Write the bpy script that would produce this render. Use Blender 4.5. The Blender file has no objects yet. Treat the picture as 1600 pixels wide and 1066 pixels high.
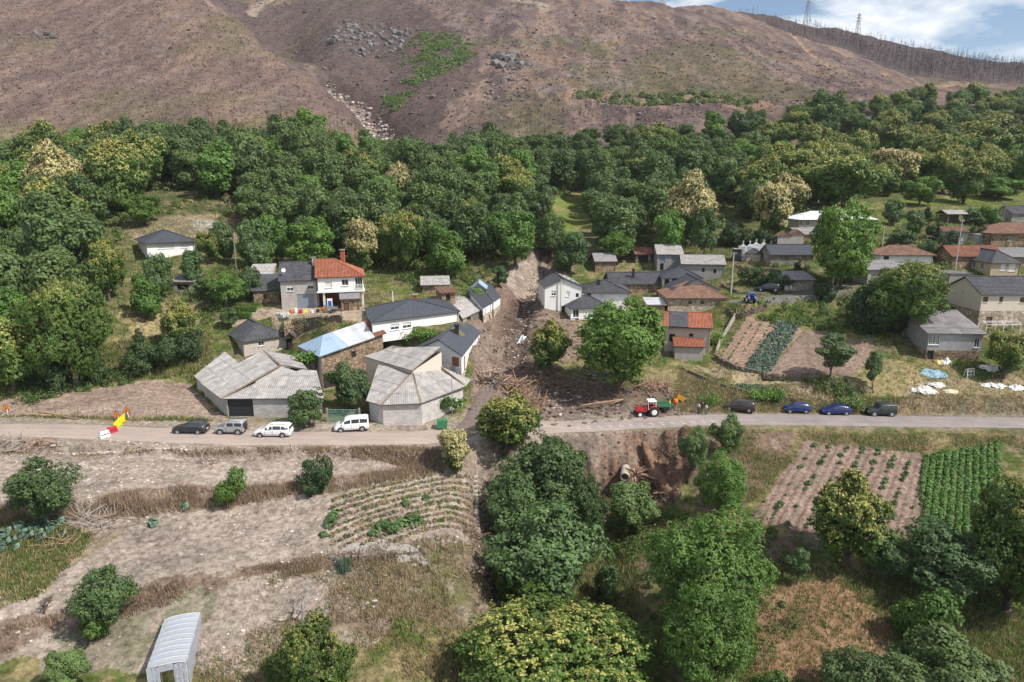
import bpy, math, random
import numpy as np
from mathutils import Vector, Matrix
R = math.radians
scene = bpy.context.scene
COL = scene.collection
# ---------------------------------------------------------------- camera
CAMZ = 31.0
PITCH = R(13.0)
FPX = 1067.0
cam_d = bpy.data.cameras.new('camera'); cam = bpy.data.objects.new('camera', cam_d); COL.objects.link(cam)
cam_d.sensor_width = 36; cam_d.lens = 36*FPX/1600
cam_d.clip_start = 0.5; cam_d.clip_end = 20000
cam.location = (0, 0, CAMZ); cam.rotation_euler = (math.pi/2-PITCH, 0, 0)
scene.camera = cam
# ---------------------------------------------------------------- light
SUN_EL, SUN_AZ = R(50), math.atan2(.86, -.40)     # azimuth from +Y towards +X
sd = Vector((math.sin(SUN_AZ)*math.cos(SUN_EL), math.cos(SUN_AZ)*math.cos(SUN_EL), math.sin(SUN_EL)))
sun_d = bpy.data.lights.new('sun', 'SUN'); sun = bpy.data.objects.new('sun', sun_d); COL.objects.link(sun)
sun_d.energy = 4.9; sun_d.angle = R(.53); sun_d.color = (1, .955, .89)
sun.rotation_euler = sd.to_track_quat('Z', 'Y').to_euler()
w = bpy.data.worlds.new('World'); scene.world = w; w.use_nodes = True
wn, wl = w.node_tree.nodes, w.node_tree.links
wn.clear()
wo = wn.new('ShaderNodeOutputWorld'); bg = wn.new('ShaderNodeBackground'); sk = wn.new('ShaderNodeTexSky')
sk.sky_type = 'NISHITA'; sk.sun_disc = False; sk.sun_elevation = SUN_EL; sk.sun_rotation = SUN_AZ
sk.air_density = 1.0; sk.dust_density = 1.2; sk.altitude = 800
tc = wn.new('ShaderNodeTexCoord'); mp = wn.new('ShaderNodeMapping'); mp.inputs['Scale'].default_value = (1, 1, 2.6)
mp.inputs['Location'].default_value = (.35, .2, .1)
nz = wn.new('ShaderNodeTexNoise'); nz.inputs['Scale'].default_value = 4.2; nz.inputs['Detail'].default_value = 9; nz.inputs['Roughness'].default_value = .55
nz.inputs['Distortion'].default_value = .25
rmp = wn.new('ShaderNodeValToRGB'); rmp.color_ramp.elements[0].position = .46; rmp.color_ramp.elements[1].position = .60
mx = wn.new('ShaderNodeMix'); mx.data_type = 'RGBA'
mx.inputs['B'].default_value = (9.2, 9.3, 9.5, 1)
wl.new(tc.outputs['Generated'], mp.inputs['Vector']); wl.new(mp.outputs[0], nz.inputs['Vector'])
wl.new(nz.outputs['Fac'], rmp.inputs['Fac']); wl.new(rmp.outputs['Color'], mx.inputs['Factor'])
wl.new(sk.outputs[0], mx.inputs['A']); wl.new(mx.outputs['Result'], bg.inputs['Color'])
bg.inputs['Strength'].default_value = 0.11
wl.new(bg.outputs[0], wo.inputs['Surface'])
scene.view_settings.view_transform = 'Standard'; scene.view_settings.look = 'None'
scene.view_settings.gamma = 1; scene.view_settings.use_curve_mapping = False
scene.view_settings.exposure = 0.25
scene.cycles.max_bounces = 6; scene.cycles.transparent_max_bounces = 6
scene.cycles.diffuse_bounces = 3; scene.cycles.glossy_bounces = 2; scene.cycles.transmission_bounces = 4
# ---------------------------------------------------------------- geometry of sight lines
CP, SP = math.cos(PITCH), math.sin(PITCH)
def ray(px, py):
    u = (px-800)/FPX; v = (533-py)/FPX
    return np.array([u, CP+v*SP, -SP+v*CP])
def tt(py):
    d = ray(800, py); return -d[2]/d[1]
def at_z(px, py, z):
    d = ray(px, py); k = (z-CAMZ)/d[2]; return Vector((d[0]*k, d[1]*k, z))
def at_y(px, py, Y):
    d = ray(px, py); k = Y/d[1]; return Vector((d[0]*k, Y, CAMZ+d[2]*k))
# ---------------------------------------------------------------- noise
def hash2(ix, iy, seed):
    h = (ix.astype(np.int64)*374761393 + iy.astype(np.int64)*668265263 + seed*1274126177) & 0x7fffffff
    h = ((h ^ (h >> 13))*1274126177) & 0x7fffffff
    return ((h ^ (h >> 16)) & 0xffff)/65535.0
def vnoise(x, y, seed=0):
    ix = np.floor(x); iy = np.floor(y); fx = x-ix; fy = y-iy
    fx = fx*fx*(3-2*fx); fy = fy*fy*(3-2*fy)
    a = hash2(ix, iy, seed); b = hash2(ix+1, iy, seed); c = hash2(ix, iy+1, seed); d = hash2(ix+1, iy+1, seed)
    return (a*(1-fx)+b*fx)*(1-fy)+(c*(1-fx)+d*fx)*fy
def fbm(x, y, seed=0, oct=4, gain=.5):
    s = 0; a = 1; t = 0
    for i in range(oct):
        s = s+a*(vnoise(x, y, seed+i*17)*2-1); t += a; a *= gain; x = x*2.03+11.3; y = y*2.03+5.7
    return s/t
# ---------------------------------------------------------------- terrain
ZM = np.array([[-200, -12], [40, -11], [60, -8], [90, -1.5], [120, 5], [160, 14], [300, 50], [500, 100], [900, 200], [1400, 230]], float)
def qden(Y):
    Yc = np.maximum(Y, 42.0)
    return CP*Yc+SP*(CAMZ-np.interp(Yc, ZM[:, 0], ZM[:, 1]))
C_ = {  # column: photo x -> list of (photo y, z, Y); two of the three given
 0: [(1066,-7,0),(1000,-6,0),(960,-4.8,0),(900,-4,0),(860,-3.4,0),(800,-2.6,0),(780,-1.7,0),(715,-1.1,0),(703,-.95,0),(690,.1,0),(650,.2,0),(640,.5,0),(620,1.2,0),(590,3,0),(500,0,118),(400,0,150),(300,0,200),(215,0,300),(100,0,420),(0,0,540),(-60,0,640),(-90,0,800),(-90,0,1000)],
 150: [(1066,-7.5,0),(1000,-6.5,0),(930,-5,0),(880,-4.2,0),(805,-3.3,0),(785,-1.9,0),(718,-1.3,0),(707,-1.2,0),(697,0,0),(655,.1,0),(645,.35,0),(600,1.5,0),(560,4.5,0),(480,0,112),(410,0,140),(350,0,165),(300,0,190),(212,0,300),(100,0,425),(0,0,540),(-50,0,640),(-80,0,800),(-80,0,1000)],
 300: [(1066,-8,0),(940,-5.8,0),(905,-4.8,0),(880,-4.5,0),(803,-3.3,0),(764,-1.6,0),(716,-1.2,0),(702,-.2,0),(663,-.05,0),(650,.1,0),(600,1.0,0),(560,4,0),(520,6.5,0),(480,9.5,0),(410,0,140),(350,0,165),(300,0,190),(205,0,300),(100,0,410),(-12,0,545),(-20,0,600),(-50,0,800),(-60,0,1000)],
 450: [(1066,-9,0),(960,-6.8,0),(912,-5.4,0),(880,-4.8,0),(795,-3.2,0),(762,-1.8,0),(718,-1.4,0),(703,-.3,0),(665,-.15,0),(650,0,0),(600,1.2,0),(556,3.2,0),(530,4.9,0),(511,8.4,0),(487,9.3,0),(430,0,140),(380,0,165),(300,0,200),(205,0,300),(140,0,370),(88,0,450),(0,104,490),(0,128,600),(45,0,700),(0,0,820),(-40,0,1000)],
 600: [(1066,-9.8,0),(985,-8,0),(965,-6.8,0),(872,-5.4,0),(848,-4.2,0),(745,-2.4,0),(722,-2,0),(702,-.6,0),(675,-.4,0),(660,-.2,0),(605,.8,0),(562,3.0,0),(548,4.4,0),(536,7.0,0),(527,7.6,0),(487,9.5,0),(450,10.5,0),(400,0,160),(300,0,215),(240,0,290),(203,0,330),(0,55,345),(185,0,380),(130,0,450),(100,0,520),(50,0,650),(0,0,800),(-40,0,1000)],
 700: [(1066,-11,0),(960,-9,0),(900,-7,0),(845,-5,0),(750,-3.2,0),(735,-2.8,0),(703,-1,0),(675,-.8,0),(655,-.8,0),(640,-.3,0),(600,1.5,0),(560,4.5,0),(520,7.5,0),(487,9,0),(450,10.5,0),(430,0,145),(400,0,160),(300,0,215),(225,0,310),(150,0,410),(100,0,490),(50,0,600),(0,0,740),(-40,0,900),(-45,0,1050)],
 800: [(1066,-13,0),(900,-11,0),(830,-9,0),(760,-6,0),(720,-4.5,0),(700,-3.0,0),(690,-1.9,0),(668,-1.8,0),(650,-1.7,0),(600,-.3,0),(560,1.5,0),(500,5.5,0),(450,9,0),(400,0,162),(300,0,220),(215,0,320),(150,0,410),(100,0,490),(50,0,590),(0,0,700),(-25,0,800),(-20,0,1000)],
 900: [(1066,-13,0),(950,-12,0),(850,-11.3,0),(778,-10.3,0),(686,-3.3,0),(680,-2.7,0),(674,-2.5,0),(650,-2.4,0),(600,-1,0),(550,2,0),(500,5,0),(478,6.5,0),(440,9.5,0),(400,0,165),(340,0,228),(300,0,258),(215,0,325),(150,0,410),(100,0,490),(50,0,590),(-6,0,710),(0,200,900),(0,190,1100)],
 1000: [(1066,-12,0),(950,-11.5,0),(850,-10.8,0),(778,-10.1,0),(684,-3.4,0),(677,-2.9,0),(669,-2.8,0),(648,-2.7,0),(600,-1,0),(560,1.5,0),(510,4,0),(470,7,0),(440,9.5,0),(400,0,165),(300,0,235),(205,0,340),(150,0,430),(100,0,510),(50,0,620),(4,0,730),(0,195,900),(0,190,1100)],
 1090: [(1066,-11.5,0),(950,-10.5,0),(850,-9.2,0),(780,-7.5,0),(680,-3.3,0),(669,-3.0,0),(648,-2.95,0),(600,-1,0),(560,1.5,0),(510,4,0),(470,7.6,0),(440,9.8,0),(400,0,162),(300,0,235),(203,0,345),(165,0,400),(100,0,520),(50,0,650),(10,0,770),(0,195,980)],
 1150: [(1066,-11,0),(950,-10,0),(850,-8.5,0),(800,-7.5,0),(700,-4.3,0),(674,-3.2,0),(668,-3,0),(645,-3,0),(620,-1.6,0),(600,-.5,0),(590,.8,0),(500,5.2,0),(470,8.5,0),(440,0,145),(400,0,160),(370,0,180),(300,0,235),(200,0,350),(165,0,400),(100,0,530),(60,0,640),(18,0,800),(0,190,1000)],
 1300: [(1066,-11.5,0),(950,-10,0),(840,-7.5,0),(700,-4.6,0),(675,-3.5,0),(668,-3.2,0),(643,-3.2,0),(618,-1.2,0),(595,.8,0),(510,5,0),(455,9.5,0),(400,15.5,0),(340,0,190),(300,0,235),(230,0,310),(155,0,430),(120,0,520),(80,0,680),(45,0,850),(0,185,1050)],
 1450: [(1066,-12,0),(950,-10.5,0),(840,-7.5,0),(700,-4.6,0),(680,-3.6,0),(670,-3.4,0),(648,-3.4,0),(622,-1,0),(600,-.3,0),(560,2.3,0),(515,5.5,0),(455,0,132),(400,0,152),(340,0,188),(300,0,235),(250,0,290),(170,0,420),(140,0,540),(100,0,750),(78,0,880),(0,175,1080)],
 1600: [(1066,-12,0),(950,-11,0),(830,-7.5,0),(700,-4.8,0),(682,-3.7,0),(672,-3.5,0),(650,-3.5,0),(625,-1,0),(600,-.3,0),(560,2.5,0),(515,5.8,0),(430,0,140),(390,0,160),(345,0,190),(300,0,240),(250,0,300),(160,0,500),(130,0,640),(100,0,850),(0,160,1050)],
}
C_[375] = [(1066,-8.5,0),(950,-6.3,0),(908,-5.0,0),(880,-4.6,0),(799,-3.25,0),(763,-1.7,0),(717,-1.3,0),(702,-.25,0),(663,-.1,0),(650,.05,0),(595,1.3,0),(558,3.6,0),(522,6.2,0),(484,9.4,0),(420,0,140),(365,0,165),(300,0,195),(205,0,300),(120,0,392),(28,0,510),(0,132,545),(0,150,620),(0,0,780),(-40,0,1000)]
C_[525] = [(1066,-9.4,0),(972,-7.2,0),(938,-6,0),(876,-4.9,0),(822,-3.6,0),(752,-2.1,0),(720,-1.7,0),(703,-.45,0),(670,-.25,0),(655,-.1,0),(602,1.0,0),(562,3.1,0),(546,4.4,0),(534,7.1,0),(519,8.2,0),(487,9.4,0),(440,11.6,0),(390,0,162),(300,0,207),(210,0,305),(150,0,362),(0,66,385),(120,0,430),(85,0,520),(40,0,660),(0,0,800),(-40,0,1000)]
C_[-700] = [(r[0], r[1], r[2]) for r in C_[0]]
C_[2400] = [(r[0], r[1], r[2]) for r in C_[1600]]
QK = sorted(C_)
PROF = []
for k in QK:
    L = []
    for (py, z, Y) in C_[k]:
        if not Y: Y = (CAMZ-z)/tt(py)
        elif not z: z = CAMZ-tt(py)*Y
        L.append((Y, z))
    for a_, b_ in zip(L, L[1:]):
        if b_[0] <= a_[0]: print('COLUMN', k, 'not monotone', a_, b_)
    L = [(-300, L[0][1]-1), (L[0][0]-12, L[0][1]-1)]+L
    PROF.append(np.array(L))
QN = (np.array(QK)-800)/FPX
def base_z(X, Y):
    q = X/qden(Y)
    out = np.zeros_like(q)
    cols = np.stack([np.interp(Y, p[:, 0], p[:, 1]) for p in PROF])
    q = np.clip(q, QN[0], QN[-1]-1e-6)
    i = np.clip(np.searchsorted(QN, q, side='right')-1, 0, len(QN)-2)
    f = (q-QN[i])/(QN[i+1]-QN[i])
    # Catmull-Rom across the columns (limited), so that ground does not crease along them
    i0 = np.clip(i-1, 0, len(QN)-1); i3 = np.clip(i+2, 0, len(QN)-1)
    idx = np.arange(q.size)
    cf = cols.reshape(len(QN), -1); ir = i.ravel(); fr = f.ravel()
    p1 = cf[ir, idx]; p2 = cf[ir+1, idx]
    m1 = (p2-cf[i0.ravel(), idx])*.5; m2 = (cf[i3.ravel(), idx]-p1)*.5
    lim = np.abs(p2-p1)*1.5+.05
    m1 = np.clip(m1, -lim, lim); m2 = np.clip(m2, -lim, lim)
    f2 = fr*fr; f3 = f2*fr
    z = (2*f3-3*f2+1)*p1+(f3-2*f2+fr)*m1+(-2*f3+3*f2)*p2+(f3-f2)*m2
    return z.reshape(q.shape)
def smooth(a, b, x):
    t = np.clip((x-a)/(b-a), 0, 1); return t*t*(3-2*t)
def pts_line(X, Y, line):
    """distance to a polyline and the parameter along it"""
    best = np.full(X.shape, 1e9); par = np.zeros(X.shape); L = 0
    for (x0, y0), (x1, y1) in zip(line, line[1:]):
        dx, dy = x1-x0, y1-y0; l2 = dx*dx+dy*dy; l = math.sqrt(l2)
        t = np.clip(((X-x0)*dx+(Y-y0)*dy)/l2, 0, 1)
        d = np.hypot(X-x0-t*dx, Y-y0-t*dy)
        m = d < best; best = np.where(m, d, best); par = np.where(m, L+t*l, par); L += l
    return best, par, L
def inside(X, Y, poly):
    c = np.zeros(X.shape, bool); n = len(poly)
    for i in range(n):
        x0, y0 = poly[i]; x1, y1 = poly[(i+1) % n]
        if y0 == y1: continue
        m = ((y0 > Y) != (y1 > Y)) & (X < (x1-x0)*(Y-y0)/(y1-y0)+x0)
        c ^= m
    return c
def base_z1(x, y): return float(base_z(np.array([x]), np.array([y]))[0])
TT_ = np.concatenate([np.linspace(35, 220, 1500), np.linspace(220.5, 1100, 1400)])
def hit0(px, py, fn=None):
    """where the sight line of a photo point meets the ground"""
    d = ray(px, py); fn = fn or base_z
    Y = TT_; k = Y/d[1]; X = d[0]*k; Zr = CAMZ+d[2]*k
    g = fn(X, Y); m = np.nonzero(g >= Zr)[0]
    if len(m) == 0: j = len(Y)-1; return Vector((X[j], Y[j], g[j]))
    j = m[0]
    if j == 0: return Vector((X[0], Y[0], g[0]))
    a = (Zr[j-1]-g[j-1]); b = (g[j]-Zr[j]); t = a/(a+b+1e-9)
    y = Y[j-1]+t*(Y[j]-Y[j-1]); return Vector((d[0]*y/d[1], y, g[j-1]+t*(g[j]-g[j-1])))
def W(pts): return [tuple(hit0(*p)[:2]) for p in pts]      # photo points -> ground XY
# lines and plots, as they lie on the ground
ROAD = W([(-400,668),(-150,669),(0,671),(100,672),(200,677),(300,681),(400,684),(500,684),(600,684),(680,681),(740,676),(800,671),(860,667),(920,665),(1000,660),(1090,656),(1180,654),(1300,656),(1420,658),(1600,660),(1900,664)])
FLOW = W([(856,402),(846,425),(826,450),(812,480),(797,510),(785,545),(785,580),(812,612),(850,632),(905,640)])
CREEK = W([(512,112),(540,134),(565,150),(582,172),(602,195),(622,215),(640,238),(652,260)])
STREAM = W([(1000,790),(960,830),(950,870),(960,930),(985,1000),(1010,1066)])
DITCH = W([(745,700),(752,740),(757,800),(765,850),(778,900),(782,960)])
TRACK2 = W([(1140,470),(1165,478),(1220,463),(1300,452),(1350,440),(1380,430)])
STREET = W([(765,600),(752,625),(742,650),(728,668),(715,676)])
ROADZ = {}
def terr(X, Y, fine=True):
    X = np.asarray(X, float); Y = np.asarray(Y, float)
    z = base_z(X, Y)
    # natural unevenness
    near = 1-smooth(150, 260, Y)
    z = z+fbm(X/14, Y/14, 3, 4)*.35*near*smooth(60, 75, np.abs(Y-20)+40)
    hill = smooth(260, 420, Y)
    if True:
        w1 = fbm(X/120+3, Y/120, 21, 3)
        rid = 1-np.abs(fbm(X/70+w1, Y/260+w1, 8, 4))*2.2
        z = z+hill*(rid*1.3+fbm(X/26, Y/40, 12, 5)*1.7+fbm(X/9, Y/9, 14, 4)*1.5+np.abs(fbm(X/5, Y/7, 15, 3))*1.3)
    # track cut across the far slope
    for (ln, wd, dp) in TRACKS:
        d, p, L = pts_line(X, Y, ln)
        z = z-dp*np.exp(-(d/wd)**2)
    # torrent on the mountain
    d, p, L = pts_line(X, Y, CREEK)
    z = z-9*np.exp(-(d/8)**2)-5*np.exp(-(d/26)**2)
    # debris channel through the village
    d, p, L = pts_line(X, Y, FLOW)
    wdt = 2.2+p/L*2.0
    cut = np.exp(-(d/wdt)**4)*(1-.75*smooth(.60*L, .8*L, p))
    z = z-cut*2.3+np.exp(-((d-wdt*1.9)/1.8)**2)*.9*(.5+vnoise(X/3, Y/3, 5))
    flow_m = np.exp(-(d/9)**4)
    z = z+flow_m*(fbm(X/1.6, Y/1.6, 31, 4)*.55+fbm(X/.6, Y/.6, 32, 3)*.18)
    # stream bed under the trees, ditch beside the lower fields
    d, p, L = pts_line(X, Y, STREAM); z = z-1.3*np.exp(-(d/2.2)**2)
    d, p, L = pts_line(X, Y, DITCH); z = z-1.2*np.exp(-(d/1.3)**4)
    # washed-out bank below the road: erosion gullies down the face
    m = inside(X, Y, WASH)
    z = z+np.where(m, fbm(X/1.1, Y/6, 41, 3)*1.5+fbm(X/3.2, Y/4, 43, 3)*1.6, 0)
    # furrows
    for (poly, dirv, pitch, amp) in FURROWS:
        m = inside(X, Y, poly); u = X*dirv[1]-Y*dirv[0]
        z = z+np.where(m, np.sin(u/pitch*2*math.pi+fbm(X/4, Y/4, 7, 2)*.8)*amp, 0)
    if fine:
        z = z+near*fbm(X/1.1, Y/1.1, 51, 4)*.10
    # road bed
    d, p, L = pts_line(X, Y, ROAD)
    rz = np.interp(p, ROADP[0], ROADP[1])
    k = 1-smooth(2.9, 4.3, d)
    z = z*(1-k)+(rz-.06)*k
    d, p, L = pts_line(X, Y, TRACK2); k = 1-smooth(2.0, 3.0, d)
    rz = np.interp(p, T2P[0], T2P[1]); z = z*(1-k)+(rz-.05)*k
    d, p, L = pts_line(X, Y, STREET); k = 1-smooth(1.6, 2.6, d)
    rz = np.interp(p, STP[0], STP[1]); z = z*(1-k)+(rz-.05)*k
    return z
def line_z(line):
    P = [0]; 
    for a, b in zip(line, line[1:]): P.append(P[-1]+math.dist(a, b))
    zz = [base_z1(*p) for p in line]
    for _ in range(2): zz = [zz[0]]+[(zz[i-1]+2*zz[i]+zz[i+1])/4 for i in range(1, len(zz)-1)]+[zz[-1]]
    return np.array(P), np.array(zz)
ROADP = line_z(ROAD); T2P = line_z(TRACK2); STP = line_z(STREET)
WASH = W([(893,678),(1075,674),(1085,720),(1060,790),(900,790),(880,720)])
PLOT_TOP = W([(-20,650),(-20,632),(60,612),(180,596),(285,589),(300,600),(352,660),(300,655),(150,652)])
FIELD_A = W([(-60,706),(300,716),(560,716),(655,712),(640,735),(540,748),(440,757),(300,762),(200,770),(150,782),(-60,788)])
FIELD_B = W([(100,862),(250,800),(520,770),(512,868),(420,884),(300,903),(200,925),(100,960),(-60,985),(-60,950)])
FIELD_VEG = W([(516,782),(640,745),(742,742),(752,838),(640,848),(516,858)])
FIELD_C = W([(330,925),(430,900),(520,890),(560,930),(500,1000),(440,1066),(310,1066),(320,960)])
FIELD_D = W([(520,880),(730,862),(760,930),(740,985),(600,985),(520,990)])
PLOT_R1 = W([(1262,688),(1330,692),(1440,706),(1440,830),(1290,845),(1175,810)])
PLOT_R2 = W([(1442,712),(1560,692),(1575,780),(1540,860),(1436,830)])
PLOT_R3 = W([(1180,920),(1300,900),(1400,985),(1380,1066),(1180,1066)])
PLOT_U1 = W([(1122,572),(1128,553),(1165,498),(1248,502),(1262,512),(1190,592)])
PLOT_U2 = W([(1195,590),(1262,514),(1365,525),(1362,560),(1330,592)])
PLOT_U3 = W([(1090,570),(1190,596),(1310,606),(1330,625),(1240,618),(1120,592)])
BANK_R = W([(1150,672),(1300,676),(1600,684),(1600,700),(1560,692),(1440,704),(1262,686),(1240,700),(1180,780),(1100,760)])
GREENS = W([(625,88),(650,60),(690,55),(742,68),(745,90),(700,115),(660,130),(620,165),(590,160),(600,145),(650,120)])
def fdir(a, b):
    a, b = W([a, b]); v = Vector((b[0]-a[0], b[1]-a[1])); v.normalize(); return (v.x, v.y)
FURROWS = [(PLOT_R1, fdir((1290,700), (1230,810)), .95, .10), (PLOT_R2, fdir((1500,700), (1490,840)), .8, .07),
 (PLOT_U1, fdir((1200,500), (1150,580)), .8, .07), (PLOT_U2, fdir((1300,520), (1250,590)), .7, .06),
 (FIELD_VEG, fdir((520,810), (740,765)), .72, .07), (FIELD_B, fdir((120,900), (510,800)), 1.3, .05), (FIELD_A, fdir((100,740), (600,735)), 1.6, .05),
 (PLOT_TOP, fdir((50,630), (300,620)), .7, .03)]
TRACKS = [(W([(1165,28),(1210,42),(1260,62),(1300,78),(1345,98),(1400,124),(1430,133),(1500,132),(1599,126)]), 4.5, 3.0),
          (W([(905,150),(960,160),(1060,160),(1130,162),(1180,170)]), 5.0, 2.0),
          (W([(1235,50),(1255,72),(1275,92),(1300,108)]), 3, 2.0)]
def hit(px, py): return hit0(px, py, terr)
def gz(x, y): return float(terr(np.array([x]), np.array([y]))[0])
def on_ground(p): return Vector((p[0], p[1], gz(p[0], p[1])))
# ---------------------------------------------------------------- object helpers
def tag(o, label=None, cat=None, group=None, kind=None):
    if label: o['label'] = label
    if cat: o['category'] = cat
    if group: o['group'] = group
    if kind: o['kind'] = kind
    return o
def link(o, parent=None):
    COL.objects.link(o)
    if parent is not None: o.parent = parent
    return o
def thing(name, label, cat, loc=(0,0,0), rz=0, group=None):
    o = bpy.data.objects.new(name, None); o.location = loc; o.rotation_euler = (0, 0, rz)
    o.empty_display_size = .2
    link(o); return tag(o, label, cat, group)
class MB:
    """collects polygons; one material slot list"""
    def __init__(s): s.v = []; s.f = []; s.m = []; s.uv = []; s.smooth = False
    def poly(s, pts, mi=0, uv=None):
        n = len(s.v); s.v.extend([tuple(p) for p in pts]); s.f.append(tuple(range(n, n+len(pts)))); s.m.append(mi)
        s.uv.append(uv if uv else [(p[0], p[1]) for p in pts])
    def box(s, c, d, mi=0, rz=0, M=None, taper=1):
        x, y, z = d[0]/2, d[1]/2, d[2]/2; cs, sn = math.cos(rz), math.sin(rz)
        P = []
        for i in range(8):
            a = (x if i & 1 else -x, y if i & 2 else -y, z if i & 4 else -z)
            k = taper if i & 4 else 1
            p = Vector((a[0]*k, a[1]*k, a[2]))
            if M is not None: p = M @ p
            else: p = Vector((p.x*cs-p.y*sn, p.x*sn+p.y*cs, p.z))
            P.append((p.x+c[0], p.y+c[1], p.z+c[2]))
        for f in ((0,2,3,1),(4,5,7,6),(0,1,5,4),(2,6,7,3),(0,4,6,2),(1,3,7,5)):
            w_ = (Vector(P[f[1]])-Vector(P[f[0]])).length; h_ = (Vector(P[f[2]])-Vector(P[f[1]])).length
            s.poly([P[i] for i in f], mi, [(0,0),(w_,0),(w_,h_),(0,h_)])
    def bar(s, a, b, w, h=None, mi=0, up=(0,0,1)):
        a = Vector(a); b = Vector(b); h = h or w; d = (b-a)
        if d.length < 1e-6: return
        d.normalize(); up = Vector(up)
        if abs(d.dot(up)) > .98: up = Vector((1, 0, 0))
        r = d.cross(up).normalized(); u = r.cross(d)
        q = [a+r*(w/2*i)+u*(h/2*j) for i, j in ((-1,-1),(1,-1),(1,1),(-1,1))]; q2 = [p+(b-a) for p in q]
        L = (b-a).length
        s.poly([q[3], q[2], q[1], q[0]], mi); s.poly(q2, mi)
        for i in range(4):
            j = (i+1) % 4; s.poly([q[i], q[j], q2[j], q2[i]], mi, [(0,0),(w,0),(w,L),(0,L)])
    def tube(s, pts, rad, n=6, mi=0, cap=True):
        pts = [Vector(p) for p in pts]
        if not isinstance(rad, (list, tuple)): rad = [rad]*len(pts)
        rings = []
        for i, p in enumerate(pts):
            d = (pts[min(i+1, len(pts)-1)]-pts[max(i-1, 0)])
            if d.length < 1e-9: d = Vector((0, 0, 1))
            d.normalize()
            up = Vector((0, 0, 1)) if abs(d.z) < .95 else Vector((1, 0, 0))
            r = d.cross(up).normalized(); u = r.cross(d)
            b0 = len(s.v)
            for k in range(n):
                a = 2*math.pi*k/n; s.v.append(tuple(p+(r*math.cos(a)+u*math.sin(a))*rad[i]))
            rings.append(b0)
        for a, b in zip(rings, rings[1:]):
            for k in range(n):
                k2 = (k+1) % n; s.f.append((a+k, a+k2, b+k2, b+k)); s.m.append(mi); s.uv.append([(0,0),(1,0),(1,1),(0,1)])
        if cap:
            for b0, rev in ((rings[0], True), (rings[-1], False)):
                f = tuple(range(b0, b0+n)); s.f.append(f[::-1] if rev else f); s.m.append(mi); s.uv.append([(0,0)]*n)
    def cyl(s, a, b, r, n=12, mi=0): s.tube([a, b], r, n, mi)
    def mesh(s, name, mats):
        me = bpy.data.meshes.new(name); me.from_pydata(s.v, [], s.f)
        for m in (mats if isinstance(mats, (list, tuple)) else [mats]): me.materials.append(m)
        me.polygons.foreach_set('material_index', s.m)
        uvl = me.uv_layers.new(name='UVMap')
        flat = [c for f in s.uv for u in f for c in u[:2]]
        if len(flat) == len(uvl.data)*2: uvl.data.foreach_set('uv', flat)
        if s.smooth: me.polygons.foreach_set('use_smooth', [True]*len(s.f))
        me.update(); return me
    def obj(s, name, mats, parent=None, **kw):
        o = bpy.data.objects.new(name, s.mesh(name, mats)); link(o, parent)
        return tag(o, **kw)
def np_mesh(name, V, F, mats, smooth=False, mi=None):
    """fast mesh: F is (n,k) array of equal faces"""
    me = bpy.data.meshes.new(name); n, k = F.shape
    me.vertices.add(len(V)); me.vertices.foreach_set('co', np.ascontiguousarray(V, np.float32).ravel())
    me.loops.add(n*k); me.loops.foreach_set('vertex_index', np.ascontiguousarray(F, np.int32).ravel())
    me.polygons.add(n); me.polygons.foreach_set('loop_start', np.arange(0, n*k, k, dtype=np.int32))
    me.polygons.foreach_set('use_smooth', np.full(n, smooth))
    for m in (mats if isinstance(mats, (list, tuple)) else [mats]): me.materials.append(m)
    if mi is not None: me.polygons.foreach_set('material_index', np.ascontiguousarray(mi, np.int32))
    me.update(calc_edges=True); return me
# ---------------------------------------------------------------- materials
def mat(name): 
    m = bpy.data.materials.new(name); m.use_nodes = True; nt = m.node_tree
    return m, nt.nodes, nt.links, nt.nodes['Principled BSDF']
def flat(name, col, rough=.8, metal=0, spec=.3, noise=0, nscale=3, bump=0, vary=0, coord='Object'):
    m, N, L, b = mat(name)
    b.inputs['Base Color'].default_value = (*col, 1); b.inputs['Roughness'].default_value = rough
    b.inputs['Metallic'].default_value = metal; b.inputs['Specular IOR Level'].default_value = spec
    if noise or bump or vary:
        t = N.new('ShaderNodeTexCoord'); nz = N.new('ShaderNodeTexNoise'); nz.inputs['Scale'].default_value = nscale
        nz.inputs['Detail'].default_value = 6; nz.inputs['Roughness'].default_value = .65
        L.new(t.outputs[coord], nz.inputs['Vector'])
        mr = N.new('ShaderNodeMapRange'); mr.inputs[1].default_value = .25; mr.inputs[2].default_value = .75
        mr.inputs[3].default_value = 1-noise; mr.inputs[4].default_value = 1+noise
        L.new(nz.outputs['Fac'], mr.inputs[0])
        src = mr.outputs[0]
        if vary:
            oi = N.new('ShaderNodeObjectInfo'); m2 = N.new('ShaderNodeMapRange'); m2.inputs[3].default_value = 1-vary; m2.inputs[4].default_value = 1+vary
            L.new(oi.outputs['Random'], m2.inputs[0]); mm = N.new('ShaderNodeMath'); mm.operation = 'MULTIPLY'
            L.new(src, mm.inputs[0]); L.new(m2.outputs[0], mm.inputs[1]); src = mm.outputs[0]
        vm = N.new('ShaderNodeVectorMath'); vm.operation = 'SCALE'; vm.inputs[0].default_value = col
        L.new(src, vm.inputs['Scale']); L.new(vm.outputs[0], b.inputs['Base Color'])
        if bump:
            bp = N.new('ShaderNodeBump'); bp.inputs['Strength'].default_value = bump; bp.inputs['Distance'].default_value = .05
            L.new(nz.outputs['Fac'], bp.inputs['Height']); L.new(bp.outputs[0], b.inputs['Normal'])
    return m
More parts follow.
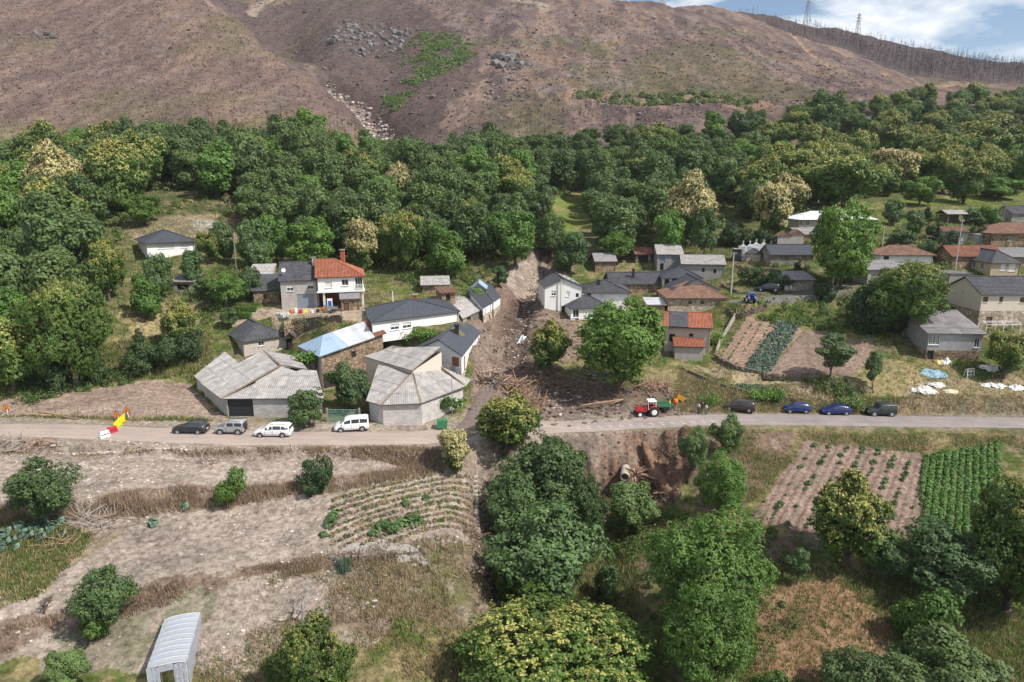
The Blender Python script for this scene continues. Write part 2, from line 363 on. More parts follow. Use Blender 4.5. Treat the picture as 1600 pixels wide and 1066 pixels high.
# ================================================================ GROUND
def noise_mat(name):
    """vertex colour as the soil colour, grain and relief from noise"""
    m, N, L, b = mat(name)
    b.inputs['Roughness'].default_value = .95; b.inputs['Specular IOR Level'].default_value = .1
    a = N.new('ShaderNodeAttribute'); a.attribute_name = 'soil'
    t = N.new('ShaderNodeTexCoord')
    def nz(s, d=5, r=.65):
        n = N.new('ShaderNodeTexNoise'); n.inputs['Scale'].default_value = s; n.inputs['Detail'].default_value = d; n.inputs['Roughness'].default_value = r
        L.new(t.outputs['Object'], n.inputs['Vector']); return n
    n1 = nz(1.7, 10, .8); n2 = nz(.16, 10, .78)
    def rng(n, a0, b0, lo=.3, hi=.7):
        r = N.new('ShaderNodeMapRange'); r.inputs[1].default_value = lo; r.inputs[2].default_value = hi; r.inputs[3].default_value = a0; r.inputs[4].default_value = b0
        L.new(n.outputs['Fac'], r.inputs[0]); return r
    r1 = rng(n1, .35, 1.65, .35, .65); r2 = rng(n2, .62, 1.38)
    mu = N.new('ShaderNodeMath'); mu.operation = 'MULTIPLY'; L.new(r1.outputs[0], mu.inputs[0]); L.new(r2.outputs[0], mu.inputs[1])
    vm = N.new('ShaderNodeVectorMath'); vm.operation = 'SCALE'
    L.new(a.outputs['Color'], vm.inputs[0]); L.new(mu.outputs[0], vm.inputs['Scale'])
    L.new(vm.outputs[0], b.inputs['Base Color'])
    bp = N.new('ShaderNodeBump'); bp.inputs['Strength'].default_value = .55; bp.inputs['Distance'].default_value = .22
    bp2 = N.new('ShaderNodeBump'); bp2.inputs['Strength'].default_value = .8; bp2.inputs['Distance'].default_value = 1.6
    L.new(n1.outputs['Fac'], bp.inputs['Height']); L.new(n2.outputs['Fac'], bp2.inputs['Height'])
    # the coarse relief only where the attribute says hillside
    h = N.new('ShaderNodeAttribute'); h.attribute_name = 'heath'
    L.new(h.outputs['Fac'], bp2.inputs['Strength'])
    L.new(bp.outputs[0], bp2.inputs['Normal']); L.new(bp2.outputs[0], b.inputs['Normal'])
    return m
M_SOIL = noise_mat('soil')
def ys_():
    a = np.concatenate([np.linspace(-160, 36, 40), np.arange(38, 60, .24), np.arange(60, 112, .21), np.arange(112, 150, .35), np.arange(150, 300, .9), np.arange(300, 560, 1.7), np.arange(560, 1110, 3.2)])
    return a
Ys = ys_(); Qs = np.concatenate([np.linspace(-1.6, -.84, 50)[:-1], np.arange(-.84, .84, .0031), np.linspace(.84, 1.6, 50)])
GY, GQ = np.meshgrid(Ys, Qs, indexing='ij'); GX = GQ*qden(GY)
GZ = terr(GX, GY)
# ---- soil colours (linear, real-world) by zone; bank and mountain also carry painted shade
def C(*c): return np.array(c)
wx = GX+fbm(GX/3, GY/3, 61, 3)*1.6; wy = GY+fbm(GX/3, GY/3, 62, 3)*1.6
n_s = fbm(GX/1.3, GY/1.3, 63, 4); n_m = fbm(GX/7, GY/7, 64, 4); n_l = fbm(GX/40, GY/60, 65, 4)
shp = GX.shape+(1,)
col = np.zeros(GX.shape+(3,))
def mixc(mask, c, soft=None):
    global col
    k = np.clip(np.asarray(mask, float), 0, 1)[..., None]; col = col*(1-k)+np.asarray(c)*k
green = C(.066, .090, .022); dry = C(.235, .185, .098); sand = C(.318, .262, .218); earth = C(.185, .135, .105); dark = C(.095, .068, .05)
mixc(np.ones(GX.shape), green)
mixc(smooth(-.3, .45, n_m+n_s*.9)*.85, dry*.85)
mixc(smooth(.2, .6, -n_m+n_s*.4)*.5, earth)
# lower left: washed silt over fields
siltz = inside(wx, wy, W([(-900,688),(700,690),(770,750),(770,860),(600,985),(480,1066),(-900,1066)]))
mixc(siltz*(.55+.4*smooth(-.35, .25, n_m+n_s*.6)), sand*.80)
mixc(siltz*smooth(.1, .5, n_m-n_s*.6)*.5, earth*1.1)
for P_, c_, k_ in ((FIELD_A, sand*.94, .92), (FIELD_B, sand*.86, .9), (FIELD_VEG, sand*.85, .9), (FIELD_C, sand*.88, .75)):
    m = inside(wx, wy, P_); mixc(m*k_, c_); mixc(m*smooth(.15, .5, n_s)*.35, earth*1.2); mixc(m*smooth(.0, .4, fbm(GX/9+GY/9, GY/.9, 66, 4))*.75, C(.235, .185, .155))
m = inside(wx, wy, FIELD_D); mixc(m*.85, C(.17, .125, .09)); mixc(m*smooth(.0, .4, n_m)*.55, green*1.1); mixc(m*smooth(.25, .5, n_s)*.5, sand*.8)
m = inside(wx, wy, W([(-60,800),(60,800),(130,830),(100,870),(60,900),(-60,930)])); mixc(m*.7, green*1.1)
m = inside(wx, wy, W([(-60,870),(80,850),(180,835),(60,935),(-60,960)])); mixc(m*.6, C(.17, .14, .07))
m = inside(wx, wy, PLOT_TOP); mixc(m*.96, C(.25, .185, .145)); mixc(m*smooth(.1, .6, fbm(GX/5, GY/1, 67, 3))*.4, earth)
# scrub banks
for P_ in (W([(-60,688),(300,703),(640,703),(690,700),(690,735),(640,735),(600,722),(300,716),(-60,706)]), W([(-60,790),(150,784),(200,770),(440,757),(640,735),(690,735),(660,745),(520,770),(250,803),(100,812),(-60,830)]),
           W([(80,965),(200,925),(300,903),(420,884),(512,868),(520,885),(430,900),(300,925),(120,985),(-60,1040),(-60,1000)])):
    m = inside(wx, wy, P_); mixc(m*.88, C(.16, .112, .085)); mixc(m*smooth(.2, .6, n_m)*.25, green)
# debris flow
d, p, L_ = pts_line(wx, wy, FLOW); mud = C(.165, .118, .092)
mixc((1-smooth(4.8, 8.0, d)), mud); mixc((1-smooth(1.2, 3.4, d)), mud*.55)
m = inside(wx, wy, W([(745,560),(790,545),(860,575),(905,600),(960,606),(1020,600),(1075,615),(1095,648),(880,668),(740,665),(735,610)])); mixc(m*.95, mud*.9); mixc(m*smooth(-.1, .35, n_s)*.6, dark)
m = inside(wx, wy, W([(760,600),(780,570),(850,575),(990,590),(1000,640),(905,655),(850,650),(790,630)])); mixc(m*smooth(-.3, .4, n_m)*.6, dark*.9)
m = inside(wx, wy, W([(830,478),(905,500),(910,560),(860,560),(800,530)])); mixc(m*.8, mud*1.15)
m = inside(wx, wy, W([(780,420),(850,400),(870,415),(820,450),(790,455)])); mixc(m*.9, C(.235, .185, .15)); mixc(m*smooth(.1, .4, n_s)*.6, C(.36, .30, .25))
m = inside(wx, wy, W([(735,505),(792,505),(780,600),(720,665),(735,600)])); mixc(m*.9, C(.20, .15, .12))
# washed-out bank
m = inside(wx, wy, WASH); mixc(m*.97, C(.19, .115, .078)); mixc(m*smooth(-.1, .3, fbm(GX/.8, GY/6, 70, 3))*.75, C(.07, .05, .04)); mixc(m*smooth(.2, .5, fbm(GX/2, GY/4, 75, 3))*.6, C(.26, .19, .14))  # dark patches paint the shade of the gullies into the earth colour
m = inside(wx, wy, W([(700,690),(790,692),(790,900),(760,960),(740,960),(730,780)])); mixc(m*.85, C(.20, .155, .12))
m = inside(wx, wy, W([(880,790),(1060,790),(1010,960),(920,1066),(860,1066),(860,860)])); mixc(m*.8, C(.13, .10, .06)); mixc(m*smooth(0, .4, n_m)*.6, dry*.8)
# right side
m = inside(wx, wy, BANK_R); mixc(m*.75, C(.21, .15, .09)); mixc(m*smooth(0, .4, n_m)*.6, green*1.2)
m = inside(wx, wy, W([(1085,674),(1240,674),(1225,715),(1170,800),(1085,790)])); mixc(m*.9, C(.155, .105, .08)); mixc(m*smooth(.2, .5, n_s)*.5, sand*.7)
for P_, c_ in ((PLOT_R1, C(.215, .152, .122)), (PLOT_R2, C(.12, .11, .055)), (PLOT_R3, C(.225, .135, .082)), (PLOT_U1, C(.245, .165, .125)), (PLOT_U2, C(.21, .15, .12)), (PLOT_U3, C(.33, .26, .165))):
    m = inside(GX+(wx-GX)*.3, GY+(wy-GY)*.3, P_); mixc(m*.95, c_); mixc(m*smooth(.15, .5, n_s)*.3, c_*.6)
m = inside(wx, wy, W([(1380,560),(1440,575),(1430,620),(1290,618),(1330,592)])); mixc(m*.7, dry*1.1)
m = inside(wx, wy, W([(1420,595),(1600,585),(1640,645),(1400,640)])); mixc(m*.75, C(.27, .20, .13))
m = inside(wx, wy, W([(1170,470),(1330,455),(1430,440),(1440,500),(1340,530),(1180,500)])); mixc(m*.7, C(.12, .13, .04)); mixc(m*smooth(0, .5, n_m)*.6, dry)
m = inside(wx, wy, W([(1180,838),(1240,830),(1260,870),(1190,910)])); mixc(m*.8, C(.16, .11, .08))
# meadows
for P_ in (W([(830,292),(915,292),(925,350),(905,368),(850,350)]), W([(1250,330),(1600,300),(1600,345),(1500,345),(1380,360),(1270,370)]), W([(590,445),(700,440),(715,470),(600,480)]), W([(1140,360),(1270,355),(1180,395)])):
    m = inside(wx, wy, P_); mixc(m*.9, C(.115, .145, .032)); mixc(m*smooth(.1, .5, n_m)*.6, dry)
m = inside(wx, wy, W([(215,555),(335,515),(330,600),(220,600),(80,612)])); mixc(m*.8, C(.105, .125, .035)); mixc(m*smooth(0, .4, n_m)*.4, dry)
m = inside(wx, wy, W([(190,350),(440,335),(445,385),(210,380)])); mixc(m*.75, C(.30, .23, .155)); 
m = inside(wx, wy, W([(300,345),(360,345),(350,362),(300,362)])); mixc(m*.8, C(.33, .31, .30))
m = inside(wx, wy, W([(185,500),(225,455),(300,460),(310,500),(250,545)])); mixc(m*.85, dry*1.1)
m = inside(wx, wy, W([(330,505),(440,480),(580,480),(590,520),(470,525)])); mixc(m*.85, C(.34, .265, .20))
d, p, L_ = pts_line(wx, wy, ROAD); mixc((1-smooth(3.2, 7.0, d+n_s*1.5))*(1-smooth(5, 25, GX))*.85, sand*.92); mixc((1-smooth(2.8, 4.2, d+n_s))*.6, C(.22, .175, .14))
# the burnt mountain
hm = smooth(285, 330, GY+n_m*10)
heathc = C(.185, .135, .115); purple = C(.12, .086, .085); tan = C(.27, .18, .12); grey = C(.25, .215, .20)
hc = np.ones(GX.shape+(3,))*heathc
def hmix(mask, c):
    global hc
    k = np.clip(mask, 0, 1)[..., None]; hc = hc*(1-k)+np.asarray(c)*k
qx = GX/qden(GY)*FPX+800          # bearing, as the column it falls in
n_h = fbm(GX/55, GY/80, 71, 5); n_h2 = fbm(GX/14, GY/22, 72, 5); n_h3 = fbm(GX/4, GY/6, 73, 3)
right = smooth(600, 1250, qx)
hmix(smooth(-.1, .45, n_h)*.8, purple*(1.1)); hmix(right*.45, purple)
hmix(smooth(.05, .4, n_h2)*.55, tan); hmix(smooth(.1, .45, -n_h2+n_h*.5)*.55, purple*.8)
hmix(smooth(.05, .5, fbm(GX/60+9, GY/50, 74, 5))*.62, C(.11, .118, .045))
hmix(smooth(.12, .38, fbm(GX/16, GY/22, 78, 4)*.8+n_h3*.35)*.6, grey*.9)
hmix(smooth(.25, .5, n_h3)*.5, C(.075, .06, .055))
hmix(smooth(-.45, -.2, -n_h3)*(n_h3 > .30)*.3, grey)
st_ = fbm(GX/5+n_h2*2, GY/45, 79, 4); hmix(smooth(.08, .4, st_)*.5, C(.31, .225, .18)); hmix(smooth(.08, .4, -st_)*.5, purple*.75)  # downslope streaks: lit and shaded relief painted into the heath colour
m = inside(wx, wy, W([(-60,212),(-60,-20),(320,-5),(450,92),(530,150),(600,206)])); hmix(m*.30, C(.255, .18, .14))
m = inside(wx+(n_h2*32), wy+n_h3*12+n_h2*30, GREENS); hmix(m*smooth(-.25, .2, n_h3+n_h2*1.4)*.8, C(.11, .19, .035)); hmix(m*smooth(.1, .3, n_h3+n_h2)*.8, C(.04, .075, .022))
m = inside(wx+n_h2*20, wy+n_h2*20, W([(250,212),(420,180),(560,205),(600,225),(300,225)])); hmix(m*.6, C(.27, .185, .105))
m = inside(wx, wy, W([(-60,240),(-60,205),(60,212),(100,235)])); hmix(m*.7, C(.34, .28, .22))
m = inside(wx+n_h2*12, wy+n_h2*12, W([(500,62),(600,40),(650,45),(625,80),(560,85),(520,90)])); hmix(m*smooth(-.3, .3, n_h3+n_h2), C(.17, .145, .135))
m = inside(wx+n_h2*10, wy+n_h2*10, W([(325,-20),(600,190),(660,200),(760,120),(700,40),(620,-20)])); hmix(m*.7, purple*.78)
m = inside(wx+n_h2*14, wy+n_h2*14, W([(1090,60),(1300,150),(1200,158),(1150,160),(1060,150),(960,120),(1000,90)])); hmix(m*.35, C(.11, .125, .045))
for ln, wd, dp in TRACKS[:1]+TRACKS[2:]:
    d, p, L_ = pts_line(GX, GY, ln); hmix((1-smooth(wd*.5, wd*1.3, d+n_h3*2))*.8, C(.37, .26, .165))
d, p, L_ = pts_line(GX, GY, TRACKS[1][0]); hmix((1-smooth(3, 13, d+n_h3*9))*.75, C(.33, .22, .15))
d, p, L_ = pts_line(wx, wy, CREEK); hmix((1-smooth(2, 5.5, d+n_h3*3)), C(.55, .44, .39)); hmix((1-smooth(6, 30, d+n_h2*12))*.5, C(.11, .085, .075))
for ln in (W([(425,0),(405,10),(392,25)]), W([(800,0),(850,8),(850,18)])):
    d, p, L_ = pts_line(GX, GY, ln); hmix((1-smooth(3, 8, d+n_h3*3))*.7, C(.40, .32, .26))
m = inside(wx+n_h2*6, wy, W([(1150,20),(1240,56),(1330,84),(1420,122),(1500,128),(1800,120),(1800,60),(1400,50)])); hmix(m*.8, C(.075, .06, .062))
hc = hc*np.array([.80, .77, .76])
k = hm[..., None]; col = col*(1-k)+hc*k
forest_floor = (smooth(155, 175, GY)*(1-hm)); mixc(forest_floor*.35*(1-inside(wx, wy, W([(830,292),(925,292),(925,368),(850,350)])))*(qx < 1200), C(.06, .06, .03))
col = np.clip(col*(1+.10*n_s[..., None]), .01, .8)
nr, nc = GX.shape
idx = np.arange(nr*nc).reshape(nr, nc)
Fq = np.stack([idx[:-1, :-1], idx[:-1, 1:], idx[1:, 1:], idx[1:, :-1]], -1).reshape(-1, 4)
Vg = np.stack([GX, GY, GZ], -1).reshape(-1, 3)
fx = Vg[Fq].mean(1)
zone = np.zeros(len(Fq), int)
ZN = ['ground', 'hillside', 'muddy_channel', 'ploughed_field', 'field', 'landslip_bank', 'meadow']
zone[fx[:, 1] > 305] = 1
for P_ in (FIELD_A, FIELD_B, FIELD_VEG, PLOT_TOP): zone[inside(fx[:, 0], fx[:, 1], P_)] = 4
for P_ in (PLOT_R1, PLOT_R2, PLOT_U1, PLOT_U2): zone[inside(fx[:, 0], fx[:, 1], P_)] = 3
zone[inside(fx[:, 0], fx[:, 1], WASH)] = 5
zone[pts_line(fx[:, 0], fx[:, 1], FLOW)[0] < 5.5] = 2
for z_i, nm in enumerate(ZN):
    sel = Fq[zone == z_i]
    if not len(sel): continue
    u, inv = np.unique(sel, return_inverse=True)
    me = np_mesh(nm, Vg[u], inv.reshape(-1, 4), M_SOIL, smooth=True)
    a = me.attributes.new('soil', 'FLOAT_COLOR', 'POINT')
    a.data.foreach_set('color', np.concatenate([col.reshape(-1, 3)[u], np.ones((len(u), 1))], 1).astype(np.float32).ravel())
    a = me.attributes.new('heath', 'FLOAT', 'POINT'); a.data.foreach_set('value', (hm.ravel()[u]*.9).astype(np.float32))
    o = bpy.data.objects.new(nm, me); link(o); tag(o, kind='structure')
# ---- roads
def ribbon(name, line, prof, width, m, lift=.0, step=.8, jit=.25):
    pts = []; P = np.array(line); s = prof[0]
    for t in np.arange(0, s[-1], step): pts.append((np.interp(t, s, P[:, 0]), np.interp(t, s, P[:, 1]), np.interp(t, s, prof[1]), t))
    # smooth the centre line
    A = np.array(pts)
    for _ in range(12): A[1:-1, :2] = (A[:-2, :2]+2*A[1:-1, :2]+A[2:, :2])/4
    d = np.gradient(A[:, :2], axis=0); d /= np.linalg.norm(d, axis=1)[:, None]; n_ = np.stack([-d[:, 1], d[:, 0]], 1)
    rng = np.random.default_rng(5); K = 9; V = []; 
    for k in range(K):
        f = k/(K-1)*2-1
        j = (fbm(A[:, 3]/1.7, A[:, 3]*0+k, 9, 3)*jit if k in (0, K-1) else 0)
        off = f*width/2+(j*(1 if f > 0 else -1) if k in (0, K-1) else 0)
        zz = A[:, 2]+lift+.035*(1-f*f)-(.14 if k in (0, K-1) else 0)
        V.append(np.stack([A[:, 0]+n_[:, 0]*off, A[:, 1]+n_[:, 1]*off, zz], 1))
    V = np.stack(V, 1); n0, k0 = V.shape[:2]; ii = np.arange(n0*k0).reshape(n0, k0)
    F = np.stack([ii[:-1, :-1], ii[1:, :-1], ii[1:, 1:], ii[:-1, 1:]], -1).reshape(-1, 4)[:, ::-1]
    me = np_mesh(name, V.reshape(-1, 3), F, m, True); o = bpy.data.objects.new(name, me); link(o); tag(o, kind='structure')
    return A, n_
def road_mat():
    m, N, L, b = mat('asphalt'); b.inputs['Roughness'].default_value = .85; b.inputs['Specular IOR Level'].default_value = .25
    t = N.new('ShaderNodeTexCoord'); sep = N.new('ShaderNodeSeparateXYZ'); L.new(t.outputs['Object'], sep.inputs[0])
    n1 = N.new('ShaderNodeTexNoise'); n1.inputs['Scale'].default_value = .35; n1.inputs['Detail'].default_value = 8; L.new(t.outputs['Object'], n1.inputs['Vector'])
    n2 = N.new('ShaderNodeTexNoise'); n2.inputs['Scale'].default_value = 7; n2.inputs['Detail'].default_value = 5; L.new(t.outputs['Object'], n2.inputs['Vector'])
    mr = N.new('ShaderNodeMapRange'); mr.inputs[1].default_value = -2; mr.inputs[2].default_value = 40; mr.inputs[3].default_value = .93; mr.inputs[4].default_value = .28
    L.new(sep.outputs[0], mr.inputs[0])
    ad = N.new('ShaderNodeMath'); ad.operation = 'ADD'; L.new(mr.outputs[0], ad.inputs[0])
    m3 = N.new('ShaderNodeMapRange'); m3.inputs[1].default_value = .3; m3.inputs[2].default_value = .7; m3.inputs[3].default_value = -.25; m3.inputs[4].default_value = .25
    L.new(n1.outputs['Fac'], m3.inputs[0]); L.new(m3.outputs[0], ad.inputs[1]); ad.use_clamp = True
    mx = N.new('ShaderNodeMix'); mx.data_type = 'RGBA'; mx.inputs['A'].default_value = (.21, .19, .19, 1); mx.inputs['B'].default_value = (.36, .29, .245, 1)
    L.new(ad.outputs[0], mx.inputs['Factor'])
    mp = N.new('ShaderNodeMapping'); mp.inputs['Scale'].default_value = (.12, 2.2, 1); mp.inputs['Rotation'].default_value = (0, 0, -.03); L.new(t.outputs['Object'], mp.inputs['Vector'])
    n3 = N.new('ShaderNodeTexNoise'); n3.inputs['Scale'].default_value = 1; n3.inputs['Detail'].default_value = 7; n3.inputs['Roughness'].default_value = .7; L.new(mp.outputs[0], n3.inputs['Vector'])
    av = N.new('ShaderNodeMath'); av.operation = 'MULTIPLY_ADD'; av.inputs[1].default_value = .45; L.new(n2.outputs['Fac'], av.inputs[0]); m5 = N.new('ShaderNodeMath'); m5.operation = 'MULTIPLY'; m5.inputs[1].default_value = .55; L.new(n3.outputs['Fac'], m5.inputs[0]); L.new(m5.outputs[0], av.inputs[2])
    r2 = N.new('ShaderNodeMapRange'); r2.inputs[1].default_value = .36; r2.inputs[2].default_value = .64; r2.inputs[3].default_value = .72; r2.inputs[4].default_value = 1.22; L.new(av.outputs[0], r2.inputs[0])
    vm = N.new('ShaderNodeVectorMath'); vm.operation = 'SCALE'; L.new(mx.outputs['Result'], vm.inputs[0]); L.new(r2.outputs[0], vm.inputs['Scale']); L.new(vm.outputs[0], b.inputs['Base Color'])
    bp = N.new('ShaderNodeBump'); bp.inputs['Strength'].default_value = .2; bp.inputs['Distance'].default_value = .03; L.new(n2.outputs['Fac'], bp.inputs['Height']); L.new(bp.outputs[0], b.inputs['Normal'])
    return m
M_ROAD = road_mat()
RD, RN = ribbon('road', ROAD, ROADP, 5.4, M_ROAD)
M_LANE = flat('lane_tar', (.13, .115, .105), .9, noise=.3, nscale=1.5)
ribbon('village_lane', TRACK2, T2P, 3.6, M_LANE)
M_MUDLANE = flat('lane_mud', (.16, .125, .105), .55, noise=.35, nscale=1.2)
ribbon('village_street', STREET, STP, 2.6, M_MUDLANE)
mk = MB()
for sd_ in (-.35, .35):
    for i in range(len(RD)-1):
        if 8 < RD[i][0] < 30 and i % 2 == 0:
            a = Vector((*RD[i][:2], RD[i][2]+.05))+Vector((*RN[i], 0))*(sd_-1.2); dv = Vector((*(RD[i+1][:2]-RD[i][:2]), 0)).normalized()
            mk.bar(a, a+dv*.55, .14, .012)
mk.obj('lane_dashes', flat('road_paint', (.62, .6, .57), .7), kind='structure')
# ================================================================ TREES
def leaf_mat(name, col, tip=None, var=.35, objvar=.18, trans=.25):
    m, N, L, b = mat(name)
    b.inputs['Roughness'].default_value = .55; b.inputs['Specular IOR Level'].default_value = .35
    a = N.new('ShaderNodeAttribute'); a.attribute_name = 'shade'
    oi = N.new('ShaderNodeObjectInfo')
    r = N.new('ShaderNodeMapRange'); r.inputs[3].default_value = 1-var; r.inputs[4].default_value = 1+var; L.new(a.outputs['Fac'], r.inputs[0])
    r2 = N.new('ShaderNodeMapRange'); r2.inputs[3].default_value = 1-objvar; r2.inputs[4].default_value = 1+objvar; L.new(oi.outputs['Random'], r2.inputs[0])
    mm = N.new('ShaderNodeMath'); mm.operation = 'MULTIPLY'; L.new(r.outputs[0], mm.inputs[0]); L.new(r2.outputs[0], mm.inputs[1])
    mx = N.new('ShaderNodeMix'); mx.data_type = 'RGBA'; c2 = tip or (col[0]*1.55, col[1]*1.25, col[2]*.9)
    mx.inputs['A'].default_value = (*col, 1); mx.inputs['B'].default_value = (*c2, 1)
    # a second random per object: shifts some trees towards the yellower tint
    fr = N.new('ShaderNodeMath'); fr.operation = 'MULTIPLY_ADD'; fr.inputs[1].default_value = 7.31; fr.inputs[2].default_value = .2; L.new(oi.outputs['Random'], fr.inputs[0])
    fc = N.new('ShaderNodeMath'); fc.operation = 'FRACT'; L.new(fr.outputs[0], fc.inputs[0])
    m4 = N.new('ShaderNodeMath'); m4.operation = 'MULTIPLY'; L.new(fc.outputs[0], m4.inputs[0]); m4.inputs[1].default_value = .55
    ad = N.new('ShaderNodeMath'); ad.operation = 'MULTIPLY_ADD'; ad.inputs[1].default_value = .45; L.new(a.outputs['Fac'], ad.inputs[0]); L.new(m4.outputs[0], ad.inputs[2])
    L.new(ad.outputs[0], mx.inputs['Factor'])
    vm = N.new('ShaderNodeVectorMath'); vm.operation = 'SCALE'; L.new(mx.outputs['Result'], vm.inputs[0]); L.new(mm.outputs[0], vm.inputs['Scale'])
    L.new(vm.outputs[0], b.inputs['Base Color'])
    tr = N.new('ShaderNodeBsdfTranslucent'); L.new(vm.outputs[0], tr.inputs['Color'])
    ms = N.new('ShaderNodeMixShader'); ms.inputs[0].default_value = trans
    out = [n for n in N if n.type == 'OUTPUT_MATERIAL'][0]
    L.new(b.outputs[0], ms.inputs[1]); L.new(tr.outputs[0], ms.inputs[2]); L.new(ms.outputs[0], out.inputs['Surface'])
    return m
M_CHEST = leaf_mat('leaf_chestnut', (0.079, 0.139, 0.026), (0.108, 0.168, 0.034))
M_OAK = leaf_mat('leaf_oak', (0.074, 0.129, 0.040), (0.132, 0.185, 0.050))
M_WALNUT = leaf_mat('leaf_walnut', (0.092, 0.185, 0.034), (0.139, 0.231, 0.042))
M_ASH = leaf_mat('leaf_ash', (0.082, 0.172, 0.034), (0.132, 0.218, 0.040))
M_WILLOW = leaf_mat('leaf_willow', (0.112, 0.178, 0.059), (0.172, 0.238, 0.066))
M_DARK = leaf_mat('leaf_dark', (0.042, 0.082, 0.029), (0.073, 0.112, 0.034))
M_HAZEL = leaf_mat('leaf_hazel', (0.066, 0.121, 0.045), (0.112, 0.172, 0.053))
M_CATKIN = leaf_mat('catkin', (.26, .26, .065), (.40, .36, .10), .25, .1, .2)
M_CREAM = leaf_mat('catkin_cream', (.42, .36, .16), (.52, .43, .21), .25, .08, .2)
M_BARK = flat('bark', (.115, .088, .066), .95, noise=.4, nscale=4, bump=.4)
M_BARKG = flat('bark_grey', (.27, .245, .22), .95, noise=.3, nscale=4)
M_BURNT = flat('bark_burnt', (.06, .048, .05), .95, noise=.3, nscale=2)
def leaves(P, Nrm, size, rng, mats_i=None, aspect=1.7, tilt=.75):
    """one quad per point, roughly facing Nrm"""
    n = len(P)
    nn = Nrm+rng.normal(0, tilt, (n, 3)); nn /= np.linalg.norm(nn, axis=1)[:, None]+1e-9
    t = rng.normal(0, 1, (n, 3)); t -= nn*(t*nn).sum(1)[:, None]; t /= np.linalg.norm(t, axis=1)[:, None]+1e-9
    bt = np.cross(nn, t); s = (size*rng.uniform(.6, 1.35, n))[:, None]
    a = P-t*s*aspect*.5; b = P+bt*s*.5; c = P+t*s*aspect*.5+nn*s*.15; d = P-bt*s*.5
    return np.stack([a, b, c, d], 1).reshape(-1, 3)
def crown_mesh(name, seed, w, h, nl, count, size, mats, catk=0.0, shape='round', csize=None, lob=.34, clus=1):
    """crown of width w and height h, base at 0; nl lobes; catkins on the upper outer side"""
    rng = np.random.default_rng(seed); R_ = w/2
    Cn = []; Rd = []
    n1_ = max(6, nl//2)
    for i in range(n1_):
        for _ in range(30):
            v = rng.normal(0, 1, 3); v /= np.linalg.norm(v)
            if shape != 'cone': v[2] = v[2]*.85+.15
            k = rng.uniform(.46, .66); zz = v[2]; hw = 1.0
            if shape == 'cone': hw = np.clip(1.1-(zz+1)*.5, .15, 1); k = .62
            if shape == 'column': hw = .8
            c = np.array([v[0]*R_*k*hw, v[1]*R_*k*hw, h*.45+zz*h*.5*(k*1.15)])
            if all(np.linalg.norm(c-q) > R_*.34 for q in Cn): break
        Cn.append(c); Rd.append(R_*rng.uniform(lob*.85, lob*1.35)*(.75 if hw < .6 else 1))
    big = list(zip(Cn, Rd))
    for i in range(nl*2):                 # smaller clumps standing out of the big ones
        c0, r0_ = big[rng.integers(len(big))]; v = rng.normal(0, 1, 3)+ (c0-np.array([0, 0, h*.4]))/R_*1.6; v /= np.linalg.norm(v)
        r_ = r0_*rng.uniform(.34, .55); Cn.append(c0+v*r0_*rng.uniform(.8, 1.12)*np.array([1, 1, .85])); Rd.append(r_)
    Cn.append(np.array([0, 0, h*.42])); Rd.append(R_*.40)
    Cn = np.array(Cn); Rd = np.array(Rd)
    wts = Rd**1.9; wts /= wts.sum()
    li = rng.choice(len(Cn), count, p=wts)
    u = rng.normal(0, 1, (count, 3)); u /= np.linalg.norm(u, axis=1)[:, None]
    rr = Rd[li]*(1-.45*rng.random(count)**2.0)
    rag = 1+.20*np.sin(u[:, 0]*7+li)*np.cos(u[:, 1]*6+li*2)+.14*np.sin(u[:, 2]*13+u[:, 0]*9+li*3)
    rr = rr*rag
    zs = np.array([1, 1, .82])
    P = Cn[li]+u*rr[:, None]*zs
    out = np.ones(count, bool)
    for c, r in zip(Cn, Rd):
        out &= ~(np.linalg.norm((P-c)/zs, axis=1) < r*.70)
    keep = out | (rng.random(count) < .08)
    P = P[keep]; u = u[keep]; li = li[keep]
    if clus > 1:          # leaves gathered in rosettes
        n0 = len(P)//clus; P = np.repeat(P[:n0], clus, 0)+rng.normal(0, size*.75, (n0*clus, 3))*np.array([1, 1, .6]); u = np.repeat(u[:n0], clus, 0); li = np.repeat(li[:n0], clus); csh = np.repeat(rng.random(n0), clus)
    else: csh = rng.random(len(P))
    cen = np.array([0, 0, h*.40]); ow = P-cen; ow /= np.linalg.norm(ow, axis=1)[:, None]
    Nn = u*.9+ow*.4+np.array([0, 0, .3])
    lobe_sh = rng.random(len(Cn))
    shade = np.clip(lobe_sh[li]*.4+csh*.35+rng.random(len(P))*.25, 0, 1)
    V = leaves(P, Nn, size, rng, tilt=.5); MI = np.zeros(len(P), int); SH = shade
    if catk > 0:
        sc = csh*.5+(ow[:, 2]*.5+u[:, 2]*.55+rng.normal(0, .18, len(P))+.1*np.sin(P[:, 0]*1.3)*np.cos(P[:, 1]*1.2)+(lobe_sh[li]-.5)*.5)
        thr = np.quantile(sc, 1-catk*.45); s = sc > thr
        Pc = P[s]+u[s]*size*.6; 
        kk = 2; Pc = np.repeat(Pc, kk, 0)+rng.normal(0, size*.45, (len(Pc)*kk, 3)); Nc = np.repeat(Nn[s], kk, 0)
        V2 = leaves(Pc, Nc, (csize or size*.8), rng, aspect=1.6, tilt=.6)
        V = np.concatenate([V, V2]); MI = np.concatenate([MI, np.ones(len(Pc), int)]); SH = np.concatenate([SH, rng.random(len(Pc))])
    F = np.arange(len(V)).reshape(-1, 4)
    me = np_mesh(name, V, F, mats, False, MI)
    a = me.attributes.new('shade', 'FLOAT', 'FACE'); a.data.foreach_set('value', SH.astype(np.float32))
    return me, Cn
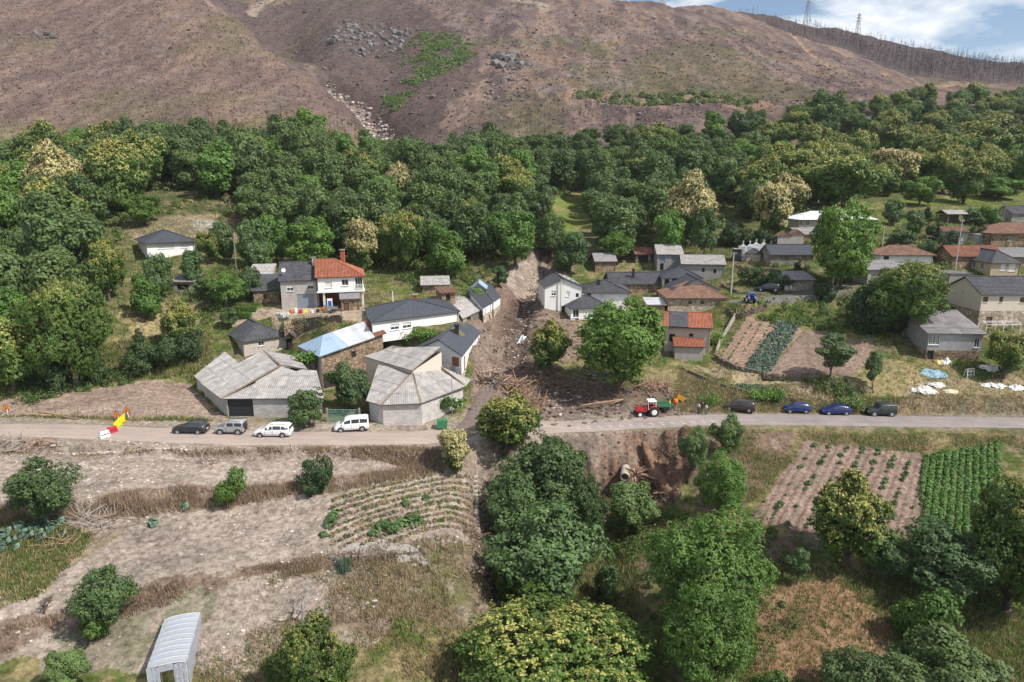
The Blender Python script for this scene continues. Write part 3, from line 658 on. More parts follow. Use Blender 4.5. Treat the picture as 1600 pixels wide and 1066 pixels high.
def trunk_mesh(name, seed, hb, Cn, r0, mats, lean=0, nlimb=9):
    """trunk from the ground to the crown (base hb) and limbs out to the lobes"""
    rnd = random.Random(seed); mb = MB(); H = hb+np.mean(Cn[:, 2])
    top = Vector((rnd.uniform(-.3, .3)*r0*4, rnd.uniform(-.3, .3)*r0*4, H))
    fork = Vector((top.x*.4, top.y*.4, hb*.85+.2))
    mb.tube([(0, 0, -.6), (0, 0, 0.05), fork*.5+Vector((0, 0, .1)), fork, top], [r0*1.6, r0*1.25, r0, r0*.85, r0*.35], 8)
    L = list(range(min(len(Cn), 14))); rnd.shuffle(L)
    for i in L[:nlimb]:
        c = Vector(Cn[i])+Vector((0, 0, hb)); st = fork.lerp(top, rnd.uniform(0, .5)); mid = st.lerp(c, .55)+Vector((0, 0, rnd.uniform(-.4, .5)))
        mb.tube([st, mid, c], [r0*.45, r0*.28, r0*.1], 5)
        for _ in range(2):
            e = c+Vector((rnd.uniform(-1, 1), rnd.uniform(-1, 1), rnd.uniform(-.3, 1)))*r0*4; mb.tube([mid, e], [r0*.16, r0*.05], 4)
    mb.smooth = True
    return mb.mesh(name, mats)
KIND = {}   # kind -> list of (crown mesh, trunk mesh, w, total h)
def make_kind(kind, n, w, h, hb, nl, count, size, mats, r0, catk=0, shape='round', lob=.34, csize=None, bark=None, clus=1):
    L = []
    for i in range(n):
        sd_ = hash_s(kind)+i*101
        me, Cn = crown_mesh('crown', sd_, w, h, nl, count, size, mats, catk, shape, csize, lob, clus)
        tm = trunk_mesh('trunk', sd_, hb, Cn, r0, bark or M_BARK)
        L.append((me, tm, w, h+hb, hb))
    KIND[kind] = L
def hash_s(s): return sum(ord(c)*(i+3) for i, c in enumerate(s)) % 9973
make_kind('chestnut', 5, 12, 11.5, .5, 22, 14500, .33, [M_CHEST, M_CATKIN], .45, .30)
make_kind('cream', 2, 11, 12, .5, 20, 11500, .35, [M_CHEST, M_CREAM], .42, 1.15, csize=.33)
make_kind('oak', 5, 11, 11.5, .5, 24, 12500, .35, [M_OAK], .40)
make_kind('green', 3, 10, 11, .6, 22, 11500, .33, [M_WALNUT], .35)
make_kind('hazel', 3, 8, 7, .6, 18, 8000, .29, [M_HAZEL], .25)
make_kind('walnut', 2, 14, 14, .6, 40, 42000, .27, [M_WALNUT], .5, lob=.30, clus=6)
make_kind('ash', 2, 12, 13, .5, 40, 70000, .155, [M_ASH], .45, lob=.30, clus=5)
make_kind('bigchestnut', 2, 14, 10.5, .5, 44, 95000, .142, [M_CHEST, M_CATKIN], .5, .075, csize=.13, lob=.25, clus=7)
make_kind('midchestnut', 3, 9, 8, .5, 28, 26000, .18, [M_CHEST, M_CATKIN], .35, .45, csize=.16, lob=.28, clus=6)
make_kind('darkbush', 2, 9, 8, .5, 26, 24000, .20, [M_HAZEL], .3, lob=.32, clus=5)
make_kind('willow', 1, 7, 7, .4, 22, 22000, .17, [M_WILLOW], .2, lob=.32)
make_kind('shrub', 3, 4.5, 3.6, .1, 12, 6500, .16, [M_ASH], .1, lob=.40)
make_kind('hedge', 2, 5, 3.2, .1, 14, 7500, .17, [M_DARK], .1, lob=.40)
make_kind('sapling', 2, 4.5, 7.5, .8, 16, 8000, .17, [M_HAZEL], .12, shape='column', lob=.38)
make_kind('conifer', 1, 4.5, 9, .5, 22, 6500, .22, [M_DARK], .2, shape='cone', lob=.40)
NT = {'n': 0}
rt = random.Random(4)
def tree(kind, loc, w, h, label=None, group=None, name='tree', cat='tree', var=None, rz=None, hide_trunk=False):
    L = KIND[kind]; me, tm, w0, h0, hb = L[(NT['n'] if var is None else var) % len(L)]; NT['n'] += 1
    t = thing(name, label, cat, loc, rt.uniform(0, 6.28) if rz is None else rz, group)
    sx, sz = w/w0, h/h0
    t.scale = (sx, sx, sz)
    if not hide_trunk:
        o = bpy.data.objects.new('trunk', tm); link(o, t)
    o = bpy.data.objects.new('crown', me); link(o, t); o.location = (0, 0, hb)
    return t
def tree_px(kind, px, py_top, py_base, wpx, label, zoff=0, **kw):
    """tree standing on the ground seen at (px, py_base), whose top reaches py_top and whose crown is wpx wide"""
    g = hit(px, py_base); dpt = g.y*CP+(CAMZ-g.z)*SP
    w_ = wpx/FPX*dpt*.93
    ztop = CAMZ-tt(py_top)*(g.y)          # top above the trunk
    return tree(kind, (g.x, g.y, g.z-.05), w_, max(ztop-g.z, .8), label, **kw)
T = tree_px
# --- foreground and hand-placed trees
T('bigchestnut', 855, 972, 1125, 400, 'huge chestnut with pale yellow catkins cut by the bottom edge of the frame', name='chestnut_tree', var=0)
T('bigchestnut', 490, 966, 1120, 165, 'small chestnut full of yellow catkins at the bottom edge, right of the plastic greenhouse', name='chestnut_tree', var=1)
T('ash', 1098, 785, 985, 205, 'large round bright green ash tree below the washed-out bank', name='ash_tree', var=0)
T('ash', 1095, 900, 1080, 165, 'lighter green leafy tree at the bottom edge, in front of the large round ash', name='ash_tree', var=1)
T('midchestnut', 1322, 735, 882, 146, 'domed yellow-flowering chestnut standing over the potato plot', name='chestnut_tree', var=0)
T('midchestnut', 795, 612, 712, 120, 'bright green flowering chestnut on the road edge above the ditch', name='chestnut_tree', var=1)
T('cream', 712, 664, 738, 64, 'small cream-flowered chestnut on the road edge beside the green bin', name='chestnut_tree', var=0)
T('walnut', 966, 455, 612, 152, 'tall spreading walnut tree standing in the mud in front of the slate houses', name='walnut_tree')
T('midchestnut', 857, 498, 585, 76, 'round yellow-green chestnut beside the mud channel, left of the tall walnut', name='chestnut_tree', var=0)
T('darkbush', 850, 690, 810, 150, 'dark green hazel on the edge of the washed-out bank', name='hazel_tree', var=0)
T('darkbush', 915, 742, 855, 75, 'drooping hazel at the foot of the washed-out bank', name='hazel_tree', var=1)
T('willow', 985, 752, 838, 90, 'pale green willow bush lying at the foot of the exposed roots', name='willow_bush')
T('darkbush', 800, 735, 842, 95, 'dark bushy hazel leaning over the ditch under the bright chestnut', name='hazel_tree', var=1)
T('darkbush', 852, 792, 930, 205, 'broad grey-green tree over the ditch below the road', name='ash_tree', var=1)
T('bigchestnut', 800, 862, 945, 75, 'small flowering chestnut half hidden under the broad grey-green tree', name='chestnut_tree', var=1)
T('ash', 1125, 700, 800, 90, 'light green bushy ash on the slope right of the exposed roots', name='ash_tree', var=1)
T('willow', 1133, 648, 712, 56, 'feathery green willow at the lower edge of the road, below the two people', name='willow_bush')
T('willow', 1082, 668, 735, 50, 'small feathery bush on top of the washed-out bank', name='willow_bush')
T('darkbush', 80, 718, 815, 108, 'dark green hazel bush standing alone in the silted field', name='hazel_tree', var=0)
T('darkbush', 168, 888, 985, 100, 'olive green willow shrub on the terrace bank, left of the greenhouse', name='willow_bush', var=1)
T('shrub', 152, 955, 1002, 52, 'bright green shrub at the foot of the olive willow shrub', name='shrub')
T('willow', 112, 1012, 1085, 70, 'light green shrub at the lower left corner', name='shrub')
T('shrub', 362, 728, 788, 52, 'bright leafy elder shrub on the scrubby terrace bank', name='elder_shrub')
T('hedge', 492, 722, 768, 62, 'dark bramble clump on the bank under the parked van', name='bramble_clump', cat='shrub')
T('hazel', 545, 563, 640, 78, 'round dark green tree between the two grey barns', name='fruit_tree')
T('hazel', 476, 610, 668, 66, 'dark bushy tree against the wall of the tyre-topped barn', name='fruit_tree')
T('walnut', 1312, 305, 452, 112, 'tall light green walnut in front of the white-roofed house', name='walnut_tree')
T('bigchestnut', 1412, 402, 520, 142, 'large domed chestnut beside the cream house above the grey workshop', name='chestnut_tree', var=0)
T('hedge', 1350, 448, 520, 60, 'dark bush at the foot of the large domed chestnut', name='shrub', cat='shrub')
T('sapling', 1296, 514, 592, 66, 'thin grey-green fruit tree in the dug garden', name='fruit_tree')
T('sapling', 1363, 535, 608, 36, 'small slender pear tree at the end of the dug garden', name='pear_tree')
T('midchestnut', 1568, 515, 590, 66, 'yellow-green plum tree by the grey workshop', name='fruit_tree', var=1)
T('conifer', 1447, 318, 352, 20, 'single small dark conifer in the meadow behind the village', name='conifer_tree')
T('sapling', 1245, 850, 912, 40, 'young blue-green eucalyptus beside the brown plot', name='eucalyptus_tree')
T('shrub', 1440, 910, 1005, 100, 'young leafy walnut in front of the dark trees at lower right', name='walnut_tree')
T('bigchestnut', 1575, 740, 960, 190, 'big dark chestnut at the right edge, shading the bean plot', name='chestnut_tree', var=1)
T('darkbush', 1470, 818, 925, 175, 'dark leafy oak between the potato plot and the right edge', name='oak_tree', var=0)
T('darkbush', 1385, 838, 905, 80, 'dark bush behind the domed yellow-flowering chestnut', name='hazel_tree', var=1)
T('willow', 1460, 1000, 1110, 180, 'pale green willow bush at the bottom edge below the young walnut', name='willow_bush')
T('darkbush', 1330, 1015, 1100, 110, 'dark bush at the bottom edge between the brown plot and the pale willow', name='hazel_tree')
T('shrub', 1200, 1040, 1095, 60, 'low leafy bush at the lower edge of the brown plot', name='shrub')
T('shrub', 770, 1030, 1085, 60, 'shrub', name='shrub') if False else None
T('hazel', 950, 885, 945, 55, 'young hazel in the grassy hollow left of the large ash', name='hazel_tree')
# left slope
T('bigchestnut', 118, 428, 606, 150, 'massive flowering chestnut on the grassy slope at the left edge', name='chestnut_tree', var=0)
T('green', 26, 440, 560, 80, 'round green tree between the massive chestnut and the left frame edge', name='lime_tree', var=1)
T('chestnut', 22, 495, 612, 120, 'flowering chestnut low on the left edge above the grey plot', name='chestnut_tree', var=1)
T('midchestnut', 172, 368, 470, 66, 'flowering chestnut left of the white house with the dark hip roof', name='chestnut_tree', var=2)
T('cream', 95, 215, 330, 78, 'tall chestnut with cream flowers at the upper left of the wood', name='chestnut_tree', var=1)
T('green', 232, 425, 500, 60, 'grey-green tree below the white house', name='willow_tree')
T('midchestnut', 285, 468, 548, 62, 'round flowering chestnut alone on the dry slope, casting its shadow left', name='chestnut_tree', var=0)
T('conifer', 220, 505, 558, 26, 'pointed dark young tree at the left end of the hazel hedge', name='hazel_tree')
for i, (px, py, wd) in enumerate([(225,582,55),(262,572,58),(298,560,50),(150,600,48),(85,608,58)]):
    T('hedge', px, py-42, py, wd, ['dark hazel at the left end of the hedge above the grey plot', 'dark hazel in the middle of the hedge above the grey plot', 'dark hazel of the hedge nearest the beige hall', 'dark bush on the slope above the grey plot', 'bush under the massive flowering chestnut'][i], name='hazel_bush', cat='shrub')
T('hazel', 250, 395, 470, 50, 'dark leafy tree directly below the white hip-roofed house', name='walnut_tree')
T('hazel', 305, 390, 450, 50, 'green tree right below the white hip-roofed house', name='walnut_tree')
T('midchestnut', 330, 360, 412, 46, 'pale flowering tree at the right corner of the white hip-roofed house', name='chestnut_tree', var=1)
T('hazel', 352, 345, 412, 44, 'dark tree above the light green tree by the wooden pole', name='oak_tree')
T('green', 432, 330, 412, 54, 'rounded green tree directly behind the grey slate-roofed house', name='lime_tree')
T('green', 358, 420, 478, 60, 'light green tree in front of the wooden pole', name='fruit_tree')
T('hazel', 395, 415, 470, 38, 'green tree against the stone shed', name='fruit_tree')
T('hazel', 360, 480, 512, 36, 'small grey-green olive bush behind the beige hall', name='shrub', cat='shrub')
T('hazel', 410, 375, 425, 40, 'dark round tree behind the pale shed roof', name='oak_tree')
T('green', 228, 300, 352, 62, 'round green tree on the open slope above the white house', name='oak_tree')
T('hazel', 385, 290, 345, 60, 'grey-green tree at the upper edge of the open slope', name='oak_tree')
T('sapling', 320, 425, 470, 42, 'slim light tree by the small shed', name='fruit_tree')
# behind the village
T('hazel', 400, 340, 422, 62, 'dark tree with pale seed clusters behind the stone shed', name='lime_tree')
T('green', 485, 335, 420, 80, 'big round green tree behind the red-roofed house', name='walnut_tree')
T('cream', 566, 335, 425, 56, 'chestnut with golden cream flowers behind the red-tiled roof', name='chestnut_tree', var=0)
T('cream', 622, 250, 330, 52, 'chestnut with pale cream flowers rising above the middle of the wood', name='chestnut_tree', var=1)
T('chestnut', 545, 300, 380, 60, 'flowering chestnut between the golden chestnut and the wood', name='chestnut_tree', var=0)
T('chestnut', 600, 330, 418, 58, 'flowering chestnut right of the golden chestnut', name='chestnut_tree', var=3)
T('chestnut', 640, 315, 425, 62, 'tall flowering chestnut behind the sloping meadow', name='chestnut_tree', var=2)
T('green', 700, 345, 435, 85, 'broad green tree behind the small fibre roof', name='oak_tree')
T('chestnut', 738, 308, 390, 60, 'round brownish flowering chestnut above the broad green tree', name='chestnut_tree', var=1)
T('green', 806, 322, 415, 82, 'bright green tree left of the clearing', name='lime_tree')
T('hazel', 780, 415, 448, 36, 'small dark tree at the left of the mud channel', name='elder_tree')
T('oak', 862, 330, 400, 60, 'green tree at the head of the mud channel', name='oak_tree')
T('hazel', 890, 362, 425, 70, 'grey-green spreading tree above the white gabled house', name='olive_tree')
T('oak', 945, 300, 375, 55, 'dark tree at the right edge of the clearing', name='oak_tree')
T('green', 965, 356, 408, 60, 'light green tree left of the weathered barn', name='lime_tree')
T('green', 1043, 322, 400, 62, 'bright green tree behind the block barn', name='walnut_tree')
T('cream', 1080, 262, 385, 80, 'tall chestnut topped with cream flowers behind the weeping tree', name='chestnut_tree', var=1)
T('hazel', 1100, 320, 405, 48, 'drooping dark yew in front of the cream-topped chestnut', name='yew_tree', var=0)
T('cream', 1204, 278, 378, 70, 'pale flowering chestnut beside the white-roofed house', name='chestnut_tree', var=0)
T('hedge', 1150, 352, 385, 60, 'dark hedge bush behind the cemetery', name='shrub', cat='shrub')
T('hedge', 1190, 362, 390, 50, 'dark hedge bush right behind the white niches', name='shrub', cat='shrub')
T('chestnut', 1215, 215, 310, 112, 'broad domed chestnut with yellow flowers above the pale flowering chestnut', name='chestnut_tree', var=0)
T('chestnut', 1315, 228, 325, 115, 'broad flowering chestnut above the tall walnut', name='chestnut_tree', var=2)
T('cream', 1400, 228, 300, 66, 'chestnut speckled with pale flowers in the middle of the right wood', name='chestnut_tree', var=0)
T('chestnut', 1505, 238, 318, 70, 'chestnut with pale flowers at the edge of the right meadow', name='chestnut_tree', var=3)
T('chestnut', 1530, 180, 262, 110, 'broad layered chestnut in the right wood', name='chestnut_tree', var=1)
T('green', 1437, 270, 322, 62, 'round green chestnut standing in the right meadow', name='chestnut_tree')
T('green', 1560, 275, 312, 80, 'grey-green oak beside the meadow at the right', name='oak_tree')
T('chestnut', 1390, 175, 260, 80, 'flowering chestnut high in the right wood', name='chestnut_tree', var=3)
T('oak', 1290, 135, 215, 60, 'dark oak standing highest at the upper edge of the right wood', name='oak_tree', var=0)
for i, (px, t_, b_, wd, kd) in enumerate([(1395,310,352,40,'hazel'),(1425,328,372,44,'hazel'),(1462,345,375,34,'hazel'),(1520,325,352,46,'hazel'),(1545,320,355,40,'green'),(1405,355,388,50,'hazel'),(1450,378,402,36,'hedge'),(1480,362,398,40,'hedge'),(1530,355,380,32,'hedge'),(1400,468,520,40,'hedge'),(1290,445,472,34,'hedge'),(1215,425,452,36,'hedge'),(1180,420,445,50,'hedge'),(1245,406,426,16,'conifer'),(1180,445,470,0,'')]):
    if wd: T(kd, px, t_, b_, wd, ['leafy bush on the slope left of the meadow path','dark bush in front of the small conifer','bush between the conifer and the open shed','bush right of the open shed','yellow-green bush by the pole at the right','hazel clump above the tiled cottage','bramble over the fallen roof beams','bramble left of the small tiled shed','bramble under the open shed','bush hugging the domed chestnut','bush at the lane under the tall walnut','bush over the wall by the dark parked car','bramble along the cemetery wall','small dark cypress against the chapel'][i], name='bush', cat='shrub')
# --- the woods: scattered individuals, each kind sharing one label per wood
PL = []     # forest area, in ground coordinates
WOOD_L = W([(-120,300),(60,285),(150,262),(300,248),(450,238),(600,246),(640,266),(700,252),(800,242),(900,240),(925,290),(830,300),(850,350),(840,395),(770,405),(690,420),(600,425),(520,415),(450,405),(400,350),(320,300),(215,300),(190,375),(165,470),(100,540),(-120,580)])
WOOD_R = W([(900,240),(1000,228),(1090,222),(1150,212),(1250,188),(1340,180),(1450,174),(1600,162),(1760,150),(1760,290),(1600,300),(1500,302),(1400,305),(1260,335),(1200,352),(1130,360),(1020,390),(935,400),(925,290)])
CLEAR = [W([(150,350),(345,340),(345,480),(120,500)]), W([(826,290),(918,290),(930,350),(910,372),(845,352)]), W([(1250,322),(1370,310),(1600,300),(1600,345),(1270,370)]), W([(1120,340),(1180,345),(1160,385),(1110,390)])]
rf = random.Random(12)
placed = [(o.location.x, o.location.y, o.scale.x*6) for o in bpy.data.objects if o.get('category') == 'tree']
cand = []
def poisson(poly, dmin, n, K):
    xs = [p[0] for p in poly]; ys = [p[1] for p in poly]; got = []
    A = np.array([(rf.uniform(min(xs), max(xs)), rf.uniform(min(ys), max(ys))) for _ in range(n)])
    ok = inside(A[:, 0], A[:, 1], poly)
    for c_ in CLEAR: ok &= ~inside(A[:, 0], A[:, 1], c_)
    dcr = pts_line(A[:, 0], A[:, 1], CREEK)[0]; ok &= dcr > 13
    dfl = pts_line(A[:, 0], A[:, 1], FLOW)[0]; ok &= dfl > 11
    for x, y in A[ok]:
        d_ = dmin(x, y)
        if all((x-a)**2+(y-b)**2 > d_*d_ for a, b in got) and all((x-a)**2+(y-b)**2 > (d_*.45+r*.5)**2 for a, b, r in placed): got.append((x, y))
    return got
gl = poisson(WOOD_L, lambda x, y: 8.0+max(0, (y-190))*.012, 9000, 'L')
gr = poisson(WOOD_R, lambda x, y: 9.0+max(0, (y-190))*.012, 9000, 'R')
allf = [(x, y, 'L') for x, y in gl]+[(x, y, 'R') for x, y in gr]
allf = [(x, y, s) for x, y, s in allf if -110 < (x/qden(y)*FPX+800) < 1710]
print('forest trees', len(allf))
allf.sort(key=lambda a: a[1])
ZH = terr(np.array([a[0] for a in allf]), np.array([a[1] for a in allf]))
stuff = {'oak': [], 'chestnut': []}
NIND = 290; FT = {}
LMK = ['beyond the left frame edge', 'at the left frame edge', 'above the lichen-covered dead tree', 'left of the white hip-roofed house', 'behind the white hip-roofed house', 'above the grassy cutting', 'above the stone shed', 'behind the grey and red-roofed houses', 'behind the golden chestnut', 'above the white warehouse', 'above the street row', 'above the mud channel', 'right of the clearing', 'above the slate houses', 'behind the grey block barns', 'above the cemetery', 'above the stone chapel', 'above the white-roofed house', 'above the domed chestnut', 'above the small conifer', 'above the hay shed', 'at the right frame edge', 'beyond the right frame edge']
LAB = {('L','oak'): ('dark green oak in the dense wood behind the left half of the village', 'oaks of the left wood'),
 ('L','chestnut'): ('yellow-green flowering chestnut in the wood on the left slope', 'chestnuts of the left wood'),
 ('R','oak'): ('dark green oak in the wood on the right slope', 'oaks of the right wood'),
 ('R','chestnut'): ('domed yellow-flowering chestnut in the wood on the right slope', 'chestnuts of the right wood'),
 ('L','hazel'): ('small grey-green tree under the oaks of the left wood', 'small trees of the left wood'), ('R','hazel'): ('small grey-green tree under the oaks of the right wood', 'small trees of the right wood'),
 ('L','green'): ('fresh green tree in the wood behind the left half of the village', 'fresh green trees of the left wood'), ('R','green'): ('fresh green tree in the wood on the right slope', 'fresh green trees of the right wood'),
 ('R','cream'): ('chestnut covered in pale cream flowers in the wood on the right slope', 'cream chestnuts of the right wood'), ('L','cream'): ('chestnut covered in pale cream flowers in the left wood', 'cream chestnuts of the left wood')}
for i, ((x, y, s), z) in enumerate(zip(allf, ZH)):
    px = x/qden(y)*FPX+800; u = rf.random()
    if s == 'R' and px > 1180: kind = 'chestnut' if u < .58 else ('cream' if u < .68 else ('green' if u < .75 else 'oak'))
    elif s == 'R': kind = 'oak' if u < .72 else ('green' if u < .84 else ('chestnut' if u < .94 else 'hazel'))
    elif px < 230: kind = 'chestnut' if u < .24 else ('oak' if u < .72 else 'green')
    else: kind = 'oak' if u < .70 else ('green' if u < .84 else ('chestnut' if u < .92 else 'hazel'))
    wd = rf.uniform(9, 14)*(1.12 if kind in ('chestnut', 'cream') else (.75 if kind == 'hazel' else 1)); ht = wd*rf.uniform(.98, 1.3)
    if y > 270: ht *= .8
    if i < NIND:
        row = 'front' if y < 190 else 'lower' if y < 212 else 'middle' if y < 236 else 'upper' if y < 262 else 'back'; kw = {'oak': 'dark green oak', 'chestnut': 'yellow-flowering chestnut', 'cream': 'cream-flowered chestnut', 'hazel': 'small grey-green tree', 'green': 'fresh green tree'}[kind]
        lm = LMK[max(0, min(len(LMK)-1, int((px+110)//80)))]
        t_ = tree(kind, (x, y, z-.3), wd, ht, None, LAB[(s, kind)][1], name={'oak': 'oak_tree', 'chestnut': 'chestnut_tree', 'cream': 'chestnut_tree', 'hazel': 'hazel_tree', 'green': 'lime_tree'}[kind])
        FT.setdefault((kw, row, lm), []).append((px, t_)); t_['category'] = 'tree'
    else:
        stuff['chestnut' if kind in ('chestnut', 'cream') else 'oak'].append((x, y, z-.3, wd/11.5, ht/11))
for (kw, row, lm), L_ in FT.items():
    for n_, (px_, t_) in enumerate(sorted(L_, key=lambda a: a[0])): t_['label'] = (('' if len(L_) == 1 else ['first ', 'second ', 'third ', 'fourth ', 'fifth ', 'sixth ', 'seventh ', 'eighth ', 'ninth ', 'tenth ', 'eleventh ', 'twelfth '][min(n_, 11)])+kw+(' from the left' if len(L_) > 1 else '')+', '+row+' rows '+lm)
def gn_scatter(name, pts, sources, label, cat):
    """far part of the wood as one mass: crowns set on points"""
    P = np.array([p[:3] for p in pts]); me = bpy.data.meshes.new(name); me.vertices.add(len(P)); me.vertices.foreach_set('co', P.astype(np.float32).ravel())
    a = me.attributes.new('sc', 'FLOAT_VECTOR', 'POINT'); S = np.array([(p[3], p[3], p[4]) for p in pts], np.float32); a.data.foreach_set('vector', S.ravel())
    rr = np.random.default_rng(3)
    a = me.attributes.new('rz', 'FLOAT_VECTOR', 'POINT'); a.data.foreach_set('vector', np.stack([S[:, 0]*0, S[:, 0]*0, rr.uniform(0, 6.28, len(P))], 1).astype(np.float32).ravel())
    a = me.attributes.new('which', 'INT', 'POINT'); a.data.foreach_set('value', rr.integers(0, len(sources), len(P)).astype(np.int32))
    o = bpy.data.objects.new(name, me); link(o); tag(o, label, None, None, 'stuff')
    ng = bpy.data.node_groups.new(name, 'GeometryNodeTree'); ng.interface.new_socket('Geometry', in_out='INPUT', socket_type='NodeSocketGeometry'); ng.interface.new_socket('Geometry', in_out='OUTPUT', socket_type='NodeSocketGeometry')
    gi = ng.nodes.new('NodeGroupInput'); go = ng.nodes.new('NodeGroupOutput'); jn = ng.nodes.new('GeometryNodeJoinGeometry')
    for k, src in enumerate(sources):
        ip = ng.nodes.new('GeometryNodeInstanceOnPoints'); oi = ng.nodes.new('GeometryNodeObjectInfo'); oi.inputs['Object'].default_value = src
        na = ng.nodes.new('GeometryNodeInputNamedAttribute'); na.data_type = 'FLOAT_VECTOR'; na.inputs['Name'].default_value = 'sc'
        nr_ = ng.nodes.new('GeometryNodeInputNamedAttribute'); nr_.data_type = 'FLOAT_VECTOR'; nr_.inputs['Name'].default_value = 'rz'
        nw = ng.nodes.new('GeometryNodeInputNamedAttribute'); nw.data_type = 'INT'; nw.inputs['Name'].default_value = 'which'
        cm = ng.nodes.new('FunctionNodeCompare'); cm.data_type = 'INT'; cm.operation = 'EQUAL'; cm.inputs[3].default_value = k
        ng.links.new(nw.outputs[0], cm.inputs[2])
        ng.links.new(gi.outputs[0], ip.inputs['Points']); ng.links.new(oi.outputs['Geometry'], ip.inputs['Instance']); ng.links.new(cm.outputs[0], ip.inputs['Selection'])
        ng.links.new(na.outputs[0], ip.inputs['Scale']); ng.links.new(nr_.outputs[0], ip.inputs['Rotation']); ng.links.new(ip.outputs[0], jn.inputs[0])
    ng.links.new(jn.outputs[0], go.inputs[0]); md = o.modifiers.new('scatter', 'NODES'); md.node_group = ng
    return o
def crown_of(kind, n=3):
    out = []
    for o in bpy.data.objects:
        if o.name.startswith('crown') and o.data in [k[0] for k in KIND[kind]] and o.data not in [q.data for q in out]: out.append(o)
    return out[:n]
bpy.context.view_layer.update()
if stuff['oak']: gn_scatter('far_oak_wood', stuff['oak'], crown_of('oak'), 'far upper part of the dense dark green oak wood', 'wood')
if stuff['chestnut']: gn_scatter('far_chestnut_wood', stuff['chestnut'], crown_of('chestnut'), 'far upper part of the yellow-green chestnut wood', 'wood')
# burnt wood on the far ridge and burnt trees at the foot of the mountain
def snag_field(name, polys, n, hmin, hmax, label, seed, dens=None):
    rng = np.random.default_rng(seed); V = []; 
    P = []
    for poly, cnt in polys:
        xs = [p[0] for p in poly]; ys = [p[1] for p in poly]; A = np.stack([rng.uniform(min(xs), max(xs), cnt*6), rng.uniform(min(ys), max(ys), cnt*6)], 1)
        A = A[inside(A[:, 0], A[:, 1], poly)][:cnt]; P.append(A)
    P = np.concatenate(P); z = terr(P[:, 0], P[:, 1]); VV = []; FF = []; n0 = 0
    for (x, y), zz in zip(P, z):
        h = rng.uniform(hmin*.6, hmax); h *= (.6+.8*float(vnoise(np.array([x/14]), np.array([y/14]), 3)[0])); r = h*.008+.03; lx, ly = rng.normal(0, .03*h, 2)
        a = [(x-r, y, zz-.5), (x+r, y-.3*r, zz-.5), (x, y+r, zz-.5), (x+lx, y+ly, zz+h)]
        VV += a; FF += [(n0, n0+1, n0+3), (n0+1, n0+2, n0+3), (n0+2, n0, n0+3)]; n0 += 4
        for k in range(9):
            t = rng.uniform(.35, .98); an = rng.uniform(0, 6.28); ln = h*.22*(1.25-t); bx, by, bz = x+lx*t, y+ly*t, zz+h*t
            VV += [(bx, by, bz-.1), (bx, by, bz+.12+r), (bx+math.cos(an)*ln, by+math.sin(an)*ln, bz+ln*.6)]; FF += [(n0, n0+1, n0+2)]; n0 += 3
    me = np_mesh(name, np.array(VV), np.array(FF), M_BURNT); o = bpy.data.objects.new(name, me); link(o); tag(o, label, None, None, 'stuff')
snag_field('burnt_wood', [(W([(1180,36),(1300,52),(1400,74),(1500,92),(1700,104),(1700,128),(1500,128),(1420,120),(1330,84),(1240,56)]), 2300)], 0, 6, 10, 'dark mass of burnt pines standing along the far ridge', 3)
RIDGE = [at_y(x, y, Y) for x, y, Y in ((1160,24,800),(1250,38,830),(1330,55,860),(1400,70,880),(1480,86,870),(1560,96,860),(1650,102,850))]
snag_field('burnt_ridge_trees', [([(p.x, p.y-14) for p in RIDGE]+[(p.x, p.y+30) for p in RIDGE[::-1]], 330)], 0, 5, 9, 'row of burnt pines against the sky on the far ridge', 5)
snag_field('burnt_trees', [(W([(130,205),(300,195),(450,190),(590,200),(640,225),(600,236),(300,225),(130,230)]), 230), (W([(650,215),(760,195),(900,170),(1010,175),(1090,190),(1000,208),(800,215)]), 150)], 0, 3.5, 7.5, 'burnt saplings standing at the foot of the mountain', 4)
snag_field('burnt_scrub', [(W([(-60,210),(-60,60),(300,30),(520,120),(590,190),(300,205)]), 2600), (W([(660,190),(640,120),(760,30),(950,15),(1160,60),(1400,140),(1150,185),(900,190)]), 3800)], 0, .7, 2.0, 'burnt heather stems over the mountain slopes', 6)
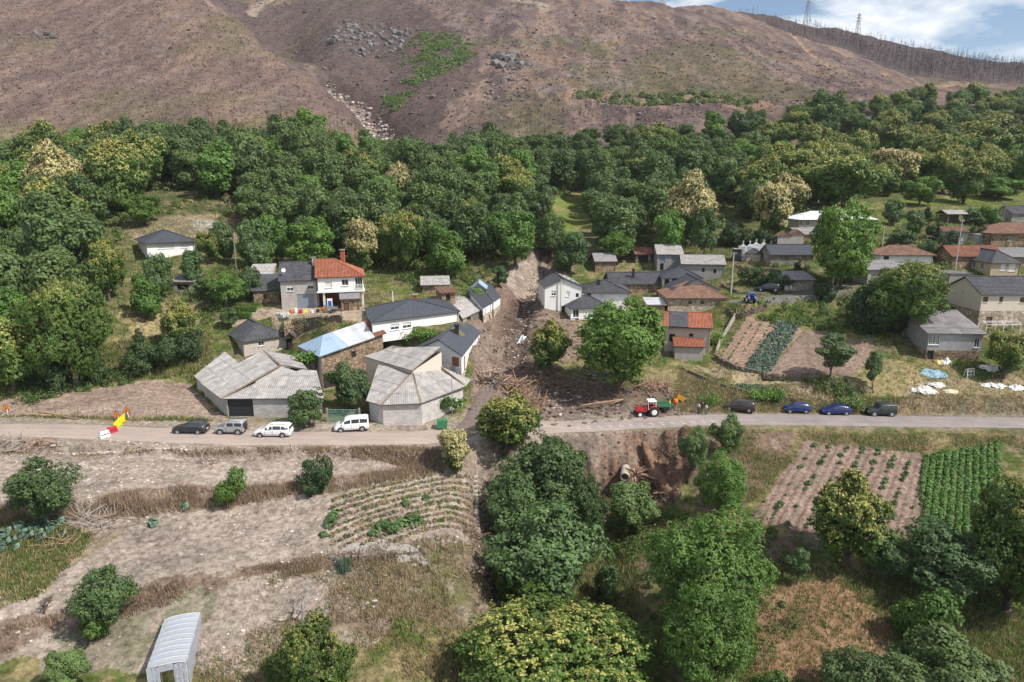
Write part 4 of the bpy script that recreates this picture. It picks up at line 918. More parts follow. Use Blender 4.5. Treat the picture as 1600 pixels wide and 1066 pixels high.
# ================================================================ BUILDING KIT
def uvmat(name, c1, c2, mortar, bw, bh, msize=.012, rough=.85, noise=.25, bump=.4, offset=.5, dirt=None, spec=.25, dirt_c=None, squash=1):
    """brick-type pattern on metre UVs, with large-scale weathering"""
    m, N, L, b = mat(name); b.inputs['Roughness'].default_value = rough; b.inputs['Specular IOR Level'].default_value = spec
    uv = N.new('ShaderNodeUVMap'); uv.uv_map = 'UVMap'
    br = N.new('ShaderNodeTexBrick'); br.offset = offset; br.inputs['Color1'].default_value = (*c1, 1); br.inputs['Color2'].default_value = (*c2, 1); br.inputs['Mortar'].default_value = (*mortar, 1)
    br.inputs['Scale'].default_value = 1; br.inputs['Mortar Size'].default_value = msize; br.inputs['Brick Width'].default_value = bw; br.inputs['Row Height'].default_value = bh; br.inputs['Bias'].default_value = 0
    L.new(uv.outputs[0], br.inputs['Vector'])
    t = N.new('ShaderNodeTexCoord'); nz = N.new('ShaderNodeTexNoise'); nz.inputs['Scale'].default_value = .8; nz.inputs['Detail'].default_value = 9; nz.inputs['Roughness'].default_value = .7; L.new(t.outputs['Object'], nz.inputs['Vector'])
    r = N.new('ShaderNodeMapRange'); r.inputs[1].default_value = .3; r.inputs[2].default_value = .7; r.inputs[3].default_value = 1-noise; r.inputs[4].default_value = 1+noise; L.new(nz.outputs['Fac'], r.inputs[0])
    oi = N.new('ShaderNodeObjectInfo'); r3 = N.new('ShaderNodeMapRange'); r3.inputs[3].default_value = .86; r3.inputs[4].default_value = 1.12; L.new(oi.outputs['Random'], r3.inputs[0])
    mm = N.new('ShaderNodeMath'); mm.operation = 'MULTIPLY'; L.new(r.outputs[0], mm.inputs[0]); L.new(r3.outputs[0], mm.inputs[1])
    vm = N.new('ShaderNodeVectorMath'); vm.operation = 'SCALE'; L.new(br.outputs['Color'], vm.inputs[0]); L.new(mm.outputs[0], vm.inputs['Scale'])
    out = vm.outputs[0]
    if dirt:
        n2 = N.new('ShaderNodeTexNoise'); n2.inputs['Scale'].default_value = 1.6; n2.inputs['Detail'].default_value = 8; n2.inputs['Roughness'].default_value = .75; L.new(t.outputs['Object'], n2.inputs['Vector'])
        r2 = N.new('ShaderNodeMapRange'); r2.inputs[1].default_value = .5; r2.inputs[2].default_value = .68; r2.inputs[4].default_value = dirt; L.new(n2.outputs['Fac'], r2.inputs[0])
        mx = N.new('ShaderNodeMix'); mx.data_type = 'RGBA'; mx.inputs['B'].default_value = (*(dirt_c or (.06, .05, .035)), 1); L.new(out, mx.inputs['A']); L.new(r2.outputs[0], mx.inputs['Factor']); out = mx.outputs['Result']
    L.new(out, b.inputs['Base Color'])
    bp = N.new('ShaderNodeBump'); bp.inputs['Strength'].default_value = bump; bp.inputs['Distance'].default_value = .02; L.new(br.outputs['Fac'], bp.inputs['Height']); bp.invert = True; L.new(bp.outputs[0], b.inputs['Normal'])
    return m
def plaster(name, c, dirt=.35, dirt_c=(.25, .22, .19), rough=.9):
    m, N, L, b = mat(name); b.inputs['Roughness'].default_value = rough; b.inputs['Specular IOR Level'].default_value = .2
    t = N.new('ShaderNodeTexCoord'); mp = N.new('ShaderNodeMapping'); mp.inputs['Scale'].default_value = (1.6, 1.6, .35); L.new(t.outputs['Object'], mp.inputs['Vector'])
    n1 = N.new('ShaderNodeTexNoise'); n1.inputs['Scale'].default_value = .9; n1.inputs['Detail'].default_value = 9; n1.inputs['Roughness'].default_value = .72; L.new(mp.outputs[0], n1.inputs['Vector'])
    r = N.new('ShaderNodeMapRange'); r.inputs[1].default_value = .46; r.inputs[2].default_value = .74; r.inputs[4].default_value = dirt; L.new(n1.outputs['Fac'], r.inputs[0])
    mx = N.new('ShaderNodeMix'); mx.data_type = 'RGBA'; mx.inputs['A'].default_value = (*c, 1); mx.inputs['B'].default_value = (*dirt_c, 1); L.new(r.outputs[0], mx.inputs['Factor']); L.new(mx.outputs['Result'], b.inputs['Base Color'])
    n2 = N.new('ShaderNodeTexNoise'); n2.inputs['Scale'].default_value = 9; n2.inputs['Detail'].default_value = 5; L.new(t.outputs['Object'], n2.inputs['Vector'])
    bp = N.new('ShaderNodeBump'); bp.inputs['Strength'].default_value = .15; bp.inputs['Distance'].default_value = .02; L.new(n2.outputs['Fac'], bp.inputs['Height']); L.new(bp.outputs[0], b.inputs['Normal'])
    return m
def stone_mat(name, c1, c2, mortar, scale=2.6, zs=1.7):
    m, N, L, b = mat(name); b.inputs['Roughness'].default_value = .92; b.inputs['Specular IOR Level'].default_value = .15
    t = N.new('ShaderNodeTexCoord'); mp = N.new('ShaderNodeMapping'); mp.inputs['Scale'].default_value = (1, 1, zs); L.new(t.outputs['Object'], mp.inputs['Vector'])
    v = N.new('ShaderNodeTexVoronoi'); v.inputs['Scale'].default_value = scale; L.new(mp.outputs[0], v.inputs['Vector'])
    ve = N.new('ShaderNodeTexVoronoi'); ve.feature = 'DISTANCE_TO_EDGE'; ve.inputs['Scale'].default_value = scale; L.new(mp.outputs[0], ve.inputs['Vector'])
    sp = N.new('ShaderNodeSeparateColor'); L.new(v.outputs['Color'], sp.inputs[0])
    mx = N.new('ShaderNodeMix'); mx.data_type = 'RGBA'; mx.inputs['A'].default_value = (*c1, 1); mx.inputs['B'].default_value = (*c2, 1); L.new(sp.outputs[0], mx.inputs['Factor'])
    r = N.new('ShaderNodeMapRange'); r.inputs[1].default_value = .03; r.inputs[2].default_value = .10; r.inputs[3].default_value = 1; r.inputs[4].default_value = 0; L.new(ve.outputs['Distance'], r.inputs[0])
    m2 = N.new('ShaderNodeMix'); m2.data_type = 'RGBA'; m2.inputs['B'].default_value = (*mortar, 1); L.new(mx.outputs['Result'], m2.inputs['A']); L.new(r.outputs[0], m2.inputs['Factor'])
    n1 = N.new('ShaderNodeTexNoise'); n1.inputs['Scale'].default_value = .7; n1.inputs['Detail'].default_value = 8; L.new(t.outputs['Object'], n1.inputs['Vector'])
    r2 = N.new('ShaderNodeMapRange'); r2.inputs[1].default_value = .3; r2.inputs[2].default_value = .7; r2.inputs[3].default_value = .7; r2.inputs[4].default_value = 1.3; L.new(n1.outputs['Fac'], r2.inputs[0])
    vm = N.new('ShaderNodeVectorMath'); vm.operation = 'SCALE'; L.new(m2.outputs['Result'], vm.inputs[0]); L.new(r2.outputs[0], vm.inputs['Scale']); L.new(vm.outputs[0], b.inputs['Base Color'])
    bp = N.new('ShaderNodeBump'); bp.inputs['Strength'].default_value = .6; bp.inputs['Distance'].default_value = .05; L.new(ve.outputs['Distance'], bp.inputs['Height']); L.new(bp.outputs[0], b.inputs['Normal'])
    return m
WM = dict(white=plaster('plaster_white', (.78, .76, .73), .30, (.5, .45, .4)), cream=plaster('plaster_cream', (.62, .54, .45), .35, (.42, .36, .30)),
 beige=plaster('plaster_beige', (.47, .41, .35), .5, (.30, .26, .22)), grey=plaster('plaster_grey', (.40, .37, .34), .6, (.24, .21, .19)),
 concrete=plaster('concrete', (.30, .285, .265), .6, (.17, .155, .14)), yellow=plaster('plaster_ochre', (.44, .36, .25), .5, (.27, .22, .17)),
 stone=stone_mat('stone_wall_brown', (.44, .31, .20), (.20, .145, .10), (.09, .07, .055), 2.1), greystone=stone_mat('stone_wall_grey', (.42, .37, .30), (.22, .19, .16), (.10, .085, .07), 2.1),
 block=uvmat('block_wall', (.56, .53, .50), (.43, .405, .385), (.30, .27, .25), .4, .2, .012, dirt=.4, dirt_c=(.27, .22, .19), bump=.3),
 palestone=stone_mat('stone_wall_pale', (.62, .52, .40), (.34, .27, .20), (.20, .165, .13), 1.9), metal=flat('wall_metal', (.35, .35, .355), .5, .3, noise=.25, nscale=2))
RM = dict(slate=uvmat('slate', (.062, .064, .074), (.098, .098, .106), (.03, .03, .034), .3, .28, .008, .75, .25, .3, dirt=.35, dirt_c=(.10, .095, .07), spec=.15),
 newslate=uvmat('slate_new', (.062, .067, .080), (.078, .084, .097), (.035, .037, .043), .3, .28, .006, .7, .12, .25, spec=.15),
 tile=uvmat('clay_tile', (.34, .15, .095), (.22, .095, .062), (.10, .035, .022), .24, .38, .02, .85, .3, .3, offset=0, dirt=.4, dirt_c=(.13, .075, .045)),
 newtile=uvmat('clay_tile_new', (.40, .145, .08), (.27, .095, .055), (.13, .045, .03), .24, .38, .03, .8, .25, .3, offset=0),
 oldtile=uvmat('clay_tile_old', (.29, .165, .115), (.19, .11, .08), (.09, .05, .035), .24, .38, .02, .9, .35, .3, offset=0, dirt=.5, dirt_c=(.20, .16, .12)),
 fibro=flat('fibre_cement', (.315, .295, .28), .9, noise=.35, nscale=1.3, vary=.14), fibrodark=flat('fibre_cement_dark', (.22, .205, .205), .9, noise=.3, nscale=1.5, vary=.16),
 blue=flat('metal_blue', (.36, .47, .60), .45, .25, noise=.1, nscale=1, vary=.06), galv=flat('metal_galvanised', (.58, .585, .60), .45, .3, noise=.15, nscale=1, vary=.12),
 white=flat('metal_white', (.75, .77, .80), .45, .1, noise=.06, nscale=1))
M_TRIM = flat('trim_white', (.72, .71, .69), .6); M_GLASS = flat('window_glass', (.045, .05, .058), .12, 0, .6); M_DOOR = flat('door_brown', (.12, .065, .04), .6, noise=.2)
M_BLIND = flat('blind_white', (.66, .65, .62), .6, noise=.06); M_DARKIN = flat('interior_dark', (.035, .030, .027), .95, noise=.3); M_TIMBER = flat('timber_old', (.20, .145, .10), .9, noise=.4, nscale=3)
M_RUST = flat('rust_brown', (.30, .13, .06), .8, noise=.25, nscale=5); M_METAL = flat('steel', (.35, .35, .36), .5, .7, noise=.1); M_BLK = flat('black_metal', (.035, .037, .042), .5, .2, noise=.15)
M_BRICK = uvmat('brick', (.36, .14, .08), (.28, .10, .06), (.30, .27, .24), .24, .08, .01); M_REDB = flat('brick_red', (.34, .10, .055), .85, noise=.2, nscale=6)
M_GREYP = flat('door_grey_blue', (.20, .23, .27), .55, noise=.12); M_CONC = WM['concrete']; M_GUT = flat('gutter', (.10, .09, .085), .5, .3)
def clip_poly(P, f):
    out = []; n = len(P)
    for i in range(n):
        a, b = P[i], P[(i+1) % n]; fa, fb = f(a), f(b)
        if fa >= 0: out.append(a)
        if (fa > 0 > fb) or (fa < 0 < fb): t = fa/(fa-fb); out.append((a[0]+(b[0]-a[0])*t, a[1]+(b[1]-a[1])*t))
    return out
def roof_face(P3, kind, parent, joined=True, seed=0, thick=.10, px_m=8, name='roof_slope'):
    """P3: convex polygon whose first edge is the eave; covered by real courses, tile columns or corrugated sheets"""
    P3 = [Vector(p) for p in P3]; ex = (P3[1]-P3[0]).normalized()
    n = Vector((0, 0, 0))
    for i in range(1, len(P3)-1): n += (P3[i]-P3[0]).cross(P3[i+1]-P3[0])
    n.normalize()
    if n.z < 0: P3 = [P3[1], P3[0]]+P3[:1:-1]; ex = -ex; n = -n
    ex = (P3[1]-P3[0]).normalized(); ey = n.cross(ex)
    if ey.z < 0: ex = -ex; ey = -ey
    o = P3[0]; P2 = [((p-o).dot(ex), (p-o).dot(ey)) for p in P3]
    def W3(u, v, h): return o+ex*u+ey*v+n*h
    rnd = random.Random(seed+int(abs(o.x*7+o.y*3)))
    us = [p[0] for p in P2]; vs = [p[1] for p in P2]
    sh = (rnd.uniform(0, 50), rnd.uniform(0, 50))
    base = MB(); bot = [W3(u, v, -thick) for u, v in P2]; top = [W3(u, v, .0) for u, v in P2]
    base.poly(top, 0, P2); base.poly(bot[::-1], 0, P2[::-1])
    for i in range(len(P2)): j = (i+1) % len(P2); base.poly([bot[i], bot[j], top[j], top[i]], 0, [(0,0),(1,0),(1,.1),(0,.1)])
    fam = 'slate' if 'slate' in kind else 'tile' if 'tile' in kind else 'fibro' if 'fibro' in kind else 'metal'
    if fam == 'slate':
        st = .42; v = min(vs)
        while v < max(vs):
            a, b = v, v+st
            q = clip_poly(P2, lambda p: p[1]-a); q = clip_poly(q, lambda p: b-p[1]) if len(q) > 2 else q
            if len(q) > 2:
                base.poly([W3(x, y, .008+.035*(b-y)/st) for x, y in q], 0, [(x+sh[0], y+sh[1]) for x, y in q])
                lo = sorted([p for p in q if abs(p[1]-a) < 1e-4])
                if len(lo) >= 2: x0, x1 = lo[0][0], lo[-1][0]; base.poly([W3(x0, a, .0), W3(x1, a, .0), W3(x1, a, .043), W3(x0, a, .043)], 0)
            v = b
        return base.obj(name, RM[kind], parent)
    if fam == 'tile':
        pt = .24; u = min(us); prof = [(0, 0), (.22, .06), (.5, .075), (.78, .06), (1, 0)]
        while u < max(us):
            for (a0, h0), (a1, h1) in zip(prof, prof[1:]):
                a, b = u+a0*pt, u+a1*pt
                q = clip_poly(P2, lambda p: p[0]-a); q = clip_poly(q, lambda p: b-p[0]) if len(q) > 2 else q
                if len(q) > 2: base.poly([W3(x, y, .006+h0+(h1-h0)*(x-a)/(b-a)) for x, y in q], 0, [(x+sh[0]-sh[0] % pt, y+sh[1]) for x, y in q])
            u += pt
        return base.obj(name, RM[kind], parent)
    base_o = base.obj(name, M_TIMBER if fam == 'fibro' else RM[kind], parent)
    # corrugated sheets: each a part of its own (or joined when they are too small in view)
    pitch, amp = (.28, .05) if fam == 'fibro' else (.30, .022); sw = pitch*(4 if fam == 'fibro' else 3); sl = 2.35 if fam == 'fibro' else 3.4
    jm = MB() if joined else None; vi = 0; v = min(vs)
    while v < max(vs):
        u = min(us); 
        while u < max(us):
            mb = jm or MB(); lift = .02+rnd.uniform(0, .02)+.012*vi % .03; tl = rnd.uniform(-.006, .012); cnt = 0; ul = u+sw+.02; vl = v+sl+(.06 if v+sl < max(vs) else 0)
            k = 0; a = u
            while a < u+sw-1e-6:
                b = a+pitch/2; h0, h1 = (0, amp) if k % 2 == 0 else (amp, 0)
                q = clip_poly(P2, lambda p: p[0]-a)
                for f in (lambda p: b-p[0], lambda p: p[1]-v, lambda p: vl-p[1]):
                    if len(q) > 2: q = clip_poly(q, f)
                if len(q) > 2: mb.poly([W3(x, y, lift+h0+(h1-h0)*(x-a)/(b-a)+(.03 if y < v+.01 else 0)+tl*(y-v)) for x, y in q], 0, q); cnt += 1
                a = b; k += 1
            if not joined and cnt:
                mb.obj('roof_sheet', RM[kind], base_o)
            u += sw
        v += sl; vi += 1
    if joined and jm.f: jm.obj('roof_sheet', RM[kind], base_o)
    return base_o
def ridge_bar(a, b, parent, m, w=.28, name='ridge_cap'):
    mb = MB(); mb.bar(Vector(a)+Vector((0, 0, .06)), Vector(b)+Vector((0, 0, .06)), w, .12); return mb.obj(name, m, parent)
def wall_run(mb, A, B, z0, z1, opens, th=.18, mi=0, z1b=None):
    """one wall face A->B (outside on the right), openings cut through to a reveal; opens: (u,z,w,h) about their centre"""
    A = Vector((A[0], A[1], 0)); B = Vector((B[0], B[1], 0)); d = B-A; Lw = d.length; d.normalize(); n = Vector((d.y, -d.x, 0))
    us = sorted({0, Lw}|{c for o in opens for c in (o[0]-o[2]/2, o[0]+o[2]/2) if 0 < c < Lw}); zs = sorted({z0, z1}|{c for o in opens for c in (o[1]-o[3]/2, o[1]+o[3]/2) if z0 < c < z1})
    def P(u, z, off=0): 
        if z1b is not None and z > z0 and z == z1: z = z1+(z1b-z1)*u/Lw
        return A+d*u+n*off+Vector((0, 0, z))
    for u0, u1 in zip(us, us[1:]):
        for a, b in zip(zs, zs[1:]):
            cu, cz = (u0+u1)/2, (a+b)/2
            if any(abs(cu-o[0]) < o[2]/2 and abs(cz-o[1]) < o[3]/2 for o in opens): continue
            mb.poly([P(u0, a), P(u1, a), P(u1, b), P(u0, b)], mi, [(u0, a), (u1, a), (u1, b), (u0, b)])
    for o in opens:
        u0, u1, a, b = o[0]-o[2]/2, o[0]+o[2]/2, o[1]-o[3]/2, o[1]+o[3]/2
        for (p, q) in (((u0,a),(u1,a)), ((u1,a),(u1,b)), ((u1,b),(u0,b)), ((u0,b),(u0,a))):
            mb.poly([P(*p), P(*p, off=-th), P(*q, off=-th), P(*q)], mi, [(0,0),(th,0),(th,1),(0,1)])
    return A, d, n, Lw
def window(parent, A, d, n, u, z, w, h, kind='win', frame=None, th=.18):
    """frame, pane and sill set in the opening; kinds: win, door, gate, blind, dark, shop"""
    frame = frame or M_TRIM; c = A+d*u+Vector((0, 0, z)); up = Vector((0, 0, 1))
    mb = MB(); f = .07 if w < 1.6 else .09; o = -th+.05
    def P(x, y, off): return c+d*x+up*y+n*off
    if kind == 'dark':
        mb.poly([P(-w/2,-h/2,-th), P(w/2,-h/2,-th), P(w/2,h/2,-th), P(-w/2,h/2,-th)]); return mb.obj('opening', M_DARKIN, parent)
    if kind in ('door', 'gate', 'blind'):
        m = {'door': M_DOOR, 'gate': M_GREYP, 'blind': M_BLIND}[kind] if frame is M_TRIM else frame
        mb.bar(P(0, -h/2, o), P(0, h/2, o), w, .04, up=n)
        pan = mb.obj({'door': 'door', 'gate': 'garage_door', 'blind': 'shutter'}[kind], m, parent)
        mr = MB(); k = max(2, int(h/.45)) if kind != 'door' else 2
        for i in range(1, k): y = -h/2+h*i/k; mr.bar(P(-w/2+.04, y, o+.03), P(w/2-.04, y, o+.03), .03, .025, up=n)
        mr.obj('slat', m, pan)
        if kind == 'door': md = MB(); md.box(P(w*.36, 0, o+.05), (.05, .05, .14)); md.obj('handle', M_METAL, pan)
        if kind != 'blind': return pan
        ms = MB(); ms.bar(P(-w/2-.06, -h/2-.03, .03), P(w/2+.06, -h/2-.03, .03), .14, .05); ms.obj('sill', M_TRIM, pan); return pan
    for a, b in (((-w/2+f/2,-h/2),(-w/2+f/2,h/2)), ((w/2-f/2,-h/2),(w/2-f/2,h/2)), ((-w/2,-h/2+f/2),(w/2,-h/2+f/2)), ((-w/2,h/2-f/2),(w/2,h/2-f/2))): mb.bar(P(*a, o), P(*b, o), f, .06, up=n)
    nm = 1 if w < 1.6 else max(1, int(w/.7))
    for i in range(nm): x = -w/2+w*(i+1)/(nm+1); mb.bar(P(x,-h/2,o), P(x,h/2,o), .05, .05, up=n)
    if kind == 'grid':
        for i in range(1, 5): y = -h/2+h*i/5; mb.bar(P(-w/2,y,o), P(w/2,y,o), .04, .05, up=n)
        for i in range(1, 5): x = -w/2+w*i/5; mb.bar(P(x,-h/2,o), P(x,h/2,o), .04, .05, up=n)
    wo = mb.obj('window', frame, parent)
    mp = MB(); mp.poly([P(-w/2,-h/2,o-.03), P(w/2,-h/2,o-.03), P(w/2,h/2,o-.03), P(-w/2,h/2,o-.03)]); mp.obj('pane', M_GLASS, wo)
    if kind == 'half': mc = MB(); mc.bar(P(0, .0, o-.005), P(0, h/2, o-.005), w-.1, .02, up=n); mc.obj('blind', M_BLIND, wo)
    ms = MB(); ms.bar(P(-w/2-.08, -h/2-.035, .04), P(w/2+.08, -h/2-.035, .04), .16, .06); ms.obj('sill', M_TRIM if frame is M_TRIM else M_CONC, wo)
    return wo
def eave_z(bx, by, ey):
    g = hit(bx, by); return CAMZ-tt(ey)*g.y, g
def quad_px(A, B, C, ze):
    a, b, c = at_z(*A, ze), at_z(*B, ze), at_z(*C, ze); return [a, b, c, a+c-b]
def quad_rect(base, px2, yaw, D, ey):
    """front-left ground corner, photo x of the other front corner, yaw (deg, right end farther), depth"""
    g = hit(*base); ze = CAMZ-tt(ey)*g.y; y = R(yaw); ca, sa = math.cos(y), math.sin(y)
    # solve the length so that the right corner falls in column px2
    u2 = (px2-800)/FPX; d0 = g.y*CP+(CAMZ-g.z)*SP
    Lr = (u2*d0-g.x)/(ca-u2*sa*CP)
    b0 = Vector((g.x, g.y, ze)); b1 = b0+Vector((ca, sa, 0))*Lr; dv = Vector((-sa, ca, 0))*D
    return [b0, b1, b1+dv, b0+dv], ze, g.z
def inset(Q, k):
    c = sum(Q, Vector())/len(Q); n = len(Q); out = []
    for i in range(n):
        p, a, b = Q[i], Q[i-1], Q[(i+1) % n]; e1 = (p-a).normalized(); e2 = (b-p).normalized()
        n1 = Vector((-e1.y, e1.x, 0)); n2 = Vector((-e2.y, e2.x, 0)); m = (n1+n2); m = m/max(m.dot(n1), .3)
        out.append(p+m*k)
    return out
BCOUNT = [0]
def house(name, label, cat, Q, ze, wall='white', roof='slate', shape='hip', rise=2.0, wins=(), over=.35, eaves_given=False, axis='x', joined=True, z0=None, group=None, low=None, lowh=0, ridge=True, ridge_m=None, high=2, plinth=None, ridge_k=1.0, gutter=True):
    """Q: four corners (front-left, front-right, back-right, back-left) at eave height"""
    BCOUNT[0] += 1
    Qe = Q if eaves_given else inset(Q, -over); Qw = inset(Q, over) if eaves_given else Q
    gs = [gz(p.x, p.y) for p in Qw]; zb = (min(gs)-.5) if z0 is None else z0
    root = thing(name, label, cat, (Qw[0].x, Qw[0].y, gs[0] if z0 is None else z0), group=group)
    inv = Matrix.Translation(-root.location)
    class PB(MB): pass
    # everything is generated in world space, then moved into the root's frame
    before = set(bpy.data.objects)
    sides = []; nW = len(Qw)
    opens = [[] for _ in range(nW)]; spec = []
    for wn_ in wins:
        px, py, w_, h_, kd = wn_[:5]; fm = wn_[5] if len(wn_) > 5 else None
        dr = ray(px, py); best = None
        for i in range(nW):
            a, b = Qw[i], Qw[(i+1) % nW]; d = (b-a); d.z = 0; Lw = d.length; d.normalize(); nn = Vector((d.y, -d.x, 0))
            den = nn.x*dr[0]+nn.y*dr[1]
            if den >= -1e-4: continue
            k = (nn.x*a.x+nn.y*a.y)/den; P = Vector((dr[0]*k, dr[1]*k, CAMZ+dr[2]*k)); u = (P-a).dot(d)
            if w_/2 < u < Lw-w_/2 or (best is None and -0.5 < u < Lw+.5):
                u = min(max(u, w_/2+.12), Lw-w_/2-.12)
                if best is None or k < best[4]: best = (i, u, P.z, Lw, k)
        if best is None: print('window off wall', name, wn_); continue
        i, u, z, _, _ = best; zt = ze-.1
        if shape == 'gable' and z+h_/2 > zt: z = zt-h_/2-.02
        z = min(z, zt-h_/2)
        if kd in ('door', 'gate', 'open'): z = max(gs[i]+h_/2+.02, z) if z0 is None else z
        opens[i].append((u, z, w_, h_)); spec.append((i, u, z, w_, h_, kd, fm))
    mb = MB(); faces = []
    wm = [WM[wall], WM[low] if low else WM[wall]]
    for i in range(nW):
        a, b = Qw[i], Qw[(i+1) % nW]
        zsplit = [zb, ze]
        if low: zsplit = [zb, min(gs)+lowh, ze]
        for s_ in range(len(zsplit)-1):
            lo, hi = zsplit[s_], zsplit[s_+1]
            op = [(u, (max(z-h/2, lo)+min(z+h/2, hi))/2, w, min(z+h/2, hi)-max(z-h/2, lo)) for u, z, w, h in opens[i] if min(z+h/2, hi)-max(z-h/2, lo) > .05]
            fr = wall_run(mb, a, b, lo, hi, op, mi=(1 if low and s_ == 0 else 0))
        faces.append(fr)
    # roof
    e0, e1, e2, e3 = Qe; up = Vector((0, 0, rise)); RF = []; RL = []; rm = RM[roof] if isinstance(roof, str) else None
    rk = [roof]*4 if isinstance(roof, str) else roof
    if shape == 'hip':
        LX = ((e1-e0).length+(e2-e3).length)/2; LY = ((e3-e0).length+(e2-e1).length)/2
        if LX >= LY:
            m0 = (e0+e3)/2; m1 = (e1+e2)/2; k = min(.5, LY/LX/2*ridge_k); r0 = m0.lerp(m1, k)+up; r1 = m1.lerp(m0, k)+up
            RF = [([e0, e1, r1, r0], 0), ([e1, e2, r1], 1), ([e2, e3, r0, r1], 2), ([e3, e0, r0], 3)]
            RL = [(r0, r1), (e0, r0), (e3, r0), (e1, r1), (e2, r1)]
        else:
            m0 = (e0+e1)/2; m1 = (e3+e2)/2; k = min(.5, LX/LY/2*ridge_k); r0 = m0.lerp(m1, k)+up; r1 = m1.lerp(m0, k)+up
            RF = [([e0, e1, r0], 0), ([e1, e2, r1, r0], 1), ([e2, e3, r1], 2), ([e3, e0, r0, r1], 3)]
            RL = [(r0, r1), (e0, r0), (e1, r0), (e2, r1), (e3, r1)]
    elif shape == 'hipright':
        m0 = (e0+e3)/2; m1 = (e1+e2)/2; r0 = m0+up; r1 = m1.lerp(m0, .62)+up; RF = [([e0, e1, r1, r0], 0), ([e1, e2, r1], 1), ([e2, e3, r0, r1], 2)]; RL = [(r0, r1), (e1, r1), (e2, r1)]
    elif shape == 'gable':
        if axis == 'x':
            r0 = (e0+e3)/2+up; r1 = (e1+e2)/2+up; RF = [([e0, e1, r1, r0], 0), ([e2, e3, r0, r1], 2)]; RL = [(r0, r1)]
            g0 = (Qw[0]+Qw[3])/2; g1 = (Qw[1]+Qw[2])/2; kk = rise*.96
            mb.poly([Qw[3], Qw[0], g0+Vector((0,0,kk-.05))], 0, [(0, 3), (5, 3), (2.5, 5)]); mb.poly([Qw[1], Qw[2], g1+Vector((0,0,kk-.05))], 0, [(0, 3), (5, 3), (2.5, 5)])
        else:
            r0 = (e0+e1)/2+up; r1 = (e3+e2)/2+up; RF = [([e1, e2, r1, r0], 1), ([e3, e0, r0, r1], 3)]; RL = [(r0, r1)]
            g0 = (Qw[0]+Qw[1])/2; g1 = (Qw[3]+Qw[2])/2; kk = rise*.96
            mb.poly([Qw[0], Qw[1], g0+Vector((0,0,kk-.05))], 0, [(0, 3), (5, 3), (2.5, 5)]); mb.poly([Qw[2], Qw[3], g1+Vector((0,0,kk-.05))], 0, [(0, 3), (5, 3), (2.5, 5)])
    elif shape == 'shed':
        z = [Vector((0, 0, 0))]*4; z = list(z)
        hi = {2: (2, 3), 0: (0, 1), 1: (1, 2), 3: (3, 0)}[high]
        for k in hi: z[k] = up
        E = [e+q for e, q in zip(Qe, z)]; lo = (hi[0]+2) % 4; order = [E[(lo+j) % 4] for j in range(4)]
        RF = [(order, 0)]; RL = []
        for i in range(4):
            j = (i+1) % 4; zi, zj = z[i], z[j]
            if zi.z+zj.z > 0: 
                pts = [Qw[i], Qw[j]]+([Qw[j]+zj*.95] if zj.z else [])+([Qw[i]+zi*.95] if zi.z else [])
                mb.poly(pts, 0, [(p.x, p.z) for p in pts])
    elif shape == 'flat':
        RF = [(Qe, 0)]
    mb.obj('wall', wm, root)
    for (i, u, z, w_, h_, kd, fm) in spec:
        A_, d_, n_, _ = faces[i]
        if kd == 'open':
            m2 = MB(); c_ = A_+d_*u+Vector((0, 0, z)); m2.box(c_-n_*1.2, (w_, .05, h_), rz=math.atan2(d_.y, d_.x)); m2.obj('opening', M_DARKIN, root)
        else: window(root, A_, d_, n_, u, z, w_, h_, kd, fm)
    for k, (pts, side) in enumerate(RF): roof_face(pts, rk[side], root, joined=joined, seed=BCOUNT[0]*7+k)
    cm = ridge_m or (RM[rk[0]] if rk[0] != 'fibro' else RM['fibro'])
    if ridge:
        for a, b in RL: ridge_bar(a, b, root, cm, .26)
    # gutter along the front eave and a downpipe
    if gutter and shape in ('hip', 'gable') and (axis == 'x' or shape == 'hip'):
        g = MB(); g.bar(e0+Vector((0, 0, -.08)), e1+Vector((0, 0, -.08)), .12, .12); g.obj('gutter', M_GUT, root)
        g = MB(); p = Qw[1]; q = Qw[1]-Qw[0]; q.z = 0; q.normalize(); nn = Vector((q.y, -q.x, 0)); p = p-q*.2+nn*.07; g.tube([(p.x, p.y, ze-.1), (p.x, p.y, max(gs[1], zb)+.1)], .05, 6); g.obj('downpipe', M_GUT, root)
    for o in set(bpy.data.objects)-before:
        if o.parent is root and o.type == 'MESH': o.data.transform(inv)
    for o in set(bpy.data.objects)-before:
        if o.parent is not None and o.parent is not root and o.type == 'MESH': o.data.transform(inv)
    return root, Qe, RL, RF
def chimney(root, p, w=.6, h=1.3, m=None, cap=True):
    mb = MB(); q = Vector(p)-root.location; mb.box(q+Vector((0, 0, h/2-.4)), (w, w, h+.8)); c = mb.obj('chimney', m or M_REDB, root)
    if cap: k = MB(); k.box(q+Vector((0, 0, h+.05)), (w*1.35, w*1.35, .12)); k.obj('chimney_cap', M_BLK if m is M_BLK else M_CONC, c)
